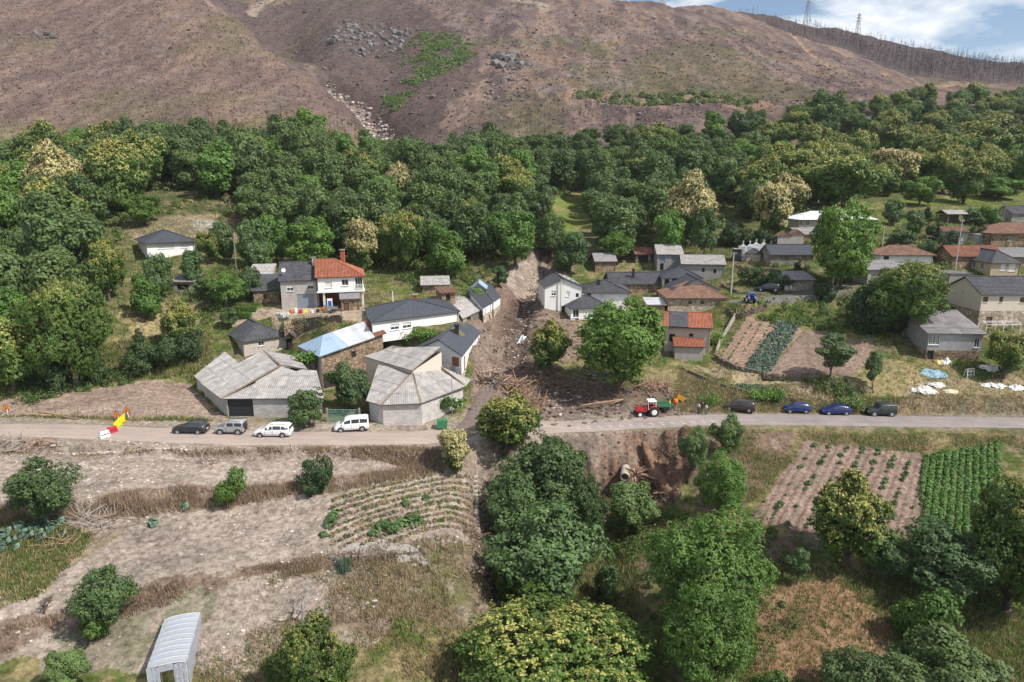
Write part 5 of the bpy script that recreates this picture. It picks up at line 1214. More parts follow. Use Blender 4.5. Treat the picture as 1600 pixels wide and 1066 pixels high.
def poly_roof_building(name, label, cat, walls, roofs, openings=(), wallm='block', gables=(), joined=False, ridges=(), z_extra=.5):
    """irregular barn: walls as ground runs [(A,B,ztop)], roofs as polygons"""
    p0 = walls[0][0]; zr = gz(p0.x, p0.y); root = thing(name, label, cat, (p0.x, p0.y, zr)); inv = Matrix.Translation(-root.location); before = set(bpy.data.objects)
    mb = MB(); fr = []
    for i, wl_ in enumerate(walls):
        A_, B_, zt = wl_[:3]; zt2 = wl_[3] if len(wl_) > 3 else None; mi = wl_[4] if len(wl_) > 4 else 0
        zb = min(gz(A_.x, A_.y), gz(B_.x, B_.y))-z_extra; op = []
        for (k, px, py, w_, h_, kd, fm) in openings:
            if k != i: continue
            d = (B_-A_); d.z = 0; Lw = d.length; d.normalize(); nn = Vector((d.y, -d.x, 0)); dr = ray(px, py); kk = (nn.x*A_.x+nn.y*A_.y)/(nn.x*dr[0]+nn.y*dr[1]); P = Vector((dr[0]*kk, dr[1]*kk, CAMZ+dr[2]*kk)); u = (P-A_).dot(d); u = min(max(u, w_/2+.1), Lw-w_/2-.1)
            zz = min(P.z, min(zt, zt2 or zt)-h_/2-.1)
            if kd in ('gate', 'door', 'open'): gg = A_+d*u; zz = gz(gg.x, gg.y)+h_/2+.03
            op.append((u, zz, w_, h_)); 
        f = wall_run(mb, A_, B_, zb, zt, op, z1b=zt2, mi=mi); fr.append((f, op))
    for g in gables: mb.poly(g[0], g[1] if len(g) > 1 else 0, [(p.x+p.y, p.z) for p in g[0]])
    wms = [WM[x] for x in (wallm if isinstance(wallm, (list, tuple)) else [wallm])]
    mb.obj('wall', wms, root)
    for i, (f, op) in enumerate(fr):
        sp = [o for o in openings if o[0] == i]
        for o_, s in zip(op, sp): window(root, f[0], f[1], f[2], o_[0], o_[1], o_[2], o_[3], s[5] if s[5] != 'open' else 'dark', s[6])
    for k, (pts, kd) in enumerate(roofs): roof_face(pts, kd, root, joined=joined, seed=k+5, thick=.06)
    for a, b, m in ridges: ridge_bar(a, b, root, m, .3)
    for o in set(bpy.data.objects)-before:
        if o is not root and o.type == 'MESH': o.data.transform(inv)
    return root
# ================================================================ THE VILLAGE
def H(name, label, base, px2, yaw, D, ey, **kw):
    Q, ze, _ = quad_rect(base, px2, yaw, D, ey); return house(name, label, kw.pop('cat', 'house'), Q, ze, **kw)
W_, B_ = 'win', 'blind'; M_MOSSR = flat('ridge_mossy', (.23, .175, .125), .9, noise=.4, nscale=2)
# left side
r, Qe, RL, RF = H('white_house', 'two-storey white house with a dark hip roof, alone on the wooded slope', (232,408), 306, 36, 11, 380, wall='white', roof='newslate', shape='hip', rise=2.2, over=.6,
  wins=[(252,383.5,1.3,1.2,B_),(265,383,1.6,1.2,B_),(288,381.5,1.4,1.2,B_),(253,403,.9,1.0,W_),(214,386,1.0,1.2,W_)])
r, Qe, RL, RF = H('grey_house', 'grey plastered house with slate roof and blue garage door beside the red-roofed house', (441,484), 499, 14, 9.5, 439, wall='grey', roof='slate', shape='gable', rise=2.7, over=.3,
  wins=[(453,450,1.1,1.15,'half'),(485,447,1.1,1.15,'half'),(478,474,2.9,2.6,'gate')])
chimney(r, RL[0][1]+Vector((-.6, -1.2, -.6)), .5, 1.4, WM['cream'])
mb = MB(); q = Qe[0]+Vector((.6, 1.4, 1.0))-r.location
mb.tube([q, q+Vector((0,0,.7))], .03, 5); mb.tube([q+Vector((0,-.05,.7)), q+Vector((.05,-.15,.72)), q+Vector((.08,-.22,.74))], [.06,.3,.36], 12); mb.obj('satellite_dish', M_TRIM, r)
# red-roofed house on pillars
Q, ze, zg = quad_rect((499,483), 569, 14, 9.5, 434)
zf = ze-2.45
r, Qe, RL, RF = house('red_roofed_house', 'white house with a red tile hip roof raised on pillars, one end a balcony', 'house', Q, ze, wall='white', roof='newtile', shape='hipright', rise=2.7, over=.45, z0=zf,
  wins=[(513,445,1.15,1.1,B_),(539,441.5,1.15,1.1,W_),(559,442,.9,1.9,W_),(565,442,.8,1.9,'dark')])
i_ = Matrix.Translation(-r.location)
chimney(r, RF[1][0][2]+Vector((1.2, 2.0, -.4)), .7, 1.8, M_REDB)
mb = MB(); c = sum(Q, Vector())/4; mb.box(Vector((c.x, c.y, zf-.12))-r.location, ((Q[1]-Q[0]).length+.5, (Q[3]-Q[0]).length+.4, .22), rz=R(14)); mb.obj('floor_slab', M_TRIM, r)
for k, (t_, v_) in enumerate([(.12,.03),(.52,.03),(.98,.03),(.98,.6),(.12,.9)]):
    p = Q[0].lerp(Q[1], t_).lerp(Q[3].lerp(Q[2], t_), v_); g = gz(p.x, p.y); mb = MB(); mb.box(Vector((p.x, p.y, (zf-.2+g)/2-.1))-r.location, (.32, .32, zf-g)); mb.obj('pillar', M_TRIM, r)
b0, b1 = Q[0].lerp(Q[3], .55), Q[1].lerp(Q[2], .55); mb = MB(); mb.bar(Vector((b0.x, b0.y, zf-1.4))-r.location, Vector((b1.x, b1.y, zf-1.4))-r.location, .2, 2.6); mb.obj('back_wall', M_REDB, r)
mb = MB()
for k in range(14): p = Q[0].lerp(Q[1], .84+.16*k/13); mb.bar(Vector((p.x, p.y, zf+.05))-r.location+Vector((.03,-.12,0)), Vector((p.x, p.y, zf+1.0))-r.location+Vector((.03,-.12,0)), .03)
p, q = Q[0].lerp(Q[1], .84), Q[1]; mb.bar(Vector((p.x, p.y-.12, zf+1.02))-r.location, Vector((q.x, q.y-.12, zf+1.02))-r.location, .06); mb.obj('balcony_rail', M_TRIM, r)
H('oven_shed', 'small red-brick shed with a stone slab roof beside the pillars of the white house', (534,487), 562, 16, 3.2, 468, cat='shed', wall='stone', roof='fibrodark', shape='gable', rise=.7, over=.25, wins=[(541,480,.9,1.5,'door')])
H('stone_shed', 'small old stone shed with a broken slate roof left of the grey house', (397,474), 437, 12, 6, 455, cat='shed', wall='stone', roof='slate', shape='shed', rise=2.2, over=.3, wins=[(414,463,.6,.8,'dark')])
H('grey_lean_shed', 'low shed with a pale fibre roof behind the stone shed', (390,446), 424, 10, 6, 432, cat='shed', wall='grey', roof='fibro', shape='shed', rise=1.6, over=.3)
H('slope_shed', 'tiny open shed with a grey sheet roof among bushes below the white house', (270,456), 303, 4, 4, 441, cat='shed', wall='concrete', roof='fibrodark', shape='shed', rise=.9, over=.3, wins=[(286,449,2.2,1.1,'dark')])
# beige hall
ze, g = eave_z(379, 560, 535)
Q = quad_px((340,514), (378,535), (450,524), ze); Q = [Q[1], Q[2], Q[3], Q[0]]
r, Qe, RL, RF = house('beige_hall', 'plain beige hall with a dark hip roof just behind the big barn', 'building', Q, ze, wall='beige', roof='slate', shape='hip', rise=2.1, eaves_given=True, over=.3,
  wins=[(408.5,537,1.0,.75,W_),(351,528,.9,1.5,W_),(357,532,.9,1.5,W_),(363,536,.9,1.5,W_),(345,524,.9,1.5,W_),(370,540,.8,1.4,W_)])
H('hall_annex', 'small slate-roofed stone annex at the right corner of the beige hall', (447,551), 462, 20, 5, 529, cat='shed', wall='stone', roof='slate', shape='gable', axis='y', rise=.9, over=.3, wins=[(454,541,.7,1.2,'dark')])
# blue-roofed stone barn
e3, e0, e1 = at_z(465,541,6.1), at_z(499,558,6.1), at_z(604,521,8.1); e2 = e1+e3-e0
Q = [e0, e1, e2, e3]; Qw = inset(Q, .45)
up = Vector((0,0,1.7)); m0 = (e0+e3)/2; m1 = (e1+e2)/2; r0 = m0.lerp(m1, .22)+up; r1 = m1+up
ff = [0, .42, .82, 1]; rr = [r0, r0.lerp(r1, .18), r0.lerp(r1, .80), r1]; ee = [e0.lerp(e1, t) for t in ff]
rf_ = [([ee[0], ee[1], rr[1], rr[0]], 'blue'), ([ee[1], ee[2], rr[2], rr[1]], 'galv'), ([ee[2], ee[3], rr[3], rr[2]], 'tile'), ([e3, e0, r0], 'blue'), ([e2, e3, r0, r1], 'fibro')]
Wq = [Vector((p.x, p.y, 0)) for p in Qw]
r = poly_roof_building('stone_barn', 'stone barn roofed in pale blue metal, grey metal and some red tiles', 'barn', [(Wq[3], Wq[0], 6.05, None, 1), (Wq[0], Wq[1], 6.05, 8.05), (Wq[1], Wq[2], 8.05), (Wq[2], Wq[3], 8.0, 6.05)], rf_,
  openings=[(1, 552.5, 551, .75, .95, 'dark', None), (1, 522, 563, 4.2, 2.2, 'open', None), (0, 489, 560, .7, 1.0, 'dark', None)], wallm=['stone', 'grey'], gables=[([Wq[1]+Vector((0,0,8)), Wq[2]+Vector((0,0,8)), Vector((r1.x, r1.y, r1.z-.1))],)])
# white warehouse
ze = 10.0
Q = quad_px((569,482), (579,504), (719,486.5), ze); Q = [Q[1], Q[2], Q[3], Q[0]]
r, Qe, RL, RF = house('white_warehouse', 'long low white warehouse with a dark slate roof and two windows', 'building', Q, ze, wall='white', roof='newslate', shape='hip', rise=1.9, eaves_given=True, over=.3, ridge_k=1.3,
  wins=[(617,511,1.5,.95,'half'),(636,508.5,1.5,.95,'half'),(703,514,.5,.3,'dark')])
chimney(r, RL[0][1]+Vector((.6, .5, -.3)), .7, .9, M_REDB)
# the big barn with the black gate
zg0 = hit(342,652).z; ze = CAMZ-tt(623)*hit(342,652).y
E1, E2 = at_z(346,624,ze), at_z(506,623,ze); EL = at_z(313,599,ze)
R0, R1 = at_z(411,550,6.1), at_z(439,571,6.1); G1 = at_z(399,594.5,4.55); G2 = at_z(472,580.5,5.0); T2 = at_z(496,584,4.7); ER = at_z(481,578,4.9)
K = .45
Wl = [Vector((p[0], p[1], 0)) for p in ((hit(342,652).x, hit(342,652).y), (hit(500,656).x, hit(500,656).y))]
W0 = Vector((E1.x+.5, E1.y+.35, 0)); W1 = Vector((E2.x-.4, E2.y+.35, 0)); WL = Vector((EL.x+.5, EL.y-.1, 0)); WT = Vector((T2.x-.2, T2.y, 0)); WB = Vector((R0.x+6, R0.y+5, 0)); WK = Vector((EL.x+3, EL.y+5, 0))
r = poly_roof_building('fibre_roofed_barn', 'big block barn with a black gate and old tyres on its roof', 'barn',
  [(W0, W1, ze), (WL, W0, ze), (W1, WT, ze, 4.6), (WT, WB, 4.7), (WB, WK, 4.0), (WK, WL, ze)],
  [([E1, E2, T2, G2, G1], 'fibro'), ([EL, E1, R1, R0], 'fibro'), ([ER, R1, R0, R0+Vector((4.2, 2.6, -1.2))], 'fibro')],
  openings=[(0, 376, 640, 3.4, 2.55, 'gate', M_BLK)], wallm='block', gables=[([Vector((G1.x, G1.y, G1.z-.6)), Vector((G2.x, G2.y, G2.z-.3)), R1-Vector((0,0,.1)), G1-Vector((.0,0,.05))], 0)],
  ridges=[(E1, R1, M_MOSSR), (R0, R1, M_MOSSR)])
BARN1 = (E1, E2, T2, G2)
A1, A2, A3, A4 = at_z(303,588,3.2), at_z(314,598,2.75), at_z(376,567,4.9), at_z(354,554,5.1)
LL = [Vector((p.x, p.y, 0)) for p in (A1, A2, A3, A4)]
poly_roof_building('lean_barn', 'low lean-to with a mossy fibre roof left of the big barn', 'barn', [(LL[0]+Vector((.3,.1,0)), LL[1]+Vector((.3,.3,0)), 3.05, 2.6), (LL[3], LL[0]+Vector((.3,.1,0)), 4.9, 3.05)],
  [([A1, A2, A3, A4], 'fibro')], wallm='block')
# fan-roofed barn and upper hall
gb = hit(597,667); ze = CAMZ-tt(633.5)*gb.y
F0, F1, F2, F3 = at_z(572,627,ze), at_z(595.5,634,ze), at_z(658,631,ze), at_z(728,604,ze); AP, AP2 = at_z(644,582,5.15), at_z(689,573.5,5.15); AL = at_z(592,572,4.9)
S = [Vector((p.x, p.y, 0)) for p in (F0+Vector((.35,.3,0)), F1+Vector((.12,.4,0)), F2+Vector((0,.45,0)), F3+Vector((-.45,.3,0)), AP2+Vector((1.5,2,0)), AL+Vector((0,4,0)))]
r = poly_roof_building('fan_roofed_barn', 'grey block barn with a fan-shaped roof at the muddy street corner', 'barn',
  [(S[0], S[1], ze), (S[1], S[2], ze), (S[2], S[3], ze), (S[3], S[4], ze, 5), (S[4], S[5], 5), (S[5], S[0], 4.8, ze)],
  [([F0, F1, AP, AL], 'fibro'), ([F1, F2, AP], 'fibro'), ([F2, F3, AP2, AP], 'fibro'), ([F3, F3+Vector((.5,3.5,0)), AP2], 'fibro')], openings=[(0, 584, 648, 1.6, 2.3, 'door', flat('door_pale', (.45, .45, .45), .6))], wallm='block',
  ridges=[(F1, AP, M_MOSSR), (F2, AP, M_MOSSR), (F3, AP2, M_MOSSR)])
U0, U1, U2, U3 = at_z(567,557,5.4), at_z(644,580,5.6), at_z(693,549,7.5), at_z(613,539,7.4)
SU = [Vector((p.x, p.y, 0)) for p in (U0+Vector((.4,-.1,0)), U1+Vector((0,.35,0)), U2+Vector((-.3,0,0)), U3)]
poly_roof_building('upper_hall', 'cream-walled hall with one sloping corrugated fibre roof above the fan-roofed barn', 'building', [(SU[0], SU[1], 5.3, 5.5), (SU[1], SU[2], 5.5, 7.4), (SU[2], SU[3], 7.4, 7.3), (SU[3], SU[0], 7.3, 5.3)], [([U0, U1, U2, U3], 'fibro')], wallm='cream')
# tall white house by the muddy street
g = hit(731,612); ze = CAMZ-tt(556.6)*g.y
q1, q2, q0 = at_z(723,557,ze), at_z(756,514.5,ze), at_z(649,546,ze)
q2 = q1.lerp(q2, .88); Q = [q0, q1, q2, q0+q2-q1]
r, Qe, RL, RF = house('tall_white_house', 'tall narrow white house with orange blinds facing the muddy street', 'house', Q, ze, wall='white', roof='newslate', shape='gable', axis='y', rise=2.0, eaves_given=True, over=.3, low='palestone', lowh=2.2,
  wins=[(711.5,565.5,1.3,1.5,'blind',M_RUST),(726,568,1.3,2.4,'blind',M_RUST),(733,552,.7,1.1,W_),(741,541,.7,1.1,W_),(748,531,.7,1.1,W_),(730,590,.9,1.8,'dark'),(736,584,.8,1.1,'dark')])
chimney(r, RL[0][0].lerp(RL[0][1], .45)+Vector((1.3,-.6,-.7)), .65, 1.5, M_BLK)
# slatted open shed and the street row
ze = CAMZ-tt(484)*hit(754,507).y
Q = quad_px((702,478), (723,499), (754,484), ze-.4); Q = [Q[1], Q[2], Q[3], Q[0]]
house('slatted_shed', 'open shed with slatted timber side between the warehouse and street row', 'shed', Q, ze-.4, wall='concrete', roof='fibro', shape='shed', rise=1.2, eaves_given=True, over=.25, high=2,
  wins=[(733,504,2.2,2.0,'dark')])
sl = [o for o in bpy.data.objects if o.name == 'slatted_shed'][0]
Qi = inset(Q, .25)
for k in range(9):
    p = Qi[0].lerp(Qi[1], .52+.46*k/8); mb = MB(); mb.bar(Vector((p.x, p.y, ze-3.0))-sl.location+Vector((.05,-.1,0)), Vector((p.x, p.y, ze-.5))-sl.location+Vector((.05,-.1,0)), .14, .05); mb.obj('slat', M_TIMBER, sl)
ze = CAMZ-tt(481)*hit(755,506).y
for nm, lb, A_, B2, C2, ws in (('row_house', 'white street house with slate roof in the row along the mud channel, nearer half', (730,466), (755,481.5), (771,472), [(758,487,.7,1.3,W_),(767,481,.7,1.3,W_),(765,498,.8,1.5,'dark')]), ('row_house', 'white slate-roofed end house of the row, farthest up the mud channel', (751,458), (771,472), (783,464), [(775,474,.7,1.3,W_)])):
    Q = quad_px(A_, B2, C2, ze); Q = [Q[1], Q[2], Q[3], Q[0]]
    house(nm, lb, 'house', Q, ze, wall='white', roof='newslate', shape='shed', rise=1.7, high=2, eaves_given=True, over=.2, low='palestone', lowh=1.6, wins=ws)
H('ruined_cottage', 'roofless stone cottage ruin behind the long white warehouse', (690,475), 712, 20, 4, 458, cat='ruin', wall='stone', roof='oldtile', shape='shed', rise=.5, wins=[(700,465,.8,1.2,'dark')])
H('meadow_barn', 'low stone barn with a pale fibre roof in the grass below the wood', (660,458), 701, 8, 6, 446, cat='barn', wall='stone', roof='fibro', shape='gable', rise=1.3, over=.35)
H('tarp_roofed_hut', 'small hut covered by a pale blue tarpaulin at the top of the street row', (738,462), 758, 0, 4, 452, cat='hut', wall='palestone', roof='blue', shape='gable', axis='y', rise=1.3)
# centre right
r, Qe, RL, RF = H('white_gabled_house', 'white two-storey gabled house with solar panels on its roof, right beside the mud channel', (851,482), 908, 6, 9, 449, wall='white', roof='slate', shape='gable', axis='y', rise=1.7, over=.35, wins=[(865,458.5,.95,1.0,'half'),(887,459.5,.75,1.0,B_),(902,461.5,.6,.8,'dark'),(879,483,1.0,1.2,'dark')])
chimney(r, RF[1][0][0].lerp(RF[1][0][3], .35)+Vector((0,-1.0,0)), .6, 1.6, M_BLK)
mb_p = RF[0][0]; e1_, e2_, r1_, r0_ = mb_p
for i in range(2):
    for j in range(3):
        u0, u1 = .12+i*.37, .12+i*.37+.34; v0, v1 = .2+j*.24, .2+j*.24+.22
        def S4(u, v): return e1_.lerp(e2_, u).lerp(r0_.lerp(r1_, u), v)+Vector((.03, 0, .12))-r.location
        m = MB(); m.poly([S4(u0,v0), S4(u1,v0), S4(u1,v1), S4(u0,v1)]); m.poly([S4(u0,v1)-Vector((0,0,.05)), S4(u1,v1)-Vector((0,0,.05)), S4(u1,v0)-Vector((0,0,.05)), S4(u0,v0)-Vector((0,0,.05))])
        o = m.obj('solar_panel', flat('solar_cell', (.04, .06, .075), .25, 0, .6) if (i, j) == (0, 0) else bpy.data.materials['solar_cell'], r)
        f = MB()
        for a, b in ((S4(u0,v0),S4(u1,v0)),(S4(u1,v0),S4(u1,v1)),(S4(u1,v1),S4(u0,v1)),(S4(u0,v1),S4(u0,v0))): f.bar(a+Vector((0,0,.02)), b+Vector((0,0,.02)), .06, .05)
        f.obj('frame', M_TRIM, o)
r, Qe, RL, RF = H('slate_house', 'white house with a broad mossy slate hip roof right behind the solar-panel house', (912,484), 982, -2, 9, 457, wall='white', roof='slate', shape='hip', rise=2.0, over=.45, wins=[(940,462,.9,.9,B_),(920,463,.9,1.2,'dark')])
chimney(r, RL[1][0].lerp(RL[1][1], .4)+Vector((1.6,1,0)), .5, 1.3, M_BLK)
H('arched_door_house', 'low white house with a slate hip roof and arched doorway behind the tall walnut', (892,500), 952, 12, 7, 482, wall='white', roof='slate', shape='hip', rise=1.9, over=.4, wins=[(900,490,1.2,1.6,W_)])
r, Qe, RL, RF = H('long_slate_house', 'long low stone house with a weathered slate roof left of the tile-roofed stone house', (954,459), 1033, 2, 8, 444, wall='stone', roof='slate', shape='gable', rise=2.0, over=.35)
chimney(r, RL[0][0].lerp(RL[0][1], .48)+Vector((0,-2,-.7)), .5, 1.6, M_BLK)
H('hip_slate_house', 'cream house with a clean slate hip roof below the grey block barn', (1034,458), 1094, -6, 8, 434, wall='cream', roof='newslate', shape='hip', rise=2.0, over=.4, wins=[(1042,441,1.0,1.3,'dark'),(1054,438,.9,.8,'dark'),(1080,439,.9,1.0,W_)])
H('back_slate_house', 'slate-roofed house just behind the tile-roofed stone house', (1052,478), 1122, 0, 9, 453, wall='grey', roof='newslate', shape='gable', axis='y', rise=2.3, over=.4)
r, Qe, RL, RF = H('tile_roofed_stone_house', 'square stone house with a worn reddish tile hip roof and two small square windows', (1043,494), 1132, 0, 9.5, 466, wall='palestone', roof='oldtile', shape='hip', rise=2.7, over=.45, wins=[(1078,473,.7,.75,'blind',M_DOOR),(1097,473,.7,.75,'blind',M_DOOR),(1124,471,.3,.3,'dark')])
H('tin_lean_to', 'small pale tin lean-to against the left side of the tile-roofed stone house', (1012,494), 1038, 0, 4, 476, cat='shed', wall='stone', roof='galv', shape='shed', rise=.7)
Q, ze, _ = quad_rect((1038,549), 1108, -12, 8, 510)
r, Qe, RL, RF = house('red_tiled_house', 'low house with bright red tiles and a square of black slate', 'house', Q, ze, wall='beige', roof='newtile', shape='gable', rise=1.9, over=.4, wins=[(1080,524,.7,.6,'dark'),(1050,528,1.0,1.4,'dark')])
f = RF[0][0]; a, b, c, d = f
mb_ = [a.lerp(b, .12), a.lerp(b, .50), d.lerp(c, .50), d.lerp(c, .12)]; nn = (b-a).cross(d-a).normalized()
o = roof_face([p+nn*.13 for p in mb_], 'slate', r, name='slate_patch', thick=.04); o.data.transform(Matrix.Translation(-r.location))
H('red_tiled_lean_to', 'small red-tiled lean-to in front of the red and black roofed house', (1054,561), 1098, -8, 3.2, 541, cat='shed', wall='grey', roof='newtile', shape='shed', rise=1.1, over=.3)
H('block_barn', 'tall grey block barn with a pale roof, upper of two joined', (1026,425), 1066, -3, 8.5, 398, cat='barn', wall='concrete', roof='fibro', shape='gable', rise=1.9, over=.2, wins=[(1035,405,1.2,1.6,'gate'),(1053,406,.9,1.6,'gate'),(1034,417,.8,1.6,'dark')])
H('long_block_barn', 'long grey block barn with a pale fibre roof stepping down to the right', (1064,442), 1131, -8, 7.5, 413, cat='barn', wall='concrete', roof='fibro', shape='gable', rise=1.7, over=.25, wins=[(1099,422,.6,.9,'dark'),(1117,424,.6,.9,'dark')])
H('stone_chapel', 'long stone chapel with a dark slate roof behind the cemetery', (1203,418), 1270, -2, 7, 398, cat='chapel', wall='greystone', roof='newslate', shape='gable', rise=1.9, over=.3, wins=[(1250,410,.5,.9,'dark')])
H('stone_crypt', 'small square stone crypt with a pyramid slate roof in front of the white niches', (1166,410), 1189, -10, 4, 396, cat='crypt', wall='palestone', roof='newslate', shape='hip', rise=1.0, over=.15)
H('stone_garage', 'small stone garage with a grey slab roof beside the lane', (1225,455), 1270, 4, 4.5, 438, cat='garage', wall='greystone', roof='fibrodark', shape='shed', rise=1.2, over=.4, wins=[(1229,449,.8,.8,B_),(1236,449,.5,.8,B_)])
H('white_roofed_house', 'grey house with a bright white metal roof behind the tall walnut', (1247,364), 1366, 0, 9, 343.5, wall='grey', roof='white', shape='hip', rise=1.9, over=.5, wins=[(1262,349,.9,1.3,W_),(1246,349,.8,1.3,W_),(1340,352,.9,1.2,W_),(1355,352,.9,1.2,W_)])
H('brick_shed', 'brick shed with a pale sheet roof just below the white-roofed house', (1248,383), 1300, 0, 5, 367, cat='shed', wall='stone', roof='fibro', shape='shed', rise=1.3, over=.3)
H('tiled_cottage', 'white cottage with a brown tile hip roof behind the large domed chestnut', (1374,414), 1456, 0, 7, 399, wall='white', roof='oldtile', shape='hip', rise=1.8, over=.5, wins=[(1385,404,1.2,1.0,'dark')])
H('slab_roofed_shed', 'stone-grey shed with slab roof and a pale door at the bend of the lane', (1354,446), 1402, 6, 6, 422, cat='shed', wall='grey', roof='fibrodark', shape='gable', rise=1.6, over=.3, wins=[(1367,436,1.8,1.8,'gate'),(1375,436,.6,1.8,'gate')])
Q, ze, zg = quad_rect((1480,350), 1512, 0, 5, 335)
r = thing('open_hay_shed', 'open timber hay shed with a grey roof in the upper right meadow', 'shed', (Q[0].x, Q[0].y, zg))
for p in Q:
    m = MB(); m.bar(Vector((p.x, p.y, gz(p.x, p.y)-.3))-r.location, Vector((p.x, p.y, ze+.3))-r.location, .2); m.obj('post', M_TIMBER, r)
before = set(bpy.data.objects); Qe = inset(Q, -.5)
roof_face([Qe[0], Qe[1], (Qe[1]+Qe[2])/2+Vector((0,0,1)), (Qe[0]+Qe[3])/2+Vector((0,0,1))], 'fibro', r); roof_face([Qe[2], Qe[3], (Qe[0]+Qe[3])/2+Vector((0,0,1)), (Qe[1]+Qe[2])/2+Vector((0,0,1))], 'fibro', r)
for o in set(bpy.data.objects)-before: o.data.transform(Matrix.Translation(-r.location))
m = MB(); c = sum(Q, Vector())/4; m.box(Vector((c.x, c.y+1.5, zg+1.2))-r.location, ((Q[1]-Q[0]).length-1, 1.6, 2.2)); m.obj('hay_stack', M_TIMBER, r)
H('small_tiled_shed', 'small grey shed with a red-brown tile roof below the open hay shed', (1472,381), 1509, -8, 4, 362, cat='shed', wall='grey', roof='oldtile', shape='gable', rise=1.0, over=.35, wins=[(1497,371,.6,1.5,B_),(1504,371,.5,1.5,B_)])
H('sagging_tiled_house', 'long low house with an uneven reddish tile roof behind the beige slate house', (1486,418), 1566, 0, 7, 401, wall='stone', roof='tile', shape='gable', rise=2.0, over=.3)
H('beige_slate_house', 'beige house with slate hip roof and white windows, upper right of the domed chestnut', (1546,434), 1592, 2, 13, 411, wall='yellow', roof='slate', shape='hip', rise=2.2, over=.35, wins=[(1513,412,.9,1.4,W_),(1521,413,.9,1.4,W_),(1534,416,.9,1.4,W_),(1568,418,1.2,1.4,B_),(1582,418,1.5,1.6,B_)])
H('big_tiled_house', 'brown stone house with a broad ribbed tile roof at the upper right edge', (1547,389), 1650, 0, 9, 365, wall='stone', roof='oldtile', shape='hip', rise=2.2, over=.5, wins=[(1577,373,.9,1.1,W_),(1552,373,.3,.3,'dark')])
H('white_tank_shed', 'pale metal tank shed against the left side of the big tiled house', (1526,383), 1544, 0, 4, 366, cat='shed', wall='metal', roof='white', shape='flat', over=.1)
H('slate_grey_house', 'dark grey house with slate roof at the far upper right corner of the village', (1579,352), 1650, 0, 7, 334, wall='concrete', roof='slate', shape='gable', rise=1.9, over=.3, wins=[(1597,336,1.2,1.0,W_)])
H('sheet_roofed_shed', 'grey shed with a pale sheet roof between the beige house and the right edge', (1577,418), 1640, 0, 5, 402, cat='shed', wall='stone', roof='fibrodark', shape='shed', rise=1.5, over=.3)
H('grey_annex', 'low rough grey annex just behind the big cream house', (1482,445), 1515, 0, 5, 428, cat='shed', wall='concrete', roof='fibrodark', shape='flat', over=.15)
r, Qe, RL, RF = H('cream_house', 'large cream house with a stone base and small brown windows', (1527,512), 1700, 2, 9.5, 460.5, wall='cream', roof='slate', shape='gable', rise=2.6, over=.35, low='palestone', lowh=3.0,
  wins=[(1540,468,.95,1.0,'blind',M_DOOR),(1564.5,468,.7,1.0,'blind',M_DOOR),(1598,469,1.0,1.0,'blind',M_DOOR),(1506,446,.3,.3,'dark'),(1545,503,1.2,1.9,'door')])
H('rusty_barn', 'open barn with a dark rusty tile roof under the trees behind the slate houses', (993,412), 1018, 6, 5, 397, cat='barn', wall='stone', roof='tile', shape='gable', rise=1.3, over=.4, wins=[(1005,405,2.4,1.8,'dark')])
H('slab_barn', 'old grey slab-roofed barn half hidden by trees at the head of the channel', (930,425), 962, 4, 6, 409, cat='barn', wall='stone', roof='fibrodark', shape='gable', rise=1.6, over=.3)
# grey workshop
Q, ze, zg = quad_rect((1446,562), 1531, -4, 9, 521)
r, Qe, RL, RF = house('grey_workshop', 'grey panelled workshop on a stone base with a white grid window', 'workshop', Q, ze, wall='metal', roof='fibrodark', shape='shed', rise=2.3, over=.4, low='stone', lowh=1.7, joined=False,
  wins=[(1456,531,1.8,1.7,'grid'),(1527,536,.8,1.6,W_),(1450,555,1.1,1.5,'dark')])
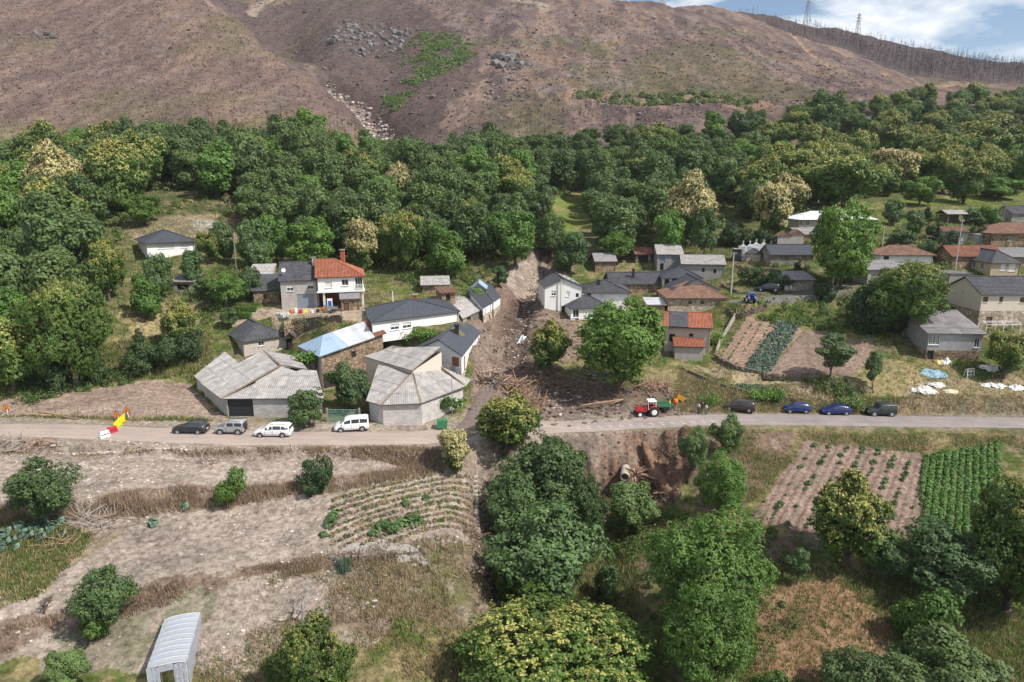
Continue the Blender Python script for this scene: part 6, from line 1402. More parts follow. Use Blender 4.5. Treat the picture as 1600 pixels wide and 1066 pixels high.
# ================================================================ VEHICLES, PEOPLE, STREET THINGS
def paint(name, c, rough=.28, metal=.0): 
    m = flat(name, c, rough, metal, .5, noise=.10, nscale=2.5); m.node_tree.nodes['Principled BSDF'].inputs['Coat Weight'].default_value = .4; return m
M_TYRE = flat('tyre', (.028, .027, .026), .9, noise=.2); M_RIM = flat('rim', (.42, .42, .43), .4, .6); M_LAMP = flat('lamp_clear', (.6, .6, .58), .15, 0, .7); M_RED = flat('lamp_red', (.35, .02, .02), .25, 0, .6)
M_PLASTIC = flat('plastic_dark', (.035, .035, .038), .6)
CARS = dict(
 hatch=dict(L=4.3, w=.90, st=[(-.5,.62,.66,.80),(-.485,.90,.98,.84),(-.43,.98,1.22,.88),(-.33,.98,1.42,.90),(-.10,.96,1.48,.90),(.03,.95,1.46,.90),(.10,.94,1.38,.90),(.245,.93,.98,.89),(.40,.84,.88,.87),(.47,.72,.76,.80),(.50,.52,.55,.70)], cab=(1,7), wr=.20, wh=.33),
 small=dict(L=3.9, w=.85, st=[(-.5,.62,.66,.76),(-.485,.92,1.0,.80),(-.44,.98,1.28,.83),(-.35,.98,1.44,.85),(-.10,.95,1.50,.85),(.03,.94,1.47,.85),(.10,.93,1.38,.85),(.26,.92,.97,.84),(.41,.84,.88,.82),(.475,.70,.74,.76),(.50,.52,.55,.68)], cab=(1,7), wr=.18, wh=.31),
 mpv=dict(L=4.65, w=.92, st=[(-.5,.62,.68,.82),(-.49,.98,1.05,.86),(-.465,1.02,1.42,.88),(-.40,1.0,1.60,.90),(-.10,.98,1.66,.91),(.05,.97,1.62,.91),(.13,.96,1.50,.91),(.30,.94,1.02,.90),(.42,.84,.88,.88),(.48,.70,.74,.82),(.50,.52,.55,.74)], cab=(1,7), wr=.17, wh=.33),
 van=dict(L=4.4, w=.92, st=[(-.5,.55,.60,.86),(-.495,1.0,1.1,.88),(-.49,1.05,1.70,.89),(-.44,1.05,1.82,.90),(-.05,1.05,1.84,.91),(.10,1.05,1.78,.91),(.17,1.04,1.66,.91),(.33,1.02,1.12,.90),(.43,.92,.97,.88),(.485,.74,.78,.82),(.50,.52,.55,.76)], cab=(1,7), wr=.12, wh=.33),
 jeep=dict(L=3.7, w=.82, st=[(-.5,.62,.66,.80),(-.49,1.02,1.06,.82),(-.485,1.05,1.62,.82),(-.46,1.05,1.70,.82),(-.15,1.05,1.72,.82),(.06,1.04,1.71,.82),(.09,1.03,1.66,.82),(.17,1.02,1.06,.81),(.44,.98,1.0,.78),(.485,.80,.84,.76),(.50,.60,.62,.72)], cab=(1,7), wr=.08, wh=.37),
)
def car(kind, px, py, heading, body, label, group=None, name='parked_car', dz=.03, dark_roof=None, cat='car'):
    k = CARS[kind]; L = k['L']; g = hit(px, py); root = thing(name, label, cat, (g.x, g.y, g.z+dz), heading, group)
    # follow the slope of the ground
    z0 = .26 if kind != 'jeep' else .34; st = k['st']; c0, c1 = k['cab']; wr = k['wr']
    rings = []
    for i, (x, zb, zt, w) in enumerate(st):
        cab = c0 < i < c1; r = w-wr if cab else w*.90
        if i in (c0, c1): r = w-wr*.55
        half = [(w*.88, z0), (w*.985, z0+.12), (w, (z0+zb)/2+.04), (w*.975, zb), (r, zt-.03), (r*.8, zt), (0, zt+.015)]
        rings.append([Vector((x*L, -y, z)) for y, z in half]+[Vector((x*L, y, z)) for y, z in half[-2::-1]])
    mb = MB(); mb.smooth = True; n = len(rings[0]); base = []
    for r_ in rings:
        base.append(len(mb.v)); mb.v.extend([tuple(p) for p in r_])
    for a, b in zip(base, base[1:]):
        for j in range(n-1): mb.f.append((a+j, b+j, b+j+1, a+j+1)); mb.m.append(0); mb.uv.append([(0,0)]*4)
        mb.f.append((a+n-1, b+n-1, b, a)); mb.m.append(0); mb.uv.append([(0,0)]*4)
    mb.f.append(tuple(range(base[0], base[0]+n))); mb.m.append(0); mb.uv.append([(0,0)]*n)
    mb.f.append(tuple(range(base[-1], base[-1]+n))[::-1]); mb.m.append(0); mb.uv.append([(0,0)]*n)
    bo = mb.obj('body', body, root)
    # glass: side windows between pillars, windscreen and rear window, all just proud of the shell
    def lerp(a, b, t): return a+(b-a)*t
    def pt(i, f, j0, t, off):
        p = lerp(rings[i][j0], rings[i+1][j0], f); q = lerp(rings[i][j0+1], rings[i+1][j0+1], f); r = lerp(p, q, t); return r+Vector(off)
    def quad(name_, P, m):
        m_ = MB(); m_.poly(P); 
        c = sum(P, Vector())/4; nn = (P[1]-P[0]).cross(P[3]-P[0]).normalized(); 
        if nn.dot(c-Vector((c.x, 0, .8))) < 0: nn = -nn
        m_.poly([p-nn*.02 for p in P[::-1]])
        for a in range(4): b = (a+1) % 4; m_.poly([P[a]-nn*.02, P[b]-nn*.02, P[b], P[a]])
        return m_.obj(name_, m, root)
    xs = [s_[0]*L for s_ in st]
    def at_x(x):
        for i in range(len(xs)-1):
            if xs[i] <= x <= xs[i+1]: return i, (x-xs[i])/(xs[i+1]-xs[i])
        return len(xs)-2, 1
    cuts = {'hatch': [(-.40,-.26),(-.245,-.02),(0.0,.13)], 'small': [(-.41,-.26),(-.245,-.02),(0.0,.14)], 'mpv': [(-.45,-.27),(-.255,-.04),(-.02,.17)], 'van': [(-.46,-.24),(-.22,.0),(.03,.21)], 'jeep': [(-.46,-.20),(-.16,.06)]}[kind]
    for s in (-1, 1):
        for (a, b) in cuts:
            P = []
            for x, t in ((a*L, .16), (b*L, .16), (b*L, .86), (a*L, .86)):
                i, f = at_x(x); p = pt(i, f, 3, t, (0, -.012, 0)); P.append(Vector((p.x, p.y*(1 if s < 0 else -1), p.z)))
            # lean the front edge with the windscreen
            quad('side_window', P, M_GLASS)
    rr = rings; c1i = c1
    a_, b_ = rr[c1i-1][4], rr[c1i][4]; 
    def cross(i0, i1, t, k_): p = lerp(rr[i0][4], rr[i1][4], t); return Vector((p.x, p.y*k_, p.z))
    for (i0, i1, nm, e) in ((c1-1, c1, 'windscreen', .03), (c0+1, c0, 'rear_window', -.02)):
        P = [cross(i0, i1, .12, .93), cross(i0, i1, .92, .96), cross(i0, i1, .92, -.96), cross(i0, i1, .12, -.93)]
        quad(nm, [p+Vector((e, 0, .02)) for p in P], M_GLASS)
    wx_ = (-L*.30, L*.315) if kind != 'jeep' else (-L*.31, L*.31)
    for x in wx_:
        for s in (-1, 1):
            R_ = k['wh']; y = s*(k['w']-.10); m = MB(); m.tube([(0,-.11,0),(0,-.085,0),(0,.085,0),(0,.11,0)], [R_*.9,R_,R_,R_*.9], 16); wo = m.obj('wheel', M_TYRE, root); wo.location = (x, y, R_)
            m = MB(); m.tube([(0, s*.113, 0),(0, s*.118, 0)], [R_*.64, R_*.60], 12); ri = m.obj('rim', M_RIM, wo)
            m = MB(); m.tube([(x, s*(k['w']-.05), R_+.02), (x, s*(k['w']+.004), R_+.02)], R_*1.22, 14); m.obj('wheel_arch', M_PLASTIC, root)
    for s in (-1, 1):
        i = len(st)-2; x = st[i][0]*L; m = MB(); m.box((x+.02, s*st[i][3]*.72, st[i][1]-.10), (.10, .30, .15)); m.obj('headlight', M_LAMP, root)
        x = st[1][0]*L; m = MB(); m.box((x-.0, s*st[1][3]*.84, st[1][1]-.06), (.08, .16, .26)); m.obj('taillight', M_RED, root)
        m = MB(); m.box((st[c1][0]*L-.25, s*(k['w']+.09), st[c1][1]+.08), (.10, .16, .12)); m.obj('mirror', body if kind != 'van' else M_PLASTIC, root)
    m = MB(); m.box((L*.485, 0, z0+.10), (.10, k['w']*1.5, .16)); m.box((-L*.49, 0, z0+.10), (.08, k['w']*1.6, .16)); m.obj('bumper', M_PLASTIC, root)
    m = MB(); m.box((-L*.503, 0, .62), (.02, .5, .11)); m.obj('number_plate', M_TRIM, root)
    for s in (-1, 1):                      # seams of the doors
        m = MB()
        for (a, b) in cuts: m.bar((b*L+.03, s*(k['w']+.004), z0+.18), (b*L+.03, s*(k['w']+.004), st[4][1]-.02), .018)
        m.obj('door_seam', M_PLASTIC, root)
    if kind == 'jeep': m = MB(); m.cyl((-L*.50, .1, .95), (-L*.55, .1, .95), .33, 16); m.obj('spare_wheel', M_TYRE, root)
    if kind in ('jeep', 'mpv'):
        for s in (-1, 1): m = MB(); m.bar((-L*.38, s*.60, 1.73 if kind == 'jeep' else 1.67), (L*.03, s*.60, 1.73 if kind == 'jeep' else 1.67), .05); m.obj('roof_rail', M_PLASTIC, root)
    return root
PI = math.pi
car('hatch', 299, 676, PI-.03, paint('paint_black', (.022, .023, .027)), 'black hatchback parked on the road shoulder left of the silver car', 'cars parked by the barns')
car('jeep', 362, 677, PI-.02, paint('paint_silver', (.42, .43, .44), .3, .4), 'small silver boxy off-road car parked in front of the black gate', 'cars parked by the barns')
car('mpv', 428, 681, PI-.0, paint('paint_white', (.78, .78, .77)), 'long white people carrier with dark windows parked beside the dark bushy tree', 'cars parked by the barns')
car('van', 550, 672, PI+.20, paint('paint_white_van', (.80, .80, .79)), 'white delivery van with side windows parked by the green gate', 'cars parked by the barns', name='delivery_van', cat='van')
car('mpv', 1155, 641, PI-.34, paint('paint_dark_brown', (.060, .045, .042), .28, .2), 'dark brown people carrier parked at an angle off the right road', 'cars parked along the right road')
car('small', 1244, 644, PI-.06, paint('paint_blue', (.014, .032, .14), .25, .1), 'blue small hatchback with pale wheels, behind the dark brown people carrier', 'cars parked along the right road')
car('hatch', 1305, 647, PI-.03, paint('paint_royal_blue', (.014, .024, .14), .25, .1), 'royal blue longer hatchback parked in front of the dark green off-road car', 'cars parked along the right road')
car('jeep', 1375, 649, PI-.03, paint('paint_green', (.022, .035, .028), .5), 'dark green boxy off-road car, last of the row on the right road', 'cars parked along the right road').scale = (1.13, 1.1, 1.12)
car('mpv', 1199, 455, PI-.2, paint('paint_navy', (.018, .022, .035)), 'dark blue car parked on the grass beside the stone garage')
# ---- tractors
def tractor(px, py, heading, hood, cabroof, label, s=1.0):
    g = hit(px, py); t = thing('tractor', label, 'tractor', (g.x, g.y, g.z+.03), heading); t.scale = (s, s, s)
    m = MB()
    m.box((.95, 0, 1.02), (1.55, .62, .62)); m.box((1.74, 0, .98), (.1, .56, .5)); m.box((.95, 0, 1.36), (1.45, .5, .08)); m.obj('hood', hood, t)
    m = MB(); m.box((.35, 0, .72), (2.7, .42, .34)); m.box((-.75, 0, .85), (.9, .7, .6)); m.obj('chassis', M_BLK, t)
    m = MB(); m.box((-.55, 0, 2.42), (1.35, 1.35, .12), taper=.9); m.obj('cab_roof', cabroof, t)
    m = MB()
    for x in (-1.15, .05):
        for y in (-.58, .58): m.bar((x, y, 1.15), (x*.95, y*.95, 2.38), .07)
    for y in (-.58, .58): m.bar((-1.15, y, 1.2), (.05, y, 1.2), .06)
    m.obj('cab_frame', cabroof, t)
    m = MB(); m.box((-.6, 0, 1.22), (.5, .5, .12)); m.box((-.84, 0, 1.5), (.1, .5, .5)); m.obj('seat', M_PLASTIC, t)
    m = MB(); m.tube([(.0, 0, 1.35), (-.2, 0, 1.62)], .03, 6); m.tube([(-.2+.19*math.cos(a), .19*math.sin(a), 1.63+.1*math.cos(a)) for a in np.linspace(0, 6.28, 13)], .02, 5); m.obj('steering_wheel', M_PLASTIC, t)
    for y in (-.68, .68):
        m = MB(); m.tube([(-.8+.86*math.cos(a), y, .78+.86*math.sin(a)) for a in np.linspace(.5, 2.9, 9)], .01, 4)
        for a0, a1 in zip(np.linspace(.5, 2.9, 9), np.linspace(.5, 2.9, 9)[1:]): m.bar((-.8+.84*math.cos(a0), y, .78+.84*math.sin(a0)), (-.8+.84*math.cos(a1), y, .78+.84*math.sin(a1)), .34, .04, up=(math.cos(a0), 0, math.sin(a0)))
        m.obj('mudguard', hood, t)
        for (x, R_, wd) in ((-.8, .76, .38), (1.35, .46, .24)):
            m = MB(); yy = y*1.08; m.tube([(0,-wd/2,0),(0,-wd/2+.06,0),(0,wd/2-.06,0),(0,wd/2,0)], [R_*.88,R_,R_,R_*.88], 20)
            for k in range(18): a = k/18*6.283; m.box((R_*math.cos(a), 0, R_*math.sin(a)), (.07, wd*.95, .07), M=Matrix.Rotation(-a, 3, 'Y'))
            w_ = m.obj('wheel', M_TYRE, t); w_.location = (x, yy, R_)
            m = MB(); sg = 1 if y > 0 else -1; m.tube([(0, sg*(wd/2+.002), 0), (0, sg*(wd/2+.02), 0)], [R_*.56, R_*.50], 14); m.obj('rim', M_TRIM, w_)
    m = MB(); m.tube([(1.1, .22, 1.3), (1.1, .22, 2.0)], .045, 6); m.obj('exhaust', M_BLK, t)
    for y in (-.2, .2): m = MB(); m.box((1.80, y, 1.1), (.05, .14, .12)); m.obj('headlight', M_LAMP, t)
    return t
M_TRED = paint('tractor_red', (.48, .022, .025), .4); M_TBLUE = paint('tractor_blue', (.03, .10, .36), .4)
tractor(1011, 650, PI+.12, M_TRED, M_TRIM, 'red tractor with a white cab roof standing on the road by the washed-out bank', 1.0)
tractor(1171, 473, PI*.5, M_TBLUE, M_TBLUE, 'blue tractor with a loader on the village lane', .9)
g = hit(1038, 641); t = thing('farm_trailer', 'small two-wheeled farm trailer with green sides hitched behind the red tractor', 'trailer', (g.x, g.y, g.z), PI+.05)
m = MB(); m.box((0, 0, .7), (2.0, 1.3, .08)); m.obj('bed', M_TIMBER, t)
M_GRN = flat('green_metal', (.05, .20, .10), .5, noise=.15)
for y in (-.65, .65): m = MB(); m.bar((-1, y, .95), (1, y, .95), .05, .5); m.obj('side_panel', M_GRN, t)
for y in (-.7, .7):
    m = MB(); m.cyl((0, y-.08, .38), (0, y+.08, .38), .38, 16); m.obj('wheel', M_TYRE, t)
m = MB(); m.bar((1, 0, .55), (2.1, 0, .5), .08); m.obj('drawbar', M_BLK, t)
m = MB(); m.tube([(-.9, 0, .7), (-1.0, 0, 1.7), (-.3, 0, 1.95), (.6, 0, 1.5)], .05, 6); m.obj('hoop', M_GRN, t)
g = hit(1061, 628); t = thing('hopper', 'yellow tipped hopper on the mud beside the trailer', 'farm machine', (g.x, g.y, g.z), .3)
M_YEL = flat('yellow_paint', (.62, .34, .03), .5, noise=.15); M_ORG = flat('orange_paint', (.60, .14, .03), .5, noise=.15)
m = MB(); m.box((0, 0, .75), (1.3, 1.0, .7), M=Matrix.Rotation(.5, 3, 'Y'), taper=1.3); m.obj('bin', M_YEL, t)
m = MB(); m.box((.9, .2, .35), (1.0, .9, .08)); m.bar((-.5,-.4,0), (-.3,-.3,.6), .08); m.bar((.5,-.4,0), (.3,-.3,.6), .08); m.obj('frame', M_METAL, t)
g = hit(1054, 637); t = thing('concrete_mixer', 'orange concrete mixer standing in the mud by the person in a yellow vest', 'concrete mixer', (g.x, g.y, g.z), .8)
m = MB(); m.tube([(0,0,.6),(.1,0,.8),(.2,0,1.1),(.32,0,1.35)], [.25,.42,.42,.22], 14); m.obj('drum', M_ORG, t)
m = MB(); m.bar((-.4,-.3,0), (0,0,.7), .06); m.bar((-.4,.3,0), (0,0,.7), .06); m.bar((.4,0,0), (0,0,.7), .06); m.obj('stand', M_BLK, t)
# ---- people
def person(px, py, heading, shirt, trousers, hair, label, stride=.25, arm=.1, h=1.74, hat=None):
    g = hit(px, py); t = thing('person', label, 'person', (g.x, g.y, g.z+.02), heading); k = h/1.74
    skin_m = bpy.data.materials.get('skin') or flat('skin', (.44, .26, .18), .6)
    def skin_obj(name, P, E, Rr, m, par, sub=2):
        me = bpy.data.meshes.new(name); me.from_pydata([tuple(Vector(p)*k) for p in P], E, []); me.materials.append(m); o = bpy.data.objects.new(name, me); link(o, par)
        sk_ = o.modifiers.new('skin', 'SKIN'); me.skin_vertices or me.attributes
        if not me.skin_vertices:
            bpy.context.view_layer.objects.active = o
        for i, r in enumerate(Rr):
            me.skin_vertices[0].data[i].radius = (r*k, r*k*.85)
        me.skin_vertices[0].data[0].use_root = True
        s2 = o.modifiers.new('sub', 'SUBSURF'); s2.levels = sub; s2.render_levels = sub; return o
    s = stride; J = dict(pel=(0,0,.95), ab=(0,0,1.12), ch=(.01,0,1.32), nk=(.01,0,1.48), hd=(.03,0,1.60), tp=(.02,0,1.70),
     hl=(0,.09,.90), kl=(.05+s*.4,.10,.50), al=(s*.6-.02,.10,.09), tl=(s*.6+.14,.11,.04), hr=(0,-.09,.90), kr=(.05-s*.3,-.10,.50), ar=(-s*.6-.05,-.10,.10), tr=(-s*.6+.11,-.11,.04),
     sl=(0,.18,1.42), el=(-.02-arm,.24,1.16), wl_=(.10-arm*.4,.22,.95), fl=(.14-arm*.4,.21,.87), sr=(0,-.18,1.42), er=(.02+arm,-.24,1.16), wr=(.16+arm,-.20,.97), fr=(.21+arm,-.19,.90))
    names = list(J); ix = {n: i for i, n in enumerate(names)}
    E = [('pel','ab'),('ab','ch'),('ch','nk'),('nk','hd'),('hd','tp'),('pel','hl'),('hl','kl'),('kl','al'),('al','tl'),('pel','hr'),('hr','kr'),('kr','ar'),('ar','tr'),('ch','sl'),('sl','el'),('el','wl_'),('wl_','fl'),('ch','sr'),('sr','er'),('er','wr'),('wr','fr')]
    Rd = dict(pel=.13, ab=.12, ch=.14, nk=.055, hd=.10, tp=.08, hl=.085, kl=.058, al=.042, tl=.04, hr=.085, kr=.058, ar=.042, tr=.04, sl=.06, el=.042, wl_=.030, fl=.036, sr=.06, er=.042, wr=.030, fr=.036)
    skin_obj('body', [J[n] for n in names], [(ix[a], ix[b]) for a, b in E], [Rd[n] for n in names], skin_m, t)
    nn = ['ab','pel','ch','sl','el','sr','er']; ii = {n: i for i, n in enumerate(nn)}
    skin_obj('shirt', [J[n] for n in nn], [(ii['pel'], ii['ab']), (ii['ab'], ii['ch']), (ii['ch'], ii['sl']), (ii['sl'], ii['el']), (ii['ch'], ii['sr']), (ii['sr'], ii['er'])], [.15,.155,.165,.085,.065,.085,.065], shirt, t)
    nn = ['pel','hl','kl','al','hr','kr','ar']; ii = {n: i for i, n in enumerate(nn)}
    skin_obj('trousers', [J[n] for n in nn], [(0,1),(1,2),(2,3),(0,4),(4,5),(5,6)], [.145,.105,.08,.065,.105,.08,.065], trousers, t)
    for a, b in (('al','tl'), ('ar','tr')):
        m = MB(); pa, pb = Vector(J[a])*k, Vector(J[b])*k; m.smooth = True; m.tube([(pa.x-.07, pa.y, .05), (pa.x, pa.y, .065), (pb.x, pb.y, .045), (pb.x+.05, pb.y, .04)], [.03,.055,.05,.025], 8); m.obj('shoe', M_PLASTIC, t)
    m = MB(); m.smooth = True; c = Vector(J['hd'])*k
    for i in range(5): pass
    m.tube([(c.x-.03, c.y, c.z+.03), (c.x-.025, c.y, c.z+.09), (c.x-.01, c.y, c.z+.135), (c.x, c.y, c.z+.15)], [.10,.105,.07,.02], 10); m.obj('hair' if not hat else 'cap', hair, t)
    m = MB(); m.box((c.x+.105, c.y, c.z-.0), (.03, .025, .04)); m.obj('nose', skin_m, t)
    for y in (-.035, .035): m = MB(); m.box((c.x+.098, c.y+y, c.z+.03), (.012, .022, .012)); m.obj('eye', M_PLASTIC, t)
    for y in (-.10, .10): m = MB(); m.box((c.x-.0, c.y+y, c.z+.01), (.035, .02, .055)); m.obj('ear', skin_m, t)
    # hands: palm and five bent fingers on each
    for wr_, fr_, sg in (('wl_','fl',1), ('wr','fr',-1)):
        w0, f0 = Vector(J[wr_])*k, Vector(J[fr_])*k; d = (f0-w0).normalized(); sd = Vector((0, 1, 0)).cross(d).normalized(); m = MB()
        for q in range(4):
            o_ = f0+sd*(-.027+.018*q); ln = (.062, .072, .068, .052)[q]; m.tube([o_, o_+d*ln*.5, o_+d*ln+Vector((.01, -sg*.012, 0))], [.009, .0085, .006], 5)
        o_ = w0+d*.035+sd*.03; m.tube([o_, o_+sd*.03+d*.03, o_+sd*.035+d*.055], [.011, .0095, .007], 5); m.obj('fingers', skin_m, t)
    return t
M_WSHIRT = flat('cloth_white', (.72, .72, .71), .9, noise=.08); M_JEANS = flat('cloth_blue', (.05, .07, .13), .9, noise=.15); M_DCLOTH = flat('cloth_dark', (.03, .03, .035), .9); M_HIVIS = flat('cloth_hivis', (.50, .62, .05), .8); M_HAIR = flat('hair_dark', (.03, .02, .015), .8); M_GCL = flat('cloth_grey', (.16, .16, .17), .9)
person(1046, 641, 2.6, M_HIVIS, M_GCL, M_ORG, 'person in a yellow high-visibility vest standing by the small farm trailer', .05, .05)
person(1091, 646, 0.2, M_WSHIRT, M_JEANS, M_HAIR, 'person in white shirt and blue trousers, leftmost of three people', .15, .08)
person(1097, 643, 1.2, M_DCLOTH, M_DCLOTH, M_HAIR, 'person in dark clothes standing between two people in white shirts', .05, .0, 1.68)
person(1103, 648, 3.0, M_WSHIRT, M_GCL, M_HAIR, 'person in white shirt and grey trousers, rightmost of three people', .22, .12)
# ---- road closure
def at_base(px, py): return hit(px, py)
def warn_sign(px, py, label, col=None):
    g = at_base(px, py); t = thing('warning_sign', label, 'road sign', (g.x, g.y, g.z+.03), R(8))
    m = MB(); 
    for x in (-.3, .3): m.bar((x, -.3, 0), (x*.3, 0, .75), .05); m.bar((x, .3, 0), (x*.3, 0, .75), .05)
    m.obj('stand', M_METAL, t)
    m = MB(); T3 = [(-.48, -.03, .62), (.48, -.03, .62), (0, -.03, 1.46)]; B3 = [(x, 0, z) for x, y, z in T3]; m.poly(T3); m.poly(B3[::-1])
    for i in range(3): j = (i+1) % 3; m.poly([T3[i], B3[i], B3[j], T3[j]])
    pn = m.obj('sign_panel', flat('sign_orange', (.75, .28, .02), .5) if 'sign_orange' not in bpy.data.materials else bpy.data.materials['sign_orange'], t)
    m = MB(); Tm = [(-.48, -.034, .62), (.48, -.034, .62), (0, -.034, 1.46)]
    for i in range(3): j = (i+1) % 3; m.bar(Tm[i], Tm[j], .07, .012, up=(0, 1, 0))
    m.obj('red_border', M_RED, pn)
    m = MB(); m.bar((-.05, -.037, .80), (.0, -.037, 1.12), .07, .01, up=(0, 1, 0)); m.bar((-.16, -.037, .76), (.17, -.037, .76), .06, .01, up=(0, 1, 0)); m.bar((.0, -.037, .95), (.12, -.037, .86), .05, .01, up=(0, 1, 0)); m.obj('symbol', M_BLK, pn)
warn_sign(11, 648, 'orange triangular road works sign standing alone at the far left of the road')
warn_sign(184, 659, 'orange triangular road works sign leaning at the top end of the yellow barrier')
warn_sign(199, 652, 'orange triangular road works sign behind the yellow barrier, on the verge')
M_BY = flat('barrier_yellow', (.78, .70, .02), .5, noise=.05); M_BR = flat('barrier_red', (.50, .03, .05), .5, noise=.1); M_BW = flat('barrier_white', (.74, .74, .73), .5, noise=.06)
def crowd_barrier(a, b, label):
    p, q = hit(*a), hit(*b); v = q-p; L_ = v.length; t = thing('crowd_barrier', label, 'barrier', (p.x, p.y, p.z+.05), math.atan2(v.y, v.x), 'yellow crowd barriers across the road')
    t.rotation_euler.y = -math.asin(max(-1, min(1, v.z/L_)))
    m = MB(); m.tube([(0,0,.12),(0,0,1.05),(L_,0,1.05),(L_,0,.12),(0,0,.12)], .035, 6); m.obj('frame', M_BY, t)
    m = MB(); n = int(L_/.13)
    for k in range(1, n): m.bar((L_*k/n, 0, .12), (L_*k/n, 0, 1.05), .045)
    m.bar((.1, 0, .72), (L_-.1, 0, .72), .02, .26); m.obj('bars', M_BY, t)
    for x in (.2, L_-.2): m = MB(); m.bar((x, -.35, .05), (x, .35, .05), .07); m.bar((x, 0, .05), (x, 0, .15), .06); m.obj('foot', M_BY, t)
crowd_barrier((179, 675), (187, 666.5), 'yellow plastic crowd barrier nearest the red water barrier')
crowd_barrier((187.5, 666), (196, 658.5), 'yellow plastic crowd barrier nearest the road verge')
def water_barrier(px, py, rz, m_, label):
    g = at_base(px, py); t = thing('water_barrier', label, 'barrier', (g.x, g.y, g.z+.04), rz)
    m = MB(); m.box((0, 0, .12), (1.25, .52, .24)); m.box((0, 0, .52), (1.22, .34, .56), taper=.85); m.obj('body', m_, t)
    for x in (-.38, .38): m = MB(); m.box((x, 0, .83), (.22, .2, .07)); m.obj('filler_cap', m_, t)
    m = MB(); m.bar((-.5, -.19, .42), (.5, -.19, .42), .03, .08); m.obj('groove', M_PLASTIC, t)
water_barrier(176, 677, R(55), M_BR, 'red plastic water barrier between the white one and the yellow barriers')
water_barrier(164, 684, R(60), M_BW, 'white plastic water barrier at the lower end of the road closure')
# ---- green bin
g = at_base(691, 671); t = thing('rubbish_bin', 'green wheeled rubbish container at the corner of the road and muddy street', 'bin', (g.x, g.y, g.z+.02), .15)
m = MB(); m.box((0, 0, .72), (1.25, .85, .95), taper=1.12); m.obj('body', M_GRN, t); m = MB(); m.box((0, 0, 1.25), (1.42, 1.0, .1)); m.box((0, .1, 1.32), (1.3, .7, .08)); m.obj('lid', M_GRN, t)
for x in (-.5, .5):
    for y in (-.3, .3): m = MB(); m.cyl((x, y-.04, .1), (x, y+.04, .1), .1, 10); m.obj('wheel', M_TYRE, t)
# ---- gate and its wall
def panel_gate(px0, px1, py, h, label, m_, n=4):
    p, q = hit(px0, py), hit(px1, py); v = q-p; L_ = math.hypot(v.x, v.y); t = thing('metal_gate', label, 'gate', (p.x, p.y, p.z), math.atan2(v.y, v.x))
    for k in range(n):
        x0, x1 = L_*k/n+.04, L_*(k+1)/n-.04; m = MB(); m.tube([(x0,0,.1),(x0,0,h),(x1,0,h),(x1,0,.1),(x0,0,.1)], .04, 6); pn = m.obj('gate_leaf', m_, t)
        m = MB(); m.bar((x0, 0, .1), (x1, 0, .1), .01, .01)
        for j in range(1, 8): x = x0+(x1-x0)*j/8; m.bar((x, 0, .1), (x, 0, h), .02)
        for j in range(1, 7): z = .1+(h-.1)*j/7; m.bar((x0, 0, z), (x1, 0, z), .02)
        m.obj('mesh', m_, pn)
    for x in (-.1, L_+.1): m = MB(); m.bar((x, 0, -.2), (x, 0, h+.2), .22); m.obj('post', M_CONC, t)
panel_gate(513, 561, 659, 1.7, 'pale green mesh gate between the two block barns', flat('gate_green', (.20, .38, .32), .5, noise=.1))
# ---- poles
def pole(xb, yb, yt, label, r=.13, m_=None, arm=True, cat='utility pole', group=None, lean=0):
    g = hit(xb, yb); zt = CAMZ-tt(yt)*g.y; h = max(2, zt-g.z); t = thing('utility_pole', label, cat, (g.x, g.y, g.z), rt.uniform(-.3, .3), group)
    m = MB(); m.smooth = False; m.tube([(0,0,-.5),(0,0,h*.5),(lean,0,h)], [r, r*.85, r*.65], 8); m.obj('pole', m_ or WM['concrete'], t)
    if arm:
        m = MB(); m.bar((-.6, 0, h-.35), (.6, 0, h-.35), .09); m.obj('crossarm', M_METAL, t)
        for x in (-.5, 0, .5): m = MB(); m.tube([(x, 0, h-.3), (x, 0, h-.18), (x, 0, h-.1)], [.03, .05, .03], 6); m.obj('insulator', M_TRIM, t)
    return Vector((g.x, g.y, g.z+h-.2))
M_POLEW = flat('pole_wood', (.24, .19, .15), .9, noise=.3)
M_POLEC = flat('pole_concrete', (.47, .44, .40), .9, noise=.15)
P1 = pole(370, 428, 371, 'thin wooden pole beside the light green tree above the stone shed', .12, M_POLEW)
P2 = pole(354, 478, 438, 'short pale post in the bushes above the clipped hedges', .09, M_POLEC, False)
P3 = pole(1142, 460, 394, 'pale concrete pole at the right end of the long grey block barn', .16, M_POLEC)
P4 = pole(1300, 458, 402, 'pale concrete pole at the edge of the lane, left of the large domed chestnut', .15, M_POLEC)
P5 = pole(1377, 396, 352, 'pole with a lamp behind the tiled cottage', .11, M_POLEC)
P6 = pole(1492, 425, 343, 'tall pole in front of the sagging tiled house', .12, M_POLEC)
P7 = pole(1564, 362, 314, 'leaning wooden pole at the upper right, beside the yellow-green bush', .11, M_POLEW, lean=.5)
P8 = pole(876, 489, 436, 'pale pole in front of the white gabled house', .13, M_POLEC, False)
P9 = pole(907, 492, 453, 'thin pole at the right corner of the white gabled house', .08, M_POLEC, False)
P10 = pole(614, 476, 455, 'short white post in the grass above the white warehouse', .12, M_TRIM, False)
P11 = pole(707, 651, 592, 'thin metal pole in front of the fan-roofed barn', .06, M_METAL, False)
P12 = pole(537, 412, 368, 'dark antenna pole with a crossbar behind the red-tiled roof', .09, M_POLEW)
P13 = pole(1331, 462, 450, 'short pink marker post at the end of the lane railing', .07, flat('post_pink', (.55, .12, .22), .6), False, 'post')
P14 = pole(775, 449, 428, 'bare dead trunk standing beside the tarpaulin hut', .07, M_POLEW, False, 'post')
P15 = pole(1412, 384, 352, 'thin wooden pole between the bushes of the meadow', .08, M_POLEW, False)
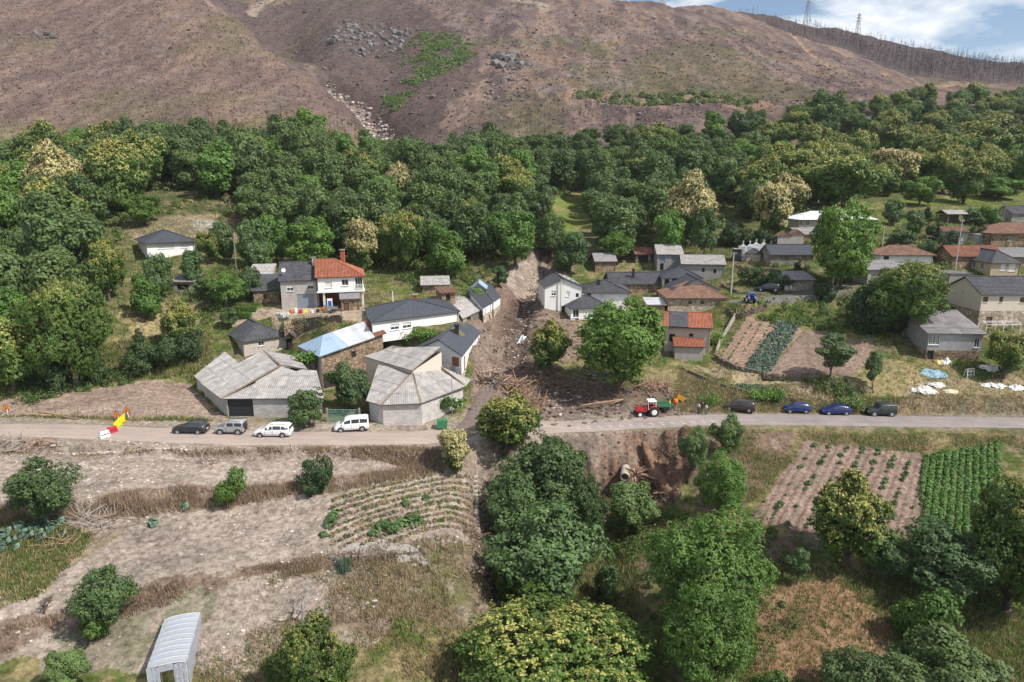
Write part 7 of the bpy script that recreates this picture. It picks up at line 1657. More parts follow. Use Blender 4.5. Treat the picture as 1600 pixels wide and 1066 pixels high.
def cable(a, b, label, sag=1.2):
    m = MB(); pts = [a.lerp(b, t)-Vector((0, 0, sag*4*t*(1-t))) for t in np.linspace(0, 1, 17)]; m.tube(pts, .022, 4, cap=False); m.obj('overhead_cable', M_BLK, label=label, cat='cable')
cable(P3, P4, 'thin black cable strung from the block barn pole to the lane pole')
cable(P4, P6, 'thin black cable from the lane pole to the tall pole by the tiled house', 1.8)
cable(P3, P8, 'thin black cable from the block barn pole down to the white gabled house', 1.6)
cable(P12, P1, 'thin cable from the antenna pole to the wooden pole above the stone shed', 1.8)
cable(P6, P7, 'thin cable from the tall pole up to the leaning wooden pole', 1.0)
# ---- pylons on the ridge
def pylon(px, pyb, pyt, Y, label):
    p = at_y(px, pyb, Y); zt = CAMZ-tt(pyt)*Y; zg = gz(p.x, p.y); h = zt-zg; t = thing('power_pylon', label, 'pylon', (p.x, p.y, zg-1), .3, 'pylons on the far ridge')
    m = MB(); b_ = h*.11; lv = [0, .25, .45, .62, .76, .88, 1.0]; wd = [b_*(1-.85*l**.8) for l in lv]; bt = .32
    for (l0, w0), (l1, w1) in zip(zip(lv, wd), zip(lv[1:], wd[1:])):
        c0 = [(w0*i, w0*j, h*l0) for i, j in ((1,1),(-1,1),(-1,-1),(1,-1))]; c1_ = [(w1*i, w1*j, h*l1) for i, j in ((1,1),(-1,1),(-1,-1),(1,-1))]
        for k in range(4): m.bar(c0[k], c1_[k], bt); m.bar(c0[k], c1_[(k+1) % 4], bt*.6); m.bar(c1_[k], c1_[(k+1) % 4], bt*.6)
    m.obj('lattice', M_PYL, t)
    for z, l in ((.70, .13), (.82, .17), (.94, .12)): m = MB(); m.bar((-h*l, 0, h*z), (h*l, 0, h*z), .35); m.bar((-h*l, 0, h*z), (0, 0, h*(z+.05)), .25); m.bar((h*l, 0, h*z), (0, 0, h*(z+.05)), .25); m.obj('crossarm', M_PYL, t)
    return Vector((p.x, p.y, zg-1+h*.9))
M_PYL = flat('pylon_steel', (.26, .27, .30), .6, .3)
Y1 = pylon(1260, 44, -6, 845, 'lattice pylon on the far ridge, middle one, its top near the frame edge')
Y2 = pylon(1339, 60, 20, 880, 'lattice pylon on the far ridge, rightmost and fully in view')
Y3 = pylon(1035, 20, -24, 760, 'lattice pylon on the left part of the far ridge, cut by the frame')
for dz, lb in ((0, 'upper'), (-5, 'lower')): cable(Y1+Vector((0,0,dz)), Y2+Vector((0,0,dz)), 'power line between the middle and the right pylon, '+lb+' wire', 8)
# ---- greenhouse of plastic sheet
ze = -5.55; G = [at_z(228,1047,ze), at_z(291,1034,ze), at_z(313,958,ze), at_z(257,968,ze)]
t = thing('plastic_greenhouse', 'small greenhouse wrapped in milky plastic sheet at the bottom edge', 'greenhouse', (G[0].x, G[0].y, gz(G[0].x, G[0].y)))
def plastic():
    m, N, L, b = mat('plastic_sheet'); b.inputs['Base Color'].default_value = (.58, .62, .70, 1); b.inputs['Roughness'].default_value = .28; b.inputs['Specular IOR Level'].default_value = .5
    tr = N.new('ShaderNodeBsdfTransparent'); tl = N.new('ShaderNodeBsdfTranslucent'); tl.inputs['Color'].default_value = (.65, .67, .72, 1); m1 = N.new('ShaderNodeMixShader'); m2 = N.new('ShaderNodeMixShader')
    m1.inputs[0].default_value = .35; m2.inputs[0].default_value = .22; out = [n for n in N if n.type == 'OUTPUT_MATERIAL'][0]
    L.new(b.outputs[0], m1.inputs[1]); L.new(tl.outputs[0], m1.inputs[2]); L.new(m1.outputs[0], m2.inputs[1]); L.new(tr.outputs[0], m2.inputs[2]); L.new(m2.outputs[0], out.inputs['Surface'])
    tc_ = N.new('ShaderNodeTexCoord'); nz_ = N.new('ShaderNodeTexNoise'); nz_.inputs['Scale'].default_value = 2.2; nz_.inputs['Detail'].default_value = 4; nz_.inputs['Distortion'].default_value = 1.5; L.new(tc_.outputs['Object'], nz_.inputs['Vector'])
    bp = N.new('ShaderNodeBump'); bp.inputs['Strength'].default_value = .7; bp.inputs['Distance'].default_value = .15; L.new(nz_.outputs['Fac'], bp.inputs['Height']); L.new(bp.outputs[0], b.inputs['Normal']); return m
M_SHEET = plastic(); O = Vector(t.location); NB = 9; ex_ = (G[1]-G[0]); ey_ = (G[3]-G[0]); zf_ = t.location.z
def GP(u, v, z): p = G[0]+ex_*u+ey_*v; return Vector((p.x, p.y, z))-O
def rz_(u): return ze+.16*(1-(2*u-1)**2)
mb = MB(); nu = 8
for i in range(NB):
    for j in range(nu): 
        v0, v1, u0, u1 = i/NB, (i+1)/NB, j/nu, (j+1)/nu; sg = -.05
        vm_ = (v0+v1)/2
        mb.poly([GP(u0,v0,rz_(u0)), GP(u1,v0,rz_(u1)), GP(u1,vm_,rz_(u1)+sg), GP(u0,vm_,rz_(u0)+sg)]); mb.poly([GP(u0,vm_,rz_(u0)+sg), GP(u1,vm_,rz_(u1)+sg), GP(u1,v1,rz_(u1)), GP(u0,v1,rz_(u0))])
mb.obj('roof_sheet', M_SHEET, t)
for nm, (u0, v0, u1, v1) in (('side_sheet', (1,0,1,1)), ('side_sheet', (0,1,0,0)), ('end_sheet', (1,1,0,1)), ('front_sheet', (0,0,.32,0)), ('front_sheet', (.66,0,1,0))):
    mb = MB(); K_ = 8
    for i in range(K_):
        for j in range(4):
            def Q_(a, b): 
                wv = .06*math.sin(a*19+b*5)*math.sin(b*3.1+1); u, v = u0+(u1-u0)*a, v0+(v1-v0)*a
                return GP(u+(wv*.35 if u0 == u1 else 0), v+(wv*.15 if v0 == v1 else 0), zf_-.3+(ze-zf_+.3)*b)
            a0, a1, b0_, b1_ = i/K_, (i+1)/K_, j/4, (j+1)/4; mb.poly([Q_(a0,b0_), Q_(a1,b0_), Q_(a1,b1_), Q_(a0,b1_)])
    mb.obj(nm, M_SHEET, t)
mb = MB(); mb.poly([GP(.32,0,ze-.45), GP(.66,0,ze-.45), GP(.66,0,rz_(.66)), GP(.5,0,rz_(.5)), GP(.32,0,rz_(.32))]); mb.obj('front_sheet', M_SHEET, t)
for i in range(NB+1):
    mb = MB(); v = i/NB; mb.tube([GP(0.01,v,zf_-.3)]+[GP(u,v,rz_(u)+.02) for u in np.linspace(.01, .99, 7)]+[GP(.99,v,zf_-.3)], .018, 5); mb.obj('hoop', M_TRIM, t)
mb = MB(); mb.bar(GP(.34,.02,zf_-.2), GP(.34,.02,ze-.4), .06); mb.bar(GP(.64,.02,zf_-.2), GP(.64,.02,ze-.4), .06); mb.obj('door_frame', M_TIMBER, t)
# ---- stone retaining walls and garden walls
def wall_line(name, label, pts, h, th=.45, m_=None, cat='wall', block=(.55, .28), jag=.12, seed=3, drop=.4):
    P = [hit(*p) for p in pts]; rng = random.Random(seed); t = thing(name, label, cat, P[0]); mb = MB(); O_ = P[0]
    for a, b in zip(P, P[1:]):
        L_ = math.hypot(b.x-a.x, b.y-a.y); ang = math.atan2(b.y-a.y, b.x-a.x); n = max(1, int(L_/block[0])); rows = max(1, int((h+drop)/block[1]))
        for r_ in range(rows):
            for k in range(n+(r_ % 2)):
                u = min(1, max(0, (k+.5*(1-(r_ % 2)))/n)); p = a.lerp(b, u); g_ = a.z+(b.z-a.z)*u
                if r_ == rows-1 and rng.random() < jag*2: continue
                mb.box(Vector((p.x, p.y, g_-drop+block[1]*(r_+.5)))-O_+Vector((rng.uniform(-1,1)*.03, rng.uniform(-1,1)*.05, 0)), (block[0]*rng.uniform(.86,1.02), th*rng.uniform(.85,1.15), block[1]*rng.uniform(.84,1.0)), rz=ang+rng.uniform(-.05,.05))
    o = mb.obj('stones', m_ or M_WSTONE, t); o['kind'] = 'stuff'; return t
M_WSTONE = flat('wall_stones', (.17, .135, .105), .95, noise=.45, nscale=1.6, bump=.4); M_WPALE = flat('wall_pale', (.40, .36, .31), .9, noise=.25, nscale=2)
wall_line('terrace_wall', 'mossy stone terrace wall below the dug garden', [(1118,560),(1150,578),(1195,588),(1240,594),(1300,602),(1352,612)], .9)
wall_line('garden_wall', 'low stone wall along the small straw-covered bed above the parked cars', [(1066,577),(1095,590),(1130,604),(1180,618),(1250,628)], .5, .35)
wall_line('garden_wall', 'pale concrete wall along the left side of the dug garden', [(1148,497),(1138,515),(1128,532),(1119,552)], 1.1, .2, M_WPALE, jag=.02)
wall_line('lane_wall', 'curved rough stone wall holding up the lane below the blue tractor', [(1138,487),(1146,496),(1160,494),(1176,487),(1198,480)], .9)
wall_line('lane_wall', 'grey retaining wall along the lane above the grassy bank', [(1200,474),(1245,469),(1290,463),(1335,457)], .8, .35, flat('wall_grey', (.25, .235, .215), .9, noise=.3))
wall_line('garden_wall', 'dark stone wall running down from the block barn pole to the lane', [(1128,448),(1150,458),(1180,464),(1196,462)], .9)
wall_line('yard_wall', 'stone retaining wall of the yard in front of the grey house', [(461,513),(480,510),(505,507),(534,505)], 1.6, .5, drop=2.2)
wall_line('yard_wall', 'short white block wall at the edge of the yard below the grey house', [(430,493),(441,493),(452,492)], .7, .3, M_TRIM, jag=0)
wall_line('stream_wall', 'old stone wall along the ditch below the bottom field', [(742,745),(743,775),(744,810),(748,845)], .6, .6, M_WPALE, drop=1)
wall_line('field_wall', 'broken dark stone wall under the net between the two lower fields', [(515,876),(560,874),(610,868),(660,862)], .5, .4)
wall_line('cemetery_wall', 'dark stone wall of the cemetery below the niches', [(1150,418),(1180,424),(1205,424),(1225,428)], .8)
# railing on the yard wall
P = [hit(461,513), hit(480,510), hit(505,507), hit(534,505)]; t = thing('yard_railing', 'metal railing on the stone retaining wall of the yard', 'railing', P[0])
for a, b in zip(P, P[1:]):
    for z in (2.2, 2.6): mb = MB(); mb.bar(a+Vector((0,0,z-.55))-P[0], b+Vector((0,0,z-.55))-P[0], .06); mb.obj('rail', M_METAL, t)
for i in range(9):
    k = i/8*3; j = min(2, int(k)); p = P[j].lerp(P[j+1], k-j)-P[0]; mb = MB(); mb.bar(p+Vector((0,0,1.0)), p+Vector((0,0,2.1)), .06); mb.obj('post', M_METAL, t)
# ---- cemetery niches with gables and crosses
def niche(px, py, w, h, d, label, n=2, m_=None, yaw=-.1):
    g = hit(px, py); t = thing('burial_niches', label, 'tomb', (g.x, g.y, g.z), yaw); mm = m_ or M_TRIM
    mb = MB(); mb.box((0, d/2, h/2-.2), (w, d, h+.4)); mb.obj('block', mm, t)
    for k in range(n):
        x = -w/2+w*(k+.5)/n; q = w/n*.46; mb = MB(); A_ = [(x-q, -.04, h), (x+q, -.04, h), (x, -.04, h+.75)]; B_2 = [(a, .3, c) for a, b, c in A_]; mb.poly(A_); mb.poly(B_2[::-1]); mb.poly([A_[1], B_2[1], B_2[2], A_[2]]); mb.poly([A_[2], B_2[2], B_2[0], A_[0]]); gb_ = mb.obj('gable', mm, t)
        mb = MB(); mb.bar((x, .1, h+.65), (x, .1, h+1.35), .11); mb.bar((x-.22, .1, h+1.1), (x+.22, .1, h+1.1), .11); mb.obj('cross', mm, gb_)
        for r_ in range(int(h/.75)):
            mb = MB(); z = .2+.75*r_+.3; mb.bar((x-q*.72, -.03, z), (x+q*.72, -.03, z), .04, .52); mb.obj('niche_slab', bpy.data.materials.get('marble') or flat('marble', (.40, .40, .41), .4, noise=.2), t)
niche(1165, 406, 3.0, 3.0, 1.6, 'white burial niches with two pointed gables and crosses, left block', 2)
niche(1186, 403, 3.4, 2.9, 1.6, 'white burial niches with two pointed gables and crosses, behind the stone crypt', 2)
niche(1203, 404, 2.4, 2.6, 1.6, 'grey tomb with a pointed gable at the left end of the stone chapel', 1, WM['concrete'])
g = hit(1152, 408); t = thing('dark_tomb', 'dark slate-clad tomb block at the left end of the cemetery', 'tomb', (g.x, g.y, g.z), -.1)
mb = MB(); mb.box((0, .8, 1.2), (1.7, 1.8, 2.9)); mb.obj('block', M_BLK, t); mb = MB(); mb.box((0, .8, 2.72), (1.9, 2.0, .14)); mb.obj('cap', WM['concrete'], t)
for px, py, lb in ((1222, 385, 'pinkish gabled tomb behind the stone chapel'), (1241, 388, 'grey gabled tomb behind the stone chapel, right of the pinkish one')):
    g = at_y(px, py, hit(1222, 408).y+10); g = on_ground(g); niche_m = WM['grey']
    t = thing('tomb', lb, 'tomb', (g.x, g.y, g.z), -.1); mb = MB(); mb.box((0, 0, 1.4), (3.0, 2.6, 3.2)); mb.obj('block', niche_m, t)
    mb = MB(); 
    for s in (-1, 1): mb.poly([(s*1.7, -1.5, 2.9), (s*1.7, 1.5, 2.9), (0, 1.5, 4.0), (0, -1.5, 4.0)][::s])
    mb.poly([(-1.6,-1.45,2.9),(1.6,-1.45,2.9),(0,-1.45,3.95)]); mb.obj('roof', RM['oldtile'] if 'pink' in lb else RM['fibrodark'], t)
# ---- yard clutter by the grey house
g = hit(516, 484); t = thing('chest_freezer', 'old white and blue machine standing under the pillared house', 'appliance', (g.x, g.y, g.z), .25)
mb = MB(); mb.box((0, 0, .95), (.9, .75, 1.9)); mb.obj('cabinet', M_TRIM, t); mb = MB(); mb.box((0, -.385, .95), (.6, .02, 1.3)); mb.obj('front_panel', M_TBLUE, t)
g = hit(519, 488); t = thing('car_trailer', 'small grey two-wheeled car trailer in the yard under the pillared house', 'trailer', (g.x, g.y, g.z), .15)
mb = MB(); mb.box((0, 0, .62), (1.9, 1.2, .06)); 
for y in (-.6, .6): mb.bar((-.95, y, .8), (.95, y, .8), .04, .34)
for x in (-.95, .95): mb.bar((x, -.6, .8), (x, .6, .8), .04, .34)
mb.obj('box', M_METAL, t); mb = MB(); mb.bar((.95, 0, .5), (2.0, 0, .42), .07); mb.obj('drawbar', M_METAL, t)
for y in (-.68, .68): mb = MB(); mb.cyl((0, y-.07, .3), (0, y+.07, .3), .3, 14); mb.obj('wheel', M_TYRE, t)
rc = random.Random(8)
for i, (px, py, c, lb) in enumerate([(462,489,'BW','white flower tub in the yard below the garage door'),(470,490,'BR','red bucket in the yard below the garage door'),(477,488,'BY','yellow crate in the yard below the garage door'),(488,489,'BW','white basin in the yard below the garage door'),(497,488,'BLK','black barrel under the corner of the pillared house'),(505,486,'ORG','orange drum under the pillared house'),(455,491,'ORG','orange flower pot beside the short white wall')]):
    g = hit(px, py); t = thing({'BW': 'basin', 'BR': 'bucket', 'BY': 'crate', 'BLK': 'barrel', 'ORG': 'drum'}[c], lb, 'container', (g.x, g.y, g.z), rc.uniform(0, 3)); m_ = {'BW': M_BW, 'BR': M_BR, 'BY': M_BY, 'BLK': M_PLASTIC, 'ORG': M_ORG}[c]
    h_ = rc.uniform(.35, .8); mb = MB(); 
    if c == 'BY': mb.box((0,0,.2), (.6,.4,.4)); mb.box((0,0,.41), (.5,.3,.02))
    else: mb.tube([(0,0,0),(0,0,h_*.5),(0,0,h_),(0,0,h_*.96),(0,0,h_*.5)], [.24,.28,.3,.26,.2], 12)
    mb.obj('shell', m_, t)
for i, (a, b, lb) in enumerate([((372,488),(400,485),'clipped green box hedge above the beige hall, upper of two'), ((374,497),(392,495),'clipped green box hedge above the beige hall, lower of two')]):
    p, q = hit(*a), hit(*b); v = q-p; L_ = v.length; rng = np.random.default_rng(i); n = 2600; P_ = rng.uniform(-.5, .5, (n, 3))*np.array([L_, .9, .8]); f_ = rng.integers(0, 3, n); 
    for k in range(3): s_ = f_ == k; P_[s_, k] = np.sign(P_[s_, k])*np.array([L_, .9, .8])[k]/2*rng.uniform(.92, 1.05, s_.sum())
    nn = np.zeros_like(P_); nn[np.arange(n), f_] = np.sign(P_[np.arange(n), f_]); V = leaves(P_, nn, .14, rng); me = np_mesh('foliage', V, np.arange(len(V)).reshape(-1, 4), M_WALNUT); at = me.attributes.new('shade', 'FLOAT', 'FACE'); at.data.foreach_set('value', rng.random(n).astype(np.float32))
    t = thing('box_hedge', lb, 'hedge', ((p+q)/2+Vector((0,0,.4))), math.atan2(v.y, v.x)); o = bpy.data.objects.new('foliage', me); link(o, t)
# tyres holding down the corner of the barn roof
E1b, E2b, T2b, G2b = BARN1
ur = (T2b-E2b); tn = (E2b-E1b).normalized(); nn_ = tn.cross(ur).normalized(); nn_ = nn_ if nn_.z > 0 else -nn_
for i, (u, v) in enumerate([(.3,.12),(.9,.18),(.4,.34),(1.0,.42),(.3,.56),(.95,.66),(.45,.80),(1.2,.86),(1.8,.15)]):
    p = E2b+ur*v-tn*u+nn_*.2; mb = MB(); mb.smooth = True; K_ = 14; rr = [(.20,-.08),(.29,-.09),(.33,-.03),(.33,.03),(.29,.09),(.20,.08)]
    for k in range(K_):
        a = 2*math.pi*k/K_; 
        for r_, z_ in rr: mb.v.append(tuple((tn*math.cos(a)+ur.normalized()*math.sin(a))*r_+nn_*z_))
    for k in range(K_):
        for j in range(len(rr)): a, b = k*6+j, k*6+(j+1) % 6; c, d_ = ((k+1) % K_)*6+(j+1) % 6, ((k+1) % K_)*6+j; mb.f.append((a, b, c, d_)); mb.m.append(0); mb.uv.append([(0,0)]*4)
    o = mb.obj('old_tyre', M_TYRE, label='old black car tyre lying on the corrugated roof corner of the big barn', cat='tyre', group='tyres on the barn roof corner'); o.location = p
# climbing greenery
def leaf_patch(name, px, py, w, h, label, n=1800, size=.2, m_=None, depth=.6, rz=0, dz=0, cat='climbing plant'):
    g = hit(px, py); rng = np.random.default_rng(int(px)); P_ = rng.normal(0, 1, (n, 3))*np.array([w/3.2, depth/3, h/4.5])+np.array([0, 0, h/2+dz]); P_[:, 2] += .25*np.sin(P_[:, 0]*2.3)
    V = leaves(P_, np.tile([0, -.6, .8], (n, 1)), size, rng); me = np_mesh('leaves', V, np.arange(len(V)).reshape(-1, 4), m_ or M_WALNUT); at = me.attributes.new('shade', 'FLOAT', 'FACE'); at.data.foreach_set('value', rng.random(n).astype(np.float32))
    t = thing(name, label, cat, g, rz); o = bpy.data.objects.new('leaves', me); link(o, t); mb = MB()
    for k in range(4): x = w*(-.35+.23*k); mb.tube([(x, 0, -.2), (x+.1, 0, max(.3, h*.5+dz)), (x+.3, 0, h*.7+dz)], .04, 5)
    mb.obj('stem', M_BARK, t)
leaf_patch('grape_vine', 692, 650, 4.6, 1.3, 'light green grape vine trained along the wall of the fan-roofed barn', 2200, .2, rz=.35, dz=1.1)
leaf_patch('ivy', 484, 604, 2.6, 1.6, 'bright green vine spilling over the roof edge of the big barn', 1500, .22, dz=3.6)
leaf_patch('bramble', 668, 530, 4.2, 1.4, 'leafy shrub against the wall of the white warehouse', 2600, .2, dz=0, depth=1.5, cat='shrub')
leaf_patch('rose_bush', 1110, 632, 2.2, 1.6, 'rose bush with pinkish flowers behind the three people', 1200, .14, depth=2, cat='shrub')
leaf_patch('bramble', 1195, 622, 3.4, 1.3, 'green shrub on the bank behind the blue small hatchback', 1800, .17, depth=2, cat='shrub')
leaf_patch('bramble', 1328, 640, 2.6, 2.2, 'pale green shrub on the bank behind the royal blue hatchback', 1900, .17, m_=M_WILLOW, depth=2, cat='shrub')
leaf_patch('shrub', 1215, 628, 1.6, 2.0, 'upright green shrub between the beds and the parked cars', 1300, .15, depth=1.4, cat='shrub')
leaf_patch('fig_bush', 425, 470, 3.0, 2.4, 'fig bush growing against the wall of the stone shed', 1700, .2, depth=2, cat='shrub')
leaf_patch('shrub', 1118, 538, 2.0, 2.2, 'green shrub at the right corner of the red-tiled house', 1500, .18, depth=1.6, cat='shrub')
leaf_patch('elder_shrub', 740, 468, 3.4, 2.0, 'round green shrub beside the ruined cottage', 2200, .2, depth=2.4, cat='shrub')
# dead trees: bare branching
def bare_tree(px, pyb, pyt, wpx, label, m_, seed, name='dead_tree', dens=1.0):
    g = hit(px, pyb); zt = CAMZ-tt(pyt)*g.y; h = zt-g.z; d0 = g.y*CP+(CAMZ-g.z)*SP; w_ = wpx/FPX*d0; t = thing(name, label, 'tree', g); rnd = random.Random(seed); mt, mbr = MB(), MB()
    def grow(p, d, L_, r, lv, mb):
        q = p+d*L_; mb.tube([p, (p+q)/2+Vector((rnd.uniform(-1,1), rnd.uniform(-1,1), 0))*L_*.07, q], [r, r*.8, r*.55], 5 if lv < 2 else 3, cap=False)
        if lv >= 4: return
        for k in range(int((3 if lv < 2 else 4)*dens)):
            nd = (d+Vector((rnd.uniform(-1,1)*w_/h*1.6, rnd.uniform(-1,1)*w_/h*1.6, rnd.uniform(-.15,.6)))).normalized(); grow(p.lerp(q, rnd.uniform(.5, 1)), nd, L_*rnd.uniform(.55,.78), r*.5, lv+1, mbr)
    grow(Vector((0,0,-.2)), Vector((.04,0,1)), h*.36, h*.02+.05, 0, mt); mt.obj('trunk', m_, t); mbr.obj('branches', m_, t)
bare_tree(292+180, 975, 878, 75, 'bare grey dead tree standing behind the small flowering chestnut', M_BARKG, 5)
bare_tree(457, 335, 268, 52, 'leafless brown tree at the edge of the left wood', M_BARK, 8)
bare_tree(62, 435, 348, 90, 'silvery lichen-covered dead tree at the left edge', M_BARKG, 9)
bare_tree(26, 480, 400, 70, 'silvery dead branches lower left, in front of the lichen-covered dead tree', M_BARKG, 10)
bare_tree(1090, 1020, 895, 62, 'dead grey willow stems standing in front of the large round ash', M_BARKG, 12, dens=1.4)
bare_tree(1330, 345, 300, 40, 'brown bare shrub above the tall light green walnut', M_BARK, 15)
bare_tree(70, 960, 918, 36, 'dead brown bush on the pale sand of the lower left', M_BARK, 14, 'dead_bush', 1.4)
# ---- debris: heap of timber, logs, roots, pipe
def stick_heap(name, px, py, w, d, h, n, label, m_, seed, lmax=2.6, r=.06, cat='wood heap'):
    g = hit(px, py); rnd = random.Random(seed); t = thing(name, label, cat, g); mb = MB()
    for _ in range(n):
        a = rnd.uniform(0, 6.28); k = math.sqrt(rnd.random()); x, y = math.cos(a)*w/2*k, math.sin(a)*d/2*k; zt = h*(1-k)**.8*rnd.random(); dv = Vector((rnd.uniform(-1,1), rnd.uniform(-1,1), rnd.uniform(-.35,.6)))
        L_ = rnd.uniform(.4, 1)*lmax; dv.normalize(); p = Vector((x, y, gz(g.x+x, g.y+y)-g.z+zt)); q = p+dv*L_; q.z = max(q.z, gz(g.x+q.x, g.y+q.y)-g.z); rr = r*rnd.uniform(.4, 1.5)
        mb.tube([p, p.lerp(q, .5)+Vector((rnd.uniform(-.1,.1), rnd.uniform(-.1,.1), rnd.uniform(-.05,.1))), q], [rr, rr*.85, rr*.5], 5)
    o = mb.obj('branches', m_, t); o['kind'] = 'stuff'; return t
M_DRIFT = flat('driftwood', (.34, .225, .155), .95, noise=.4, nscale=2); M_DRIFTG = flat('driftwood_grey', (.33, .27, .23), .95, noise=.35, nscale=2)
stick_heap('timber_heap', 793, 612, 7.5, 4, 3.2, 190, 'tall heap of splintered timber and roots beside the muddy street', M_DRIFT, 1, 3.2, .09)
stick_heap('timber_heap', 772, 600, 2.4, 2.4, 3.6, 50, 'upright splintered stump at the left end of the timber heap', M_DRIFTG, 2, 2.6, .12)
stick_heap('branch_heap', 1020, 606, 6, 3, 1.6, 120, 'tangle of brown branches and roots at the foot of the tall walnut', M_DRIFT, 3, 2.8, .07)
stick_heap('branch_heap', 880, 608, 8, 3, .8, 90, 'dark boards and branches in the mud left of the tall walnut', M_TIMBER, 4, 2.5, .07)
stick_heap('branch_heap', 1045, 700, 4, 2.5, 1.0, 60, 'brown twigs on the slope right of the exposed roots', M_TIMBER, 5, 2.2, .05)
stick_heap('branch_heap', 325, 722, 3.2, 1.6, .7, 60, 'small heap of bleached brushwood in the upper silted field', M_DRIFTG, 6, 1.6, .035)
stick_heap('branch_heap', 145, 815, 5.5, 3, .8, 120, 'heap of dry brushwood on the terrace bank at the left', M_DRIFTG, 7, 2.4, .04)
stick_heap('branch_heap', 95, 850, 3, 2, .5, 50, 'smaller scatter of dry sticks below the heap of brushwood', M_DRIFT, 8, 1.8, .035)
stick_heap('branch_heap', 740, 840, 4.5, 2.5, .8, 90, 'dark tangle of dead branches at the corner of the planted field', M_TIMBER, 9, 2.2, .05)
stick_heap('branch_heap', 20, 697, 5, 1.2, .5, 60, 'dead branches on the verge below the road at the left edge', M_DRIFTG, 10, 2.2, .05)
stick_heap('branch_heap', 64, 694, 4, 1.0, .4, 50, 'brown twigs on the verge below the first barriers', M_DRIFT, 11, 1.6, .04)
stick_heap('branch_heap', 255, 655, 3, 1.0, .4, 40, 'low pile of dry weeds on the verge behind the black hatchback', M_TIMBER, 12, 1.2, .04)
def log(pxa, pxb, r, label, m_=None, lift=0, bend=.15):
    a, b = hit(*pxa), hit(*pxb); a = a+Vector((0,0,r*.7+lift)); b = b+Vector((0,0,r*.7)); t = thing('fallen_log', label, 'log', a); mb = MB(); mb.smooth = True; d = b-a
    mb.tube([Vector((0,0,0)), d*.33+Vector((0, bend, .05)), d*.66+Vector((0,-bend*.5,.02)), d], [r*1.2, r, r*.85, r*.6], 8); mb.obj('trunk', m_ or M_DRIFT, t)
    mb = MB(); 
    for k in (.35, .6, .8): mb.tube([d*k, d*k+Vector((.2, .25, .35))], [r*.35, r*.12], 5)
    mb.obj('branch_stub', m_ or M_DRIFT, t)
stick_heap('branch_heap', 858, 596, 6, 3.5, 1.4, 120, 'tangle of dark branches under the round chestnut beside the mud channel', M_TIMBER, 13, 2.4, .06)
stick_heap('branch_heap', 830, 626, 6, 2.5, .8, 90, 'broken branches strewn over the mud right of the tall timber heap', M_DRIFT, 14, 2.4, .06)
stick_heap('branch_heap', 1012, 640, 4, 2, .7, 70, 'roots and twigs in the mud left of the red tractor', M_DRIFT, 15, 1.8, .05)
log((36,650),(82,651), .24, 'thick brown fallen log on the verge above the road, left end')
log((60,646),(104,650), .16, 'thinner fallen log lying across the thick one on the verge')
log((84,652),(124,656), .18, 'brown log on the verge above the road, right end', M_TIMBER)
log((0,652),(24,640), .10, 'grey pole lying on the verge beside the leftmost warning sign', M_DRIFTG)
log((905,641),(972,625), .14, 'long pale stripped trunk lying over the muddy pit', M_DRIFT, .5)
log((955,636),(975,624), .10, 'short pale stripped branch at the end of the long trunk', M_DRIFT, .3)
log((1000,600),(1030,640), .14, 'dark log sloping down the mud below the tall walnut', M_TIMBER)
log((136,812),(163,790), .09, 'bleached trunk leaning out of the brushwood at the left', M_DRIFTG, .3)
log((700,900),(722,905), .10, 'short dark log in the grassy hollow beside the ditch', M_TIMBER)
# exposed earth buttress, pipe and roots below the road
def blob(name, pts, label, m_, cat, seed=1, rough=.25, parent=None, sub=16):
    """lumpy body following a spine of (point, radius)"""
    mb = MB(); mb.smooth = True; P_ = [Vector(p[:3]) for p in pts]; Rr = [p[3] for p in pts]; mb.tube(P_, Rr, sub); V = mb.v; o0 = P_[0]
    for i, v in enumerate(V):
        k = 1+rough*float(fbm(np.array([v[0]*1.1+seed]), np.array([v[1]*1.1+v[2]*1.7]), seed, 3)[0]); c = min(P_, key=lambda p: (p-Vector(v)).length); V[i] = tuple(c+(Vector(v)-c)*k)
    return mb
e0_ = hit(1003, 684); fl = hit(1010, 765)
base = Vector((e0_.x, e0_.y-.9, e0_.z-.3))
t = thing('earth_buttress', 'tall ribbed orange-brown earth buttress standing out of the washed-out bank', 'earth bank', base)
mb = blob('x', [(0,0,0,.35),(.5,-.9,-1.6,.8),(1.2,-1.9,-3.4,1.25),(2.4,-3.2,-5.2,1.5),(3.8,-4.6,-7.0,1.5)], '', None, '', 4, 1.3); mb.obj('earth', flat('earth_orange', (.20, .12, .075), .95, noise=.6, nscale=1.6, bump=.7), t)
mb = MB(); rnd = random.Random(2)
for k in range(40):
    a = Vector((2.8+rnd.uniform(-1.6,1.6), -4+rnd.uniform(-1,1), -6+rnd.uniform(-1.2,1.0))); mb.tube([a, a+Vector((rnd.uniform(-1.6,1.6), rnd.uniform(-1.2,.2), rnd.uniform(-1,1)))*.7, a+Vector((rnd.uniform(-1.6,1.6), rnd.uniform(-1.4,.2), rnd.uniform(-1.6,1)))*1.2], [.07,.05,.02], 5)
mb.obj('roots', M_DRIFT, t)
g = hit(986, 752); t = thing('root_plate', 'upturned stump with twisted roots at the foot of the washed-out bank', 'tree stump', (g.x, g.y-.2, g.z+.2))
mb = MB(); rnd = random.Random(5); mb.tube([(0,0,-.3),(.2,0,.6),(.5,-.2,1.5)], [.9,.7,.5], 9)
for k in range(40):
    an = rnd.uniform(0, 6.28); L_ = rnd.uniform(.8, 2.1); c = Vector((.4, -.3, .9)); d = Vector((math.cos(an)*1.3, rnd.uniform(-.7,.2), math.sin(an)*.8)); mb.tube([c+d*.2, c+d*L_*.5+Vector((0,0,rnd.uniform(-.2,.3))), c+d*L_+Vector((rnd.uniform(-.3,.3),0,rnd.uniform(-.6,.2)))], [.16,.09,.03], 6)
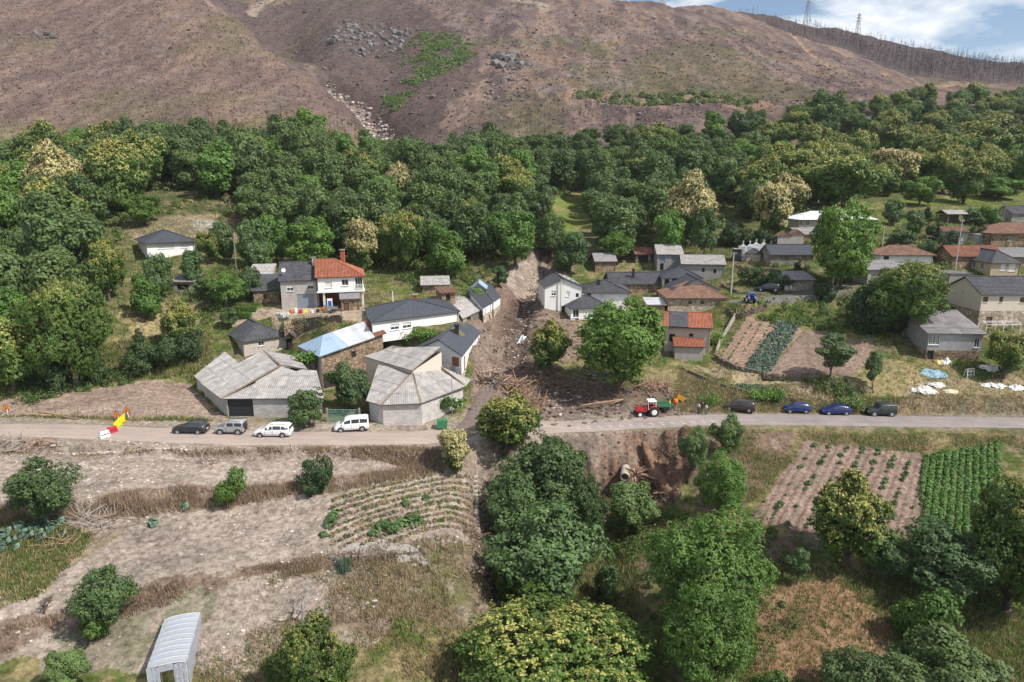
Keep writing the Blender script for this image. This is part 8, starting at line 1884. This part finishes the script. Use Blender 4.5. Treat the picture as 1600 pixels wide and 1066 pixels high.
mb.obj('roots', M_DRIFT, t)
g = hit(975, 745); t = thing('concrete_pipe', 'broken concrete drain pipe poking out below the washed-out bank', 'pipe', (g.x-.1, g.y-1.3, g.z+.9), R(-12))
mb = MB(); mb.smooth = False; K_ = 20; mb.tube([(0,-.9,0),(0,1.6,.2)], .62, K_, cap=False)
n0 = len(mb.v); mb.tube([(0,-.9,0),(0,1.6,.2)], .46, K_, cap=False)
for k in range(K_): j = (k+1) % K_; mb.f.append((k, j, n0+j, n0+k)); mb.m.append(0); mb.uv.append([(0,0)]*4)
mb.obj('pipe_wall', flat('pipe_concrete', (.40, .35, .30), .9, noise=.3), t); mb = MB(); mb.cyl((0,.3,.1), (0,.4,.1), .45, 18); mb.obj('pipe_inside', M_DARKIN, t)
# ---- heaps of white plastic, pool, chairs on the right
M_WPLA = flat('plastic_white', (.62, .60, .57), .6, noise=.2, nscale=2, bump=.3); M_BPLA = flat('plastic_blue', (.22, .33, .42), .6, noise=.25)
def crumple(name, px, py, w, d, h, label, m_, seed, cat='plastic sheet'):
    g = hit(px, py); nx, ny = 30, 22; X_, Y_ = np.meshgrid(np.linspace(-w/2, w/2, nx), np.linspace(-d/2, d/2, ny), indexing='ij'); r_ = np.sqrt((X_/w*2)**2+(Y_/d*2)**2)
    X2 = X_+fbm(X_*1.3, Y_*1.3, seed, 3)*.5; Y2 = Y_+fbm(X_*1.3, Y_*1.3, seed+5, 3)*.5
    Z_ = terr(g.x+X2, g.y+Y2)-g.z+np.maximum(0, (1-r_**1.5))*h*(.45+.9*np.abs(fbm(X_*1.2, Y_*1.2, seed+9, 4))*1.6)+np.abs(fbm(X_*2.8, Y_*2.8, seed+2, 2))*.16*(r_ < 1)-.08*(r_ > 1)
    m = (r_ < 1.02+.25*fbm(X_*.9, Y_*.9, seed+1, 2)); idx = np.arange(nx*ny).reshape(nx, ny); F = np.stack([idx[:-1,:-1], idx[1:,:-1], idx[1:,1:], idx[:-1,1:]], -1)[m[:-1,:-1]]; 
    me = np_mesh(name, np.stack([X2, Y2, Z_], -1).reshape(-1, 3), F, m_, False); o = bpy.data.objects.new(name, me); link(o); o.location = g; tag(o, label, cat)
crumple('plastic_heap', 1442, 612, 4.2, 2.6, .9, 'crumpled heap of white plastic sheet on top of the roadside bank, largest one', M_WPLA, 1)
crumple('plastic_heap', 1462, 603, 2.8, 1.8, .7, 'white plastic bags piled just behind the largest white heap', M_WPLA, 2)
crumple('plastic_heap', 1487, 613, 2.6, 1.5, .35, 'cream plastic sheet lying flat right of the largest white heap', flat('plastic_cream', (.60, .52, .36), .6, noise=.2), 3)
crumple('plastic_heap', 1552, 604, 4.4, 1.8, .6, 'long heap of white plastic bags towards the right edge', M_WPLA, 4)
crumple('plastic_heap', 1590, 607, 3.0, 1.6, .5, 'grey-white plastic heap at the right edge of the bank', M_WPLA, 5)
crumple('plastic_heap', 1478, 566, 1.8, 1.1, .6, 'white sacks beside the log pile of the grey workshop', M_WPLA, 6)
crumple('plastic_heap', 1464, 566, 1.8, 1.0, .4, 'yellowish plastic sheet beside the log pile of the grey workshop', flat('plastic_yellow', (.52, .42, .15), .6, noise=.2), 7)
crumple('blue_tarpaulin', 1460, 584, 4.4, 2.2, .22, 'blue-grey tarpaulin spread on the ground below the grey workshop', M_BPLA, 8, 'tarpaulin')
crumple('plastic_heap', 1545, 577, 3.2, 1.6, .5, 'white covered heap under the yellow-green plum tree', M_WPLA, 9)
crumple('plastic_heap', 815, 533, 1.5, 1.2, .9, 'pale blue-white sheet caught in the mud left of the round chestnut', flat('plastic_pale', (.6, .68, .74), .5), 10)
crumple('ground_net', 600, 861, 9, 1.2, .12, 'grey net sheet lying along the edge of the planted field', flat('net_grey', (.30, .27, .24), .9, noise=.3), 11, 'netting')
t = thing('garden_rack', 'white metal folding rack standing by the bags below the workshop', 'rack', hit(1514, 588), .4)
mb = MB()
for x in (-.8, 0, .8): mb.bar((x, -.3, 0), (x, -.1, 1.3), .06); mb.bar((x, .4, 0), (x, .1, 1.3), .06)
for z in (.3, .8, 1.28): mb.bar((-.8, -.2+z*.1, z), (.8, -.2+z*.1, z), .06)
mb.obj('frame', M_TRIM, t)
mb = MB(); g = hit(1512, 562); t = thing('ladder', 'pale blue ladder leaning by the log pile of the grey workshop', 'ladder', g)
mb.bar((0,0,0), (1.1,.5,1.6), .08); mb.bar((.5,-.2,0), (1.6,.3,1.6), .08)
for k in range(6): f = (k+.5)/6; mb.bar((1.1*f, .5*f, 1.6*f), (.5+1.1*f, -.2+.5*f, 1.6*f), .05)
mb.obj('ladder_frame', M_BPLA, t)
g = hit(1480, 561); t = thing('log_pile', 'stacked firewood under the grey workshop', 'log pile', g, -.05); rnd = random.Random(3)
for r_ in range(5):
    for k in range(15): mb = MB(); x = -2.2+k*.3+.15*(r_ % 2); mb.cyl((x, -.3+rnd.uniform(-.1,.1), .14+r_*.25), (x+rnd.uniform(-.05,.05), .9, .14+r_*.25), .13*rnd.uniform(.8,1.1), 7); mb.obj('log', M_TIMBER, t)
# glasshouse frame beside the cream house
g = hit(1560, 522); t = thing('pergola_frame', 'pale tubular pergola frame in front of the cream house base', 'pergola', g, 0); mb = MB()
for x in (-3, 0, 3):
    mb.bar((x,-1,0), (x,-1,1.9), .08); mb.bar((x,1,0), (x,1,1.9), .08); mb.bar((x,-1,1.9), (x,0,2.3), .08); mb.bar((x,1,1.9), (x,0,2.3), .08)
for y, z in ((-1,1.9),(1,1.9),(0,2.3)): mb.bar((-3,y,z), (3,y,z), .08)
mb.obj('tubes', M_TRIM, t)
g = hit(1170, 447); t = thing('goal_frame', 'grey tubular frame standing on the grass by the dark blue car', 'frame', g, -.1); mb = MB()
mb.tube([(0,0,0),(0,0,1.8),(3.0,0,1.9),(3.0,0,0)], .05, 6); mb.obj('tubes', M_METAL, t)
# fence posts along the left verge and net posts of the gardens
def post_row(pts, n, h, label, group, m_, name='fence_post', r=.05):
    P_ = [hit(*p) for p in pts]
    for k in range(n):
        f = k/(n-1)*(len(P_)-1); j = min(len(P_)-2, int(f)); p = on_ground(P_[j].lerp(P_[j+1], f-j)); mb = MB(); mb.tube([(0,0,-.2),(rt.uniform(-.08,.08),rt.uniform(-.08,.08),h*rt.uniform(.8,1.1))], r, 5); o = mb.obj(name, m_, label=label, cat='post', group=group); o.location = p
post_row([(52,646),(140,648),(245,650)], 6, 1.1, 'thin leaning fence post along the grey plot above the road', 'fence posts above the left road', M_TIMBER)
post_row([(270,706),(420,708),(560,707)], 9, .8, 'short wooden post on the scrubby verge below the left road', 'posts below the left road', M_TIMBER)
post_row([(1441,706),(1442,760),(1436,830)], 9, 1.1, 'thin stake along the line between the potato plot and the bean plot', 'stakes between the two plots', M_TIMBER)
post_row([(513,868),(580,876),(660,866)], 9, 1.0, 'grey stake holding the net between the lower fields', 'stakes of the net', M_TIMBER)
post_row([(1150,493),(1128,532),(1118,554)], 5, 1.5, 'concrete post on the garden wall beside the red-tiled house', 'posts of the garden wall', M_POLEC)
# ================================================================ CROPS AND GROUND COVER
def clump_mesh(name, seed, n, w, h, size, m_):
    rng = np.random.default_rng(seed); a = rng.uniform(0, 6.28, n); r = rng.uniform(.1, 1, n)*w/2; P = np.stack([np.cos(a)*r, np.sin(a)*r, h*(1-(r/(w/2))**2*.6)*rng.uniform(.4, 1, n)], 1)
    V = leaves(P, np.stack([np.cos(a)*.5, np.sin(a)*.5, np.ones(n)], 1), size, rng, tilt=.35, aspect=1.8); me = np_mesh(name, V, np.arange(len(V)).reshape(-1, 4), m_); at = me.attributes.new('shade', 'FLOAT', 'FACE'); at.data.foreach_set('value', rng.random(n).astype(np.float32)); return me
M_CABB = leaf_mat('leaf_cabbage', (.10, .17, .11), (.17, .24, .17), .3, .15); M_POT = leaf_mat('leaf_potato', (.07, .135, .045), (.11, .18, .055))
def crop(poly, pitch, gap, kinds, name, label, group, prob=.8, seed=1, scale=(.8, 1.2), lim=150, skip=None, dirv=None, jit=.12):
    xs = [p[0] for p in poly]; ys = [p[1] for p in poly]; c = Vector((sum(xs)/len(xs), sum(ys)/len(ys))); d = Vector(dirv); n_ = Vector((-d.y, d.x)); rnd = random.Random(seed); out = []
    for i in range(-60, 60):
        for j in range(-90, 90):
            p = c+n_*(i*pitch+rnd.uniform(-jit, jit))+d*(j*gap+rnd.uniform(-jit, jit)*2)
            if rnd.random() < prob: out.append(p)
    A = np.array([(p.x, p.y) for p in out]); A = A[inside(A[:, 0], A[:, 1], poly)]
    if skip is not None: A = A[~skip(A)]
    Z = terr(A[:, 0], A[:, 1]); o_ = np.argsort(A[:, 1])[:lim]
    for k in o_:
        o = bpy.data.objects.new(name, rnd.choice(kinds)); link(o); o.location = (A[k, 0], A[k, 1], Z[k]-.02); s = rnd.uniform(*scale); o.scale = (s, s, s); o.rotation_euler = (0, 0, rnd.uniform(0, 6.28)); tag(o, label, 'plant', group)
POT = [clump_mesh('potato_plant', i, 34, .75, .38, .20, M_POT) for i in range(3)]; CAB = [clump_mesh('cabbage_plant', 9+i, 22, .7, .4, .30, M_CABB) for i in range(3)]
crop(PLOT_R1, 1.9, .95, POT, 'potato_plant', 'small green potato plant in a row on the bare plot below the road', 'potato plants on the bare plot', .62, 1, (.45, 1.3), 170, jit=.22, dirv=FURROWS[0][1])
crop(PLOT_U1, 1.6, .9, POT, 'bean_plant', 'small dark green plant in a row of the dug garden above the road', 'young plants in the dug garden', .7, 2, (.4, .75), 130, dirv=FURROWS[2][1], skip=lambda A: inside(A[:, 0], A[:, 1], W([(1215,500),(1262,510),(1195,596),(1150,590)])))
for i, (px, py) in enumerate([(3,840),(14,832),(22,848),(32,826),(38,838),(48,842),(55,828),(64,834),(72,822),(80,828),(96,818),(12,853),(4,858),(27,858),(100,838),(240,820),(290,795),(68,845)]):
    g = hit(px, py); o = bpy.data.objects.new('cabbage_plant', CAB[i % 3]); link(o); s = rt.uniform(1.1, 1.7); o.scale = (s, s, s*1.3); o.location = g; tag(o, 'tall blue-green cabbage plant on the grassy terrace at the lower left', 'plant', 'cabbages on the left terrace')
def stuff_field(name, poly, n, label, make, mats, seed=1, keep=None):
    """many small tufts or stones scattered on the ground as one mass"""
    rng = np.random.default_rng(seed); xs = [p[0] for p in poly]; ys = [p[1] for p in poly]; A = np.stack([rng.uniform(min(xs), max(xs), n*4), rng.uniform(min(ys), max(ys), n*4)], 1); A = A[inside(A[:, 0], A[:, 1], poly)]
    if keep is not None: A = A[keep(A, rng)]
    A = A[:n]; Z = terr(A[:, 0], A[:, 1]); V, F, S, MI = make(A, Z, rng)
    me = np_mesh(name, V, F, mats, False, MI); at = me.attributes.new('shade', 'FLOAT', 'FACE'); at.data.foreach_set('value', S.astype(np.float32)); o = bpy.data.objects.new(name, me); link(o); tag(o, label, None, None, 'stuff'); return o
def tufts(h=.35, w=.10, blades=5, spread=.15, lean=.5, nm=1):
    def f(A, Z, rng):
        n = len(A)*blades; b = np.repeat(np.concatenate([A, Z[:, None]], 1), blades, 0)+np.concatenate([rng.normal(0, spread, (n, 2)), np.zeros((n, 1))], 1); a = rng.uniform(0, 6.28, n); hh = h*rng.uniform(.4, 1.3, n)*np.repeat(rng.uniform(.6, 1.3, len(A)), blades); d = np.stack([np.cos(a), np.sin(a), a*0], 1)
        tip = b+d*(hh*lean*rng.uniform(0, 1.2, n))[:, None]+np.stack([a*0, a*0, hh], 1); s = np.stack([-np.sin(a), np.cos(a), a*0], 1)*(w/2)
        base = b-np.array([0, 0, .05]); V = np.stack([base-s, base+s, tip], 1).reshape(-1, 3); F = np.arange(len(V)).reshape(-1, 3); S = np.clip(np.repeat(rng.random(len(A)), blades)*.6+rng.random(n)*.4, 0, 1); MI = np.repeat(rng.integers(0, nm, len(A)), blades); return V, F, S, MI
    return f
def bushlets(w=.9, h=.6, leaf=.16, k=30, nm=1, flatk=.8):
    def f(A, Z, rng):
        n = len(A)*k; sz = np.repeat(rng.uniform(.5, 1.5, len(A)), k); u = rng.normal(0, 1, (n, 3)); u /= np.linalg.norm(u, axis=1)[:, None]; u[:, 2] = np.abs(u[:, 2])
        P = np.repeat(np.concatenate([A, Z[:, None]], 1), k, 0)+u*np.stack([sz*w/2, sz*w/2, sz*h], 1)*rng.uniform(.6, 1.05, (n, 1)); V = leaves(P, u+np.array([0, 0, .3]), leaf, rng, tilt=.45); F = np.arange(len(V)).reshape(-1, 4); S = np.clip(np.repeat(rng.random(len(A)), k)*.6+rng.random(n)*.4, 0, 1); MI = np.repeat(rng.integers(0, nm, len(A)), k); return V, F, S, MI
    return f
ICO = None
def stones(smin=.1, smax=.4, p=2.5, flatk=.6, tr=1):
    me = bpy.data.meshes.new('i'); bm_ = __import__('bmesh').new(); __import__('bmesh').ops.create_icosphere(bm_, subdivisions=tr, radius=1); vs = np.array([v.co[:] for v in bm_.verts]); fs = np.array([[v.index for v in f.verts] for f in bm_.faces]); bm_.free()
    def f(A, Z, rng):
        n = len(A); s = smin+(smax-smin)*rng.random(n)**p; V = vs[None]*(1+.35*(rng.random((n, len(vs), 1))-.5)); V = V*np.stack([s*rng.uniform(.7, 1.4, n), s*rng.uniform(.7, 1.4, n), s*flatk*rng.uniform(.6, 1.2, n)], 1)[:, None, :]; a = rng.uniform(0, 6.28, n); c, d = np.cos(a), np.sin(a)
        X = V[..., 0]*c[:, None]-V[..., 1]*d[:, None]; Y = V[..., 0]*d[:, None]+V[..., 1]*c[:, None]; V = np.stack([X+A[:, 0:1], Y+A[:, 1:2], V[..., 2]+(Z+s*.15)[:, None]], -1).reshape(-1, 3); F = (fs[None]+np.arange(n)[:, None, None]*len(vs)).reshape(-1, 3); return V, F, np.repeat(rng.random(n), len(fs)), np.zeros(len(F), int)
    return f
def cmat(name, c1, c2, trans=.15): return leaf_mat(name, c1, c2, .3, .0, trans)
M_BEAN = cmat('leaf_bean', (.09, .18, .035), (.13, .24, .05)); M_GR1 = cmat('grass_green', (.10, .175, .035), (.17, .23, .055), .4); M_GR2 = cmat('grass_dry', (.36, .28, .15), (.48, .37, .20), .4); M_REED = cmat('dead_reed', (.25, .18, .135), (.36, .27, .20), .35); M_WEED = cmat('weed', (.085, .14, .038), (.14, .19, .055), .4); M_HEATH = cmat('heath', (.11, .08, .07), (.165, .118, .095), .05); M_HEATHG = cmat('heath_green', (.085, .10, .04), (.13, .125, .055), .1)
M_STN = cmat('pebble', (.36, .30, .26), (.52, .46, .41), 0); M_ROCK = cmat('rock', (.20, .175, .16), (.34, .30, .28), 0); M_CLOD = cmat('clod', (.13, .095, .075), (.20, .15, .12), 0); M_CRAG = cmat('crag', (.085, .074, .07), (.145, .125, .12), 0)
notin = lambda polys: (lambda A, rng: ~np.any([inside(A[:, 0], A[:, 1], p) for p in polys], axis=0) & (pts_line(A[:, 0], A[:, 1], ROAD)[0] > 3.3) & (pts_line(A[:, 0], A[:, 1], FLOW)[0] > 6.5) & (pts_line(A[:, 0], A[:, 1], TRACK2)[0] > 2.4))
EX = [PLOT_R1, PLOT_R2, PLOT_U1, PLOT_U2, PLOT_TOP, FIELD_A, FIELD_B, FIELD_VEG, WASH]
stuff_field('grass', W([(-60,600),(330,520),(330,660),(-60,650)]), 9000, 'grass on the slope above the left road', tufts(.42, .13, 5, .2, .5, 3), [M_GR1, M_GR2, M_WEED], 1, notin(EX))
stuff_field('meadow_grass', W([(180,560),(180,340),(760,400),(760,480),(560,560),(340,560)]), 12000, 'grass around the houses of the left half', tufts(.36, .12, 5, .35, .9, 3), [M_GR1, M_GR2, M_WEED], 2, notin(EX+[W([(330,505),(440,480),(580,480),(590,520),(470,525)])]))
stuff_field('village_grass', W([(1000,640),(1100,600),(1130,480),(1000,420),(1000,380),(1640,310),(1640,648),(1100,640)]), 20000, 'grass among the houses and gardens of the right half', tufts(.36, .12, 5, .35, .9, 3), [M_GR1, M_GR2, M_WEED], 3, notin(EX))
stuff_field('verge_scrub', W([(-60,700),(300,706),(690,703),(690,733),(640,733),(600,722),(300,714),(-60,704)]), 2600, 'dead brown scrub on the verge below the left road', tufts(.4, .09, 6, .25, .7, 3), [M_REED, M_GR2, M_REED], 4, lambda A, rng: fbm(A[:, 0]/3, A[:, 1]/3, 6, 3)+rng.normal(0, .15, len(A)) > -.1)
stuff_field('bank_scrub', W([(-60,790),(150,784),(200,770),(440,757),(640,735),(690,735),(660,745),(520,770),(250,803),(100,812),(-60,830)]), 8500, 'dense dead reeds and brambles on the terrace bank', tufts(.55, .08, 7, .25, .6, 4), [M_REED, M_REED, M_GR2, M_REED], 5, lambda A, rng: fbm(A[:, 0]/3, A[:, 1]/3, 8, 3)+rng.normal(0, .15, len(A)) > -.15)
stuff_field('lower_bank_scrub', W([(-60,1000),(80,965),(200,925),(300,903),(420,884),(512,868),(720,850),(720,868),(520,888),(430,902),(300,927),(120,987),(-60,1042)]), 6500, 'dead scrub on the lower terrace bank', tufts(.42, .08, 7, .22, .6, 4), [M_REED, M_REED, M_GR2, M_REED], 6, lambda A, rng: fbm(A[:, 0]/2.5, A[:, 1]/2.5, 7, 3)+rng.normal(0, .15, len(A)) > -.05)
stuff_field('grassy_terrace', W([(-60,790),(60,800),(150,840),(60,930),(-60,965)]), 4500, 'green grass on the cabbage terrace', tufts(.35, .10, 6, .2, .5, 3), [M_GR1, M_WEED, M_GR2], 7)
stuff_field('hollow_grass', W([(420,900),(520,880),(740,860),(770,930),(740,1066),(300,1110),(300,985),(430,980)]), 5000, 'mixed dry and green grass in the lowest field', tufts(.32, .08, 6, .2, .6, 4), [M_GR2, M_WEED, M_REED, M_GR2], 8, lambda A, rng: fbm(A[:, 0]/4, A[:, 1]/4, 5, 3)+rng.normal(0, .18, len(A)) > -.02)
stuff_field('slope_grass', W([(870,860),(1000,840),(1000,1110),(780,1110),(800,960)]), 7000, 'grass in the hollow left of the large round ash', tufts(.40, .09, 6, .2, .6, 3), [M_GR2, M_GR1, M_WEED], 9)
stuff_field('roadside_weeds', W([(1070,670),(1300,674),(1640,686),(1640,712),(1570,694),(1440,706),(1262,688),(1180,790),(1100,790)]), 6000, 'dry and green weeds on the bank below the right road', tufts(.38, .08, 6, .3, .8, 4), [M_GR1, M_GR2, M_WEED, M_GR2], 10, lambda A, rng: fbm(A[:, 0]/4, A[:, 1]/3, 6, 3)+rng.normal(0, .2, len(A)) > 0)
stuff_field('brown_plot_grass', W([(1160,880),(1420,900),(1640,960),(1640,1110),(1150,1110)]), 9500, 'grass and weeds around the brown plot at lower right', tufts(.35, .09, 6, .2, .5, 3), [M_GR1, M_GR2, M_WEED], 11, lambda A, rng: (~inside(A[:, 0], A[:, 1], PLOT_R3)) | (rng.random(len(A)) < .35))
stuff_field('bank_grass', W([(1060,650),(1060,575),(1130,604),(1300,606),(1400,622),(1640,620),(1640,650)]), 5000, 'dry grass on the bank behind the parked cars', tufts(.36, .08, 6, .3, .8, 4), [M_GR2, M_GR2, M_REED, M_WEED], 12, notin(EX))
def rows(n0, keepf=None, jit=.10, h=.3, dirv=None, pitch=.7):
    def k(A, rng):
        u = A[:, 0]*dirv[1]-A[:, 1]*dirv[0]; f = np.abs(((u/pitch) % 1)-.5); m = f < jit+rng.random(len(A))*.06; return m & (keepf(A, rng) if keepf else True)
    return k
stuff_field('bean_rows', PLOT_R2, 3600, 'dense green rows of beans at the right', bushlets(.42, .36, .17, 26), [M_BEAN], 13, rows(0, jit=.20, dirv=FURROWS[1][1], pitch=.8))
stuff_field('kale_rows', W([(1215,503),(1250,508),(1200,585),(1160,580)]), 420, 'blue-green kale rows in the dug garden', bushlets(.6, .5, .22, 26), [M_CABB], 14)
stuff_field('onion_bed', W([(1150,597),(1190,602),(1215,612),(1180,615),(1140,604)]), 160, 'low green bed of onions above the parked brown car', bushlets(.4, .3, .16, 22, 2), [M_POT, M_CABB], 15)
stuff_field('crop_rows', FIELD_VEG, 2600, 'withered crop rows half buried in silt', bushlets(.34, .22, .13, 16, 3), [M_WEED, M_REED, M_GR2], 16, rows(0, jit=.12, dirv=FURROWS[4][1], pitch=1.0))
for i, (px, py, s) in enumerate([(597,825,1.5),(612,830,1.7),(628,820,1.6),(648,818,1.8),(634,790,1.1),(522,806,1.3),(515,820,1.4),(506,838,1.0),(584,835,1.2),(665,780,1.0)]):
    g = hit(px, py); o = bpy.data.objects.new('bean_plant', POT[i % 3]); link(o); o.location = g; o.scale = (s*1.3, s*1.3, s*1.5); tag(o, 'surviving green bean plant in the silted planted field', 'plant', 'surviving plants of the silted field')
stuff_field('reed_tuft', W([(525,882),(545,878),(548,892),(528,895)]), 40, 'pale green iris tuft below the net', tufts(.9, .10, 8, .15, .3), [M_CABB], 17)
# stones and clods
allS = W([(-60,690),(700,690),(760,760),(760,860),(480,1066),(-60,1066)])
stuff_field('silt_stones', allS, 3600, 'pale stones and gravel washed over the silted fields', stones(.03, .2, 7), [M_STN], 20, lambda A, rng: fbm(A[:, 0]/6, A[:, 1]/3, 9, 3)+rng.normal(0, .12, len(A)) > .08)
stuff_field('road_edge_stones', W([(80,696),(300,704),(300,712),(80,706)]), 900, 'line of pale rubble along the lower road edge', stones(.05, .26, 2.5), [M_STN], 21)
fl_poly = W([(735,520),(800,470),(830,420),(870,405),(880,440),(850,480),(905,500),(1000,600),(1080,615),(1095,648),(880,668),(735,665)])
stuff_field('mud_rubble', fl_poly, 7000, 'stones and clods in the mud of the debris flow', stones(.04, .45, 8), [M_CLOD], 22)
stuff_field('channel_stones', W([(780,500),(850,402),(870,405),(830,500),(850,640),(900,650),(905,620),(800,560)]), 700, 'pale cobbles along the mud channel', stones(.05, .35, 6), [M_STN], 23)
stuff_field('bank_clods', WASH, 500, 'clods and stones stuck in the washed-out bank', stones(.04, .3, 5), [M_CLOD], 24)
stuff_field('ditch_stones', W([(735,745),(790,745),(790,960),(745,960)]), 900, 'tumbled stones in the ditch', stones(.06, .4, 4), [M_CLOD], 25)
cr = [(x, y) for x, y in CREEK]
stuff_field('torrent_boulders', W([(500,105),(560,120),(600,150),(640,205),(665,225),(665,262),(635,258),(600,215),(560,160),(505,120)]), 1500, 'pale boulders in the mountain torrent', stones(.3, 1.8, 3), [M_STN], 26, lambda A, rng: pts_line(A[:, 0], A[:, 1], CREEK)[0] < 5+rng.random(len(A))*3)
hillP = W([(-60,214),(-60,20),(320,5),(450,95),(520,150),(600,205),(300,212)]); hillR = W([(640,225),(600,195),(520,130),(450,85),(330,-5),(420,-30),(700,-20),(900,5),(1160,45),(1400,128),(1340,160),(1150,190),(900,210)])
stuff_field('hill_rocks', hillP, 700, 'grey rocks scattered over the left hillside', stones(.15, 1.3, 5), [M_CRAG], 27)
stuff_field('mountain_rocks', hillR, 1500, 'grey rocks scattered over the mountain', stones(.2, 2.0, 5.5), [M_CRAG], 28)
for i, (poly, n, s0, s1, lb) in enumerate([(W([(505,68),(540,35),(600,38),(645,45),(625,82),(560,92)]), 230, .6, 3.4, 'jagged dark crag beside the green bracken'), (W([(770,95),(812,92),(815,106),(775,110)]), 26, 1.5, 5.5, 'grey outcrop in the middle of the mountain'), (W([(760,85),(830,90),(830,180),(760,160)]), 120, .4, 1.6, 'boulder scree below the grey outcrop'), (W([(55,55),(90,55),(85,66),(60,66)]), 12, 1, 3, 'dark outcrop on the left hillside')]):
    stuff_field('rock_outcrop', poly, n, lb, stones(s0, s1, 1.5, .9), [M_CRAG], 30+i)
stuff_field('heather', hillP, 4200, 'burnt heather tussocks on the left hillside', bushlets(1.2, .3, .55, 5, 4), [M_HEATH, M_HEATH, M_HEATHG, M_REED], 40)
stuff_field('mountain_heather', hillR, 6500, 'burnt heather tussocks on the mountain', bushlets(1.6, .4, .75, 5, 4), [M_HEATH, M_HEATH, M_HEATHG, M_HEATH], 41)
stuff_field('bracken', GREENS, 2400, 'bright green bracken patch on the mountain', bushlets(2.2, 1.0, .8, 9, 2), [M_GR1, M_WEED], 42, lambda A, rng: fbm(A[:, 0]/12, A[:, 1]/14, 4, 4)*1.6+rng.normal(0, .14, len(A)) > .02)
stuff_field('track_bushes', W([(900,158),(1060,165),(1180,170),(1180,160),(1060,152),(905,146)]), 150, 'dark bushes along the mountain track', bushlets(4.5, 2.6, .8, 60), [M_WEED], 43)
stuff_field('undergrowth', [p for p in WOOD_L], 5200, 'undergrowth below the left wood', bushlets(2.2, 1.4, .55, 14, 2), [M_WEED, M_WEED], 44)
stuff_field('right_undergrowth', [p for p in WOOD_R], 3000, 'undergrowth below the right wood', bushlets(2.2, 1.2, .55, 14, 2), [M_WEED, M_GR1], 45, lambda A, rng: A[:, 1] > 165)
def brush(name, px_poly, n, label, seed, k=70, w=1.6, h=1.1, leaf=.2, mats=None): stuff_field(name, W(px_poly), n, label, bushlets(w, h, leaf, k, len(mats or [1])), mats or [M_WEED], seed)
brush('bramble_cover', [(30,600),(120,575),(240,560),(230,590),(150,610),(30,640)], 90, 'brambles along the top of the grey plot', 50)
brush('bank_bushes', [(1180,478),(1340,462),(1360,500),(1350,525),(1180,500)], 130, 'bushes and brambles on the bank below the lane', 51, mats=[M_WEED, M_GR1])
brush('stream_bushes', [(870,780),(1060,790),(1080,840),(1000,870),(900,850)], 130, 'leafy undergrowth at the foot of the washed-out bank', 52, leaf=.16, mats=[M_WEED, M_GR1])
brush('ditch_bushes', [(780,700),(880,690),(900,800),(900,1000),(790,1000),(770,850)], 200, 'leafy undergrowth under the trees along the ditch', 53, leaf=.16)
brush('corner_bushes', [(1150,780),(1260,840),(1250,960),(1200,1066),(1000,1066),(1010,900)], 110, 'shrubby undergrowth around the large round ash', 54, leaf=.16)
brush('hedge_bushes', [(1255,595),(1350,610),(1340,628),(1280,618)], 45, 'dark hedge bushes on the terrace below the dug garden', 55, w=1.4, h=1.2, leaf=.18)
brush('right_bushes', [(1360,830),(1640,880),(1640,960),(1400,930)], 90, 'dark undergrowth under the shading trees at right', 56, leaf=.18)
brush('village_bushes', [(1120,400),(1350,350),(1640,330),(1640,420),(1340,440),(1200,440)], 150, 'bushes among the houses of the right half', 57, leaf=.26, w=2.0, h=1.4, mats=[M_WEED, M_GR1])
brush('left_bushes', [(230,460),(420,400),(440,470),(330,520),(260,520)], 70, 'bushes between the houses of the left half', 58, leaf=.22, w=1.8, h=1.2, mats=[M_WEED, M_GR1])
brush('slope_bushes', [(205,455),(330,430),(440,415),(440,470),(330,500),(240,490)], 70, 'bushes between the trees of the left slope', 59, leaf=.2, w=2.0, h=1.5, mats=[M_WEED, M_GR1])
brush('upper_bushes', [(215,335),(320,300),(440,330),(440,385),(330,345)], 80, 'bushes on the open slope above the white house', 60, leaf=.24, w=2.4, h=1.3, mats=[M_WEED, M_GR2])
brush('channel_bushes', [(600,440),(760,420),(780,450),(700,450),(620,455)], 60, 'bushes along the wood edge above the street row', 61, leaf=.22, w=2.0, h=1.5, mats=[M_WEED])
# ================================================================ THE AIR
hz = MB(); hz.box((0, 520, 125), (3400, 1500, 290)); ho = hz.obj('haze', [], kind='stuff', label='thin summer haze in the valley air')
hm_ = bpy.data.materials.new('haze_air'); hm_.use_nodes = True; n_ = hm_.node_tree; n_.nodes.clear(); oo = n_.nodes.new('ShaderNodeOutputMaterial'); pv = n_.nodes.new('ShaderNodeVolumePrincipled')
pv.inputs['Density'].default_value = .00007; pv.inputs['Color'].default_value = (.80, .86, .95, 1); n_.links.new(pv.outputs[0], oo.inputs['Volume']); ho.data.materials.clear(); ho.data.materials.append(hm_)
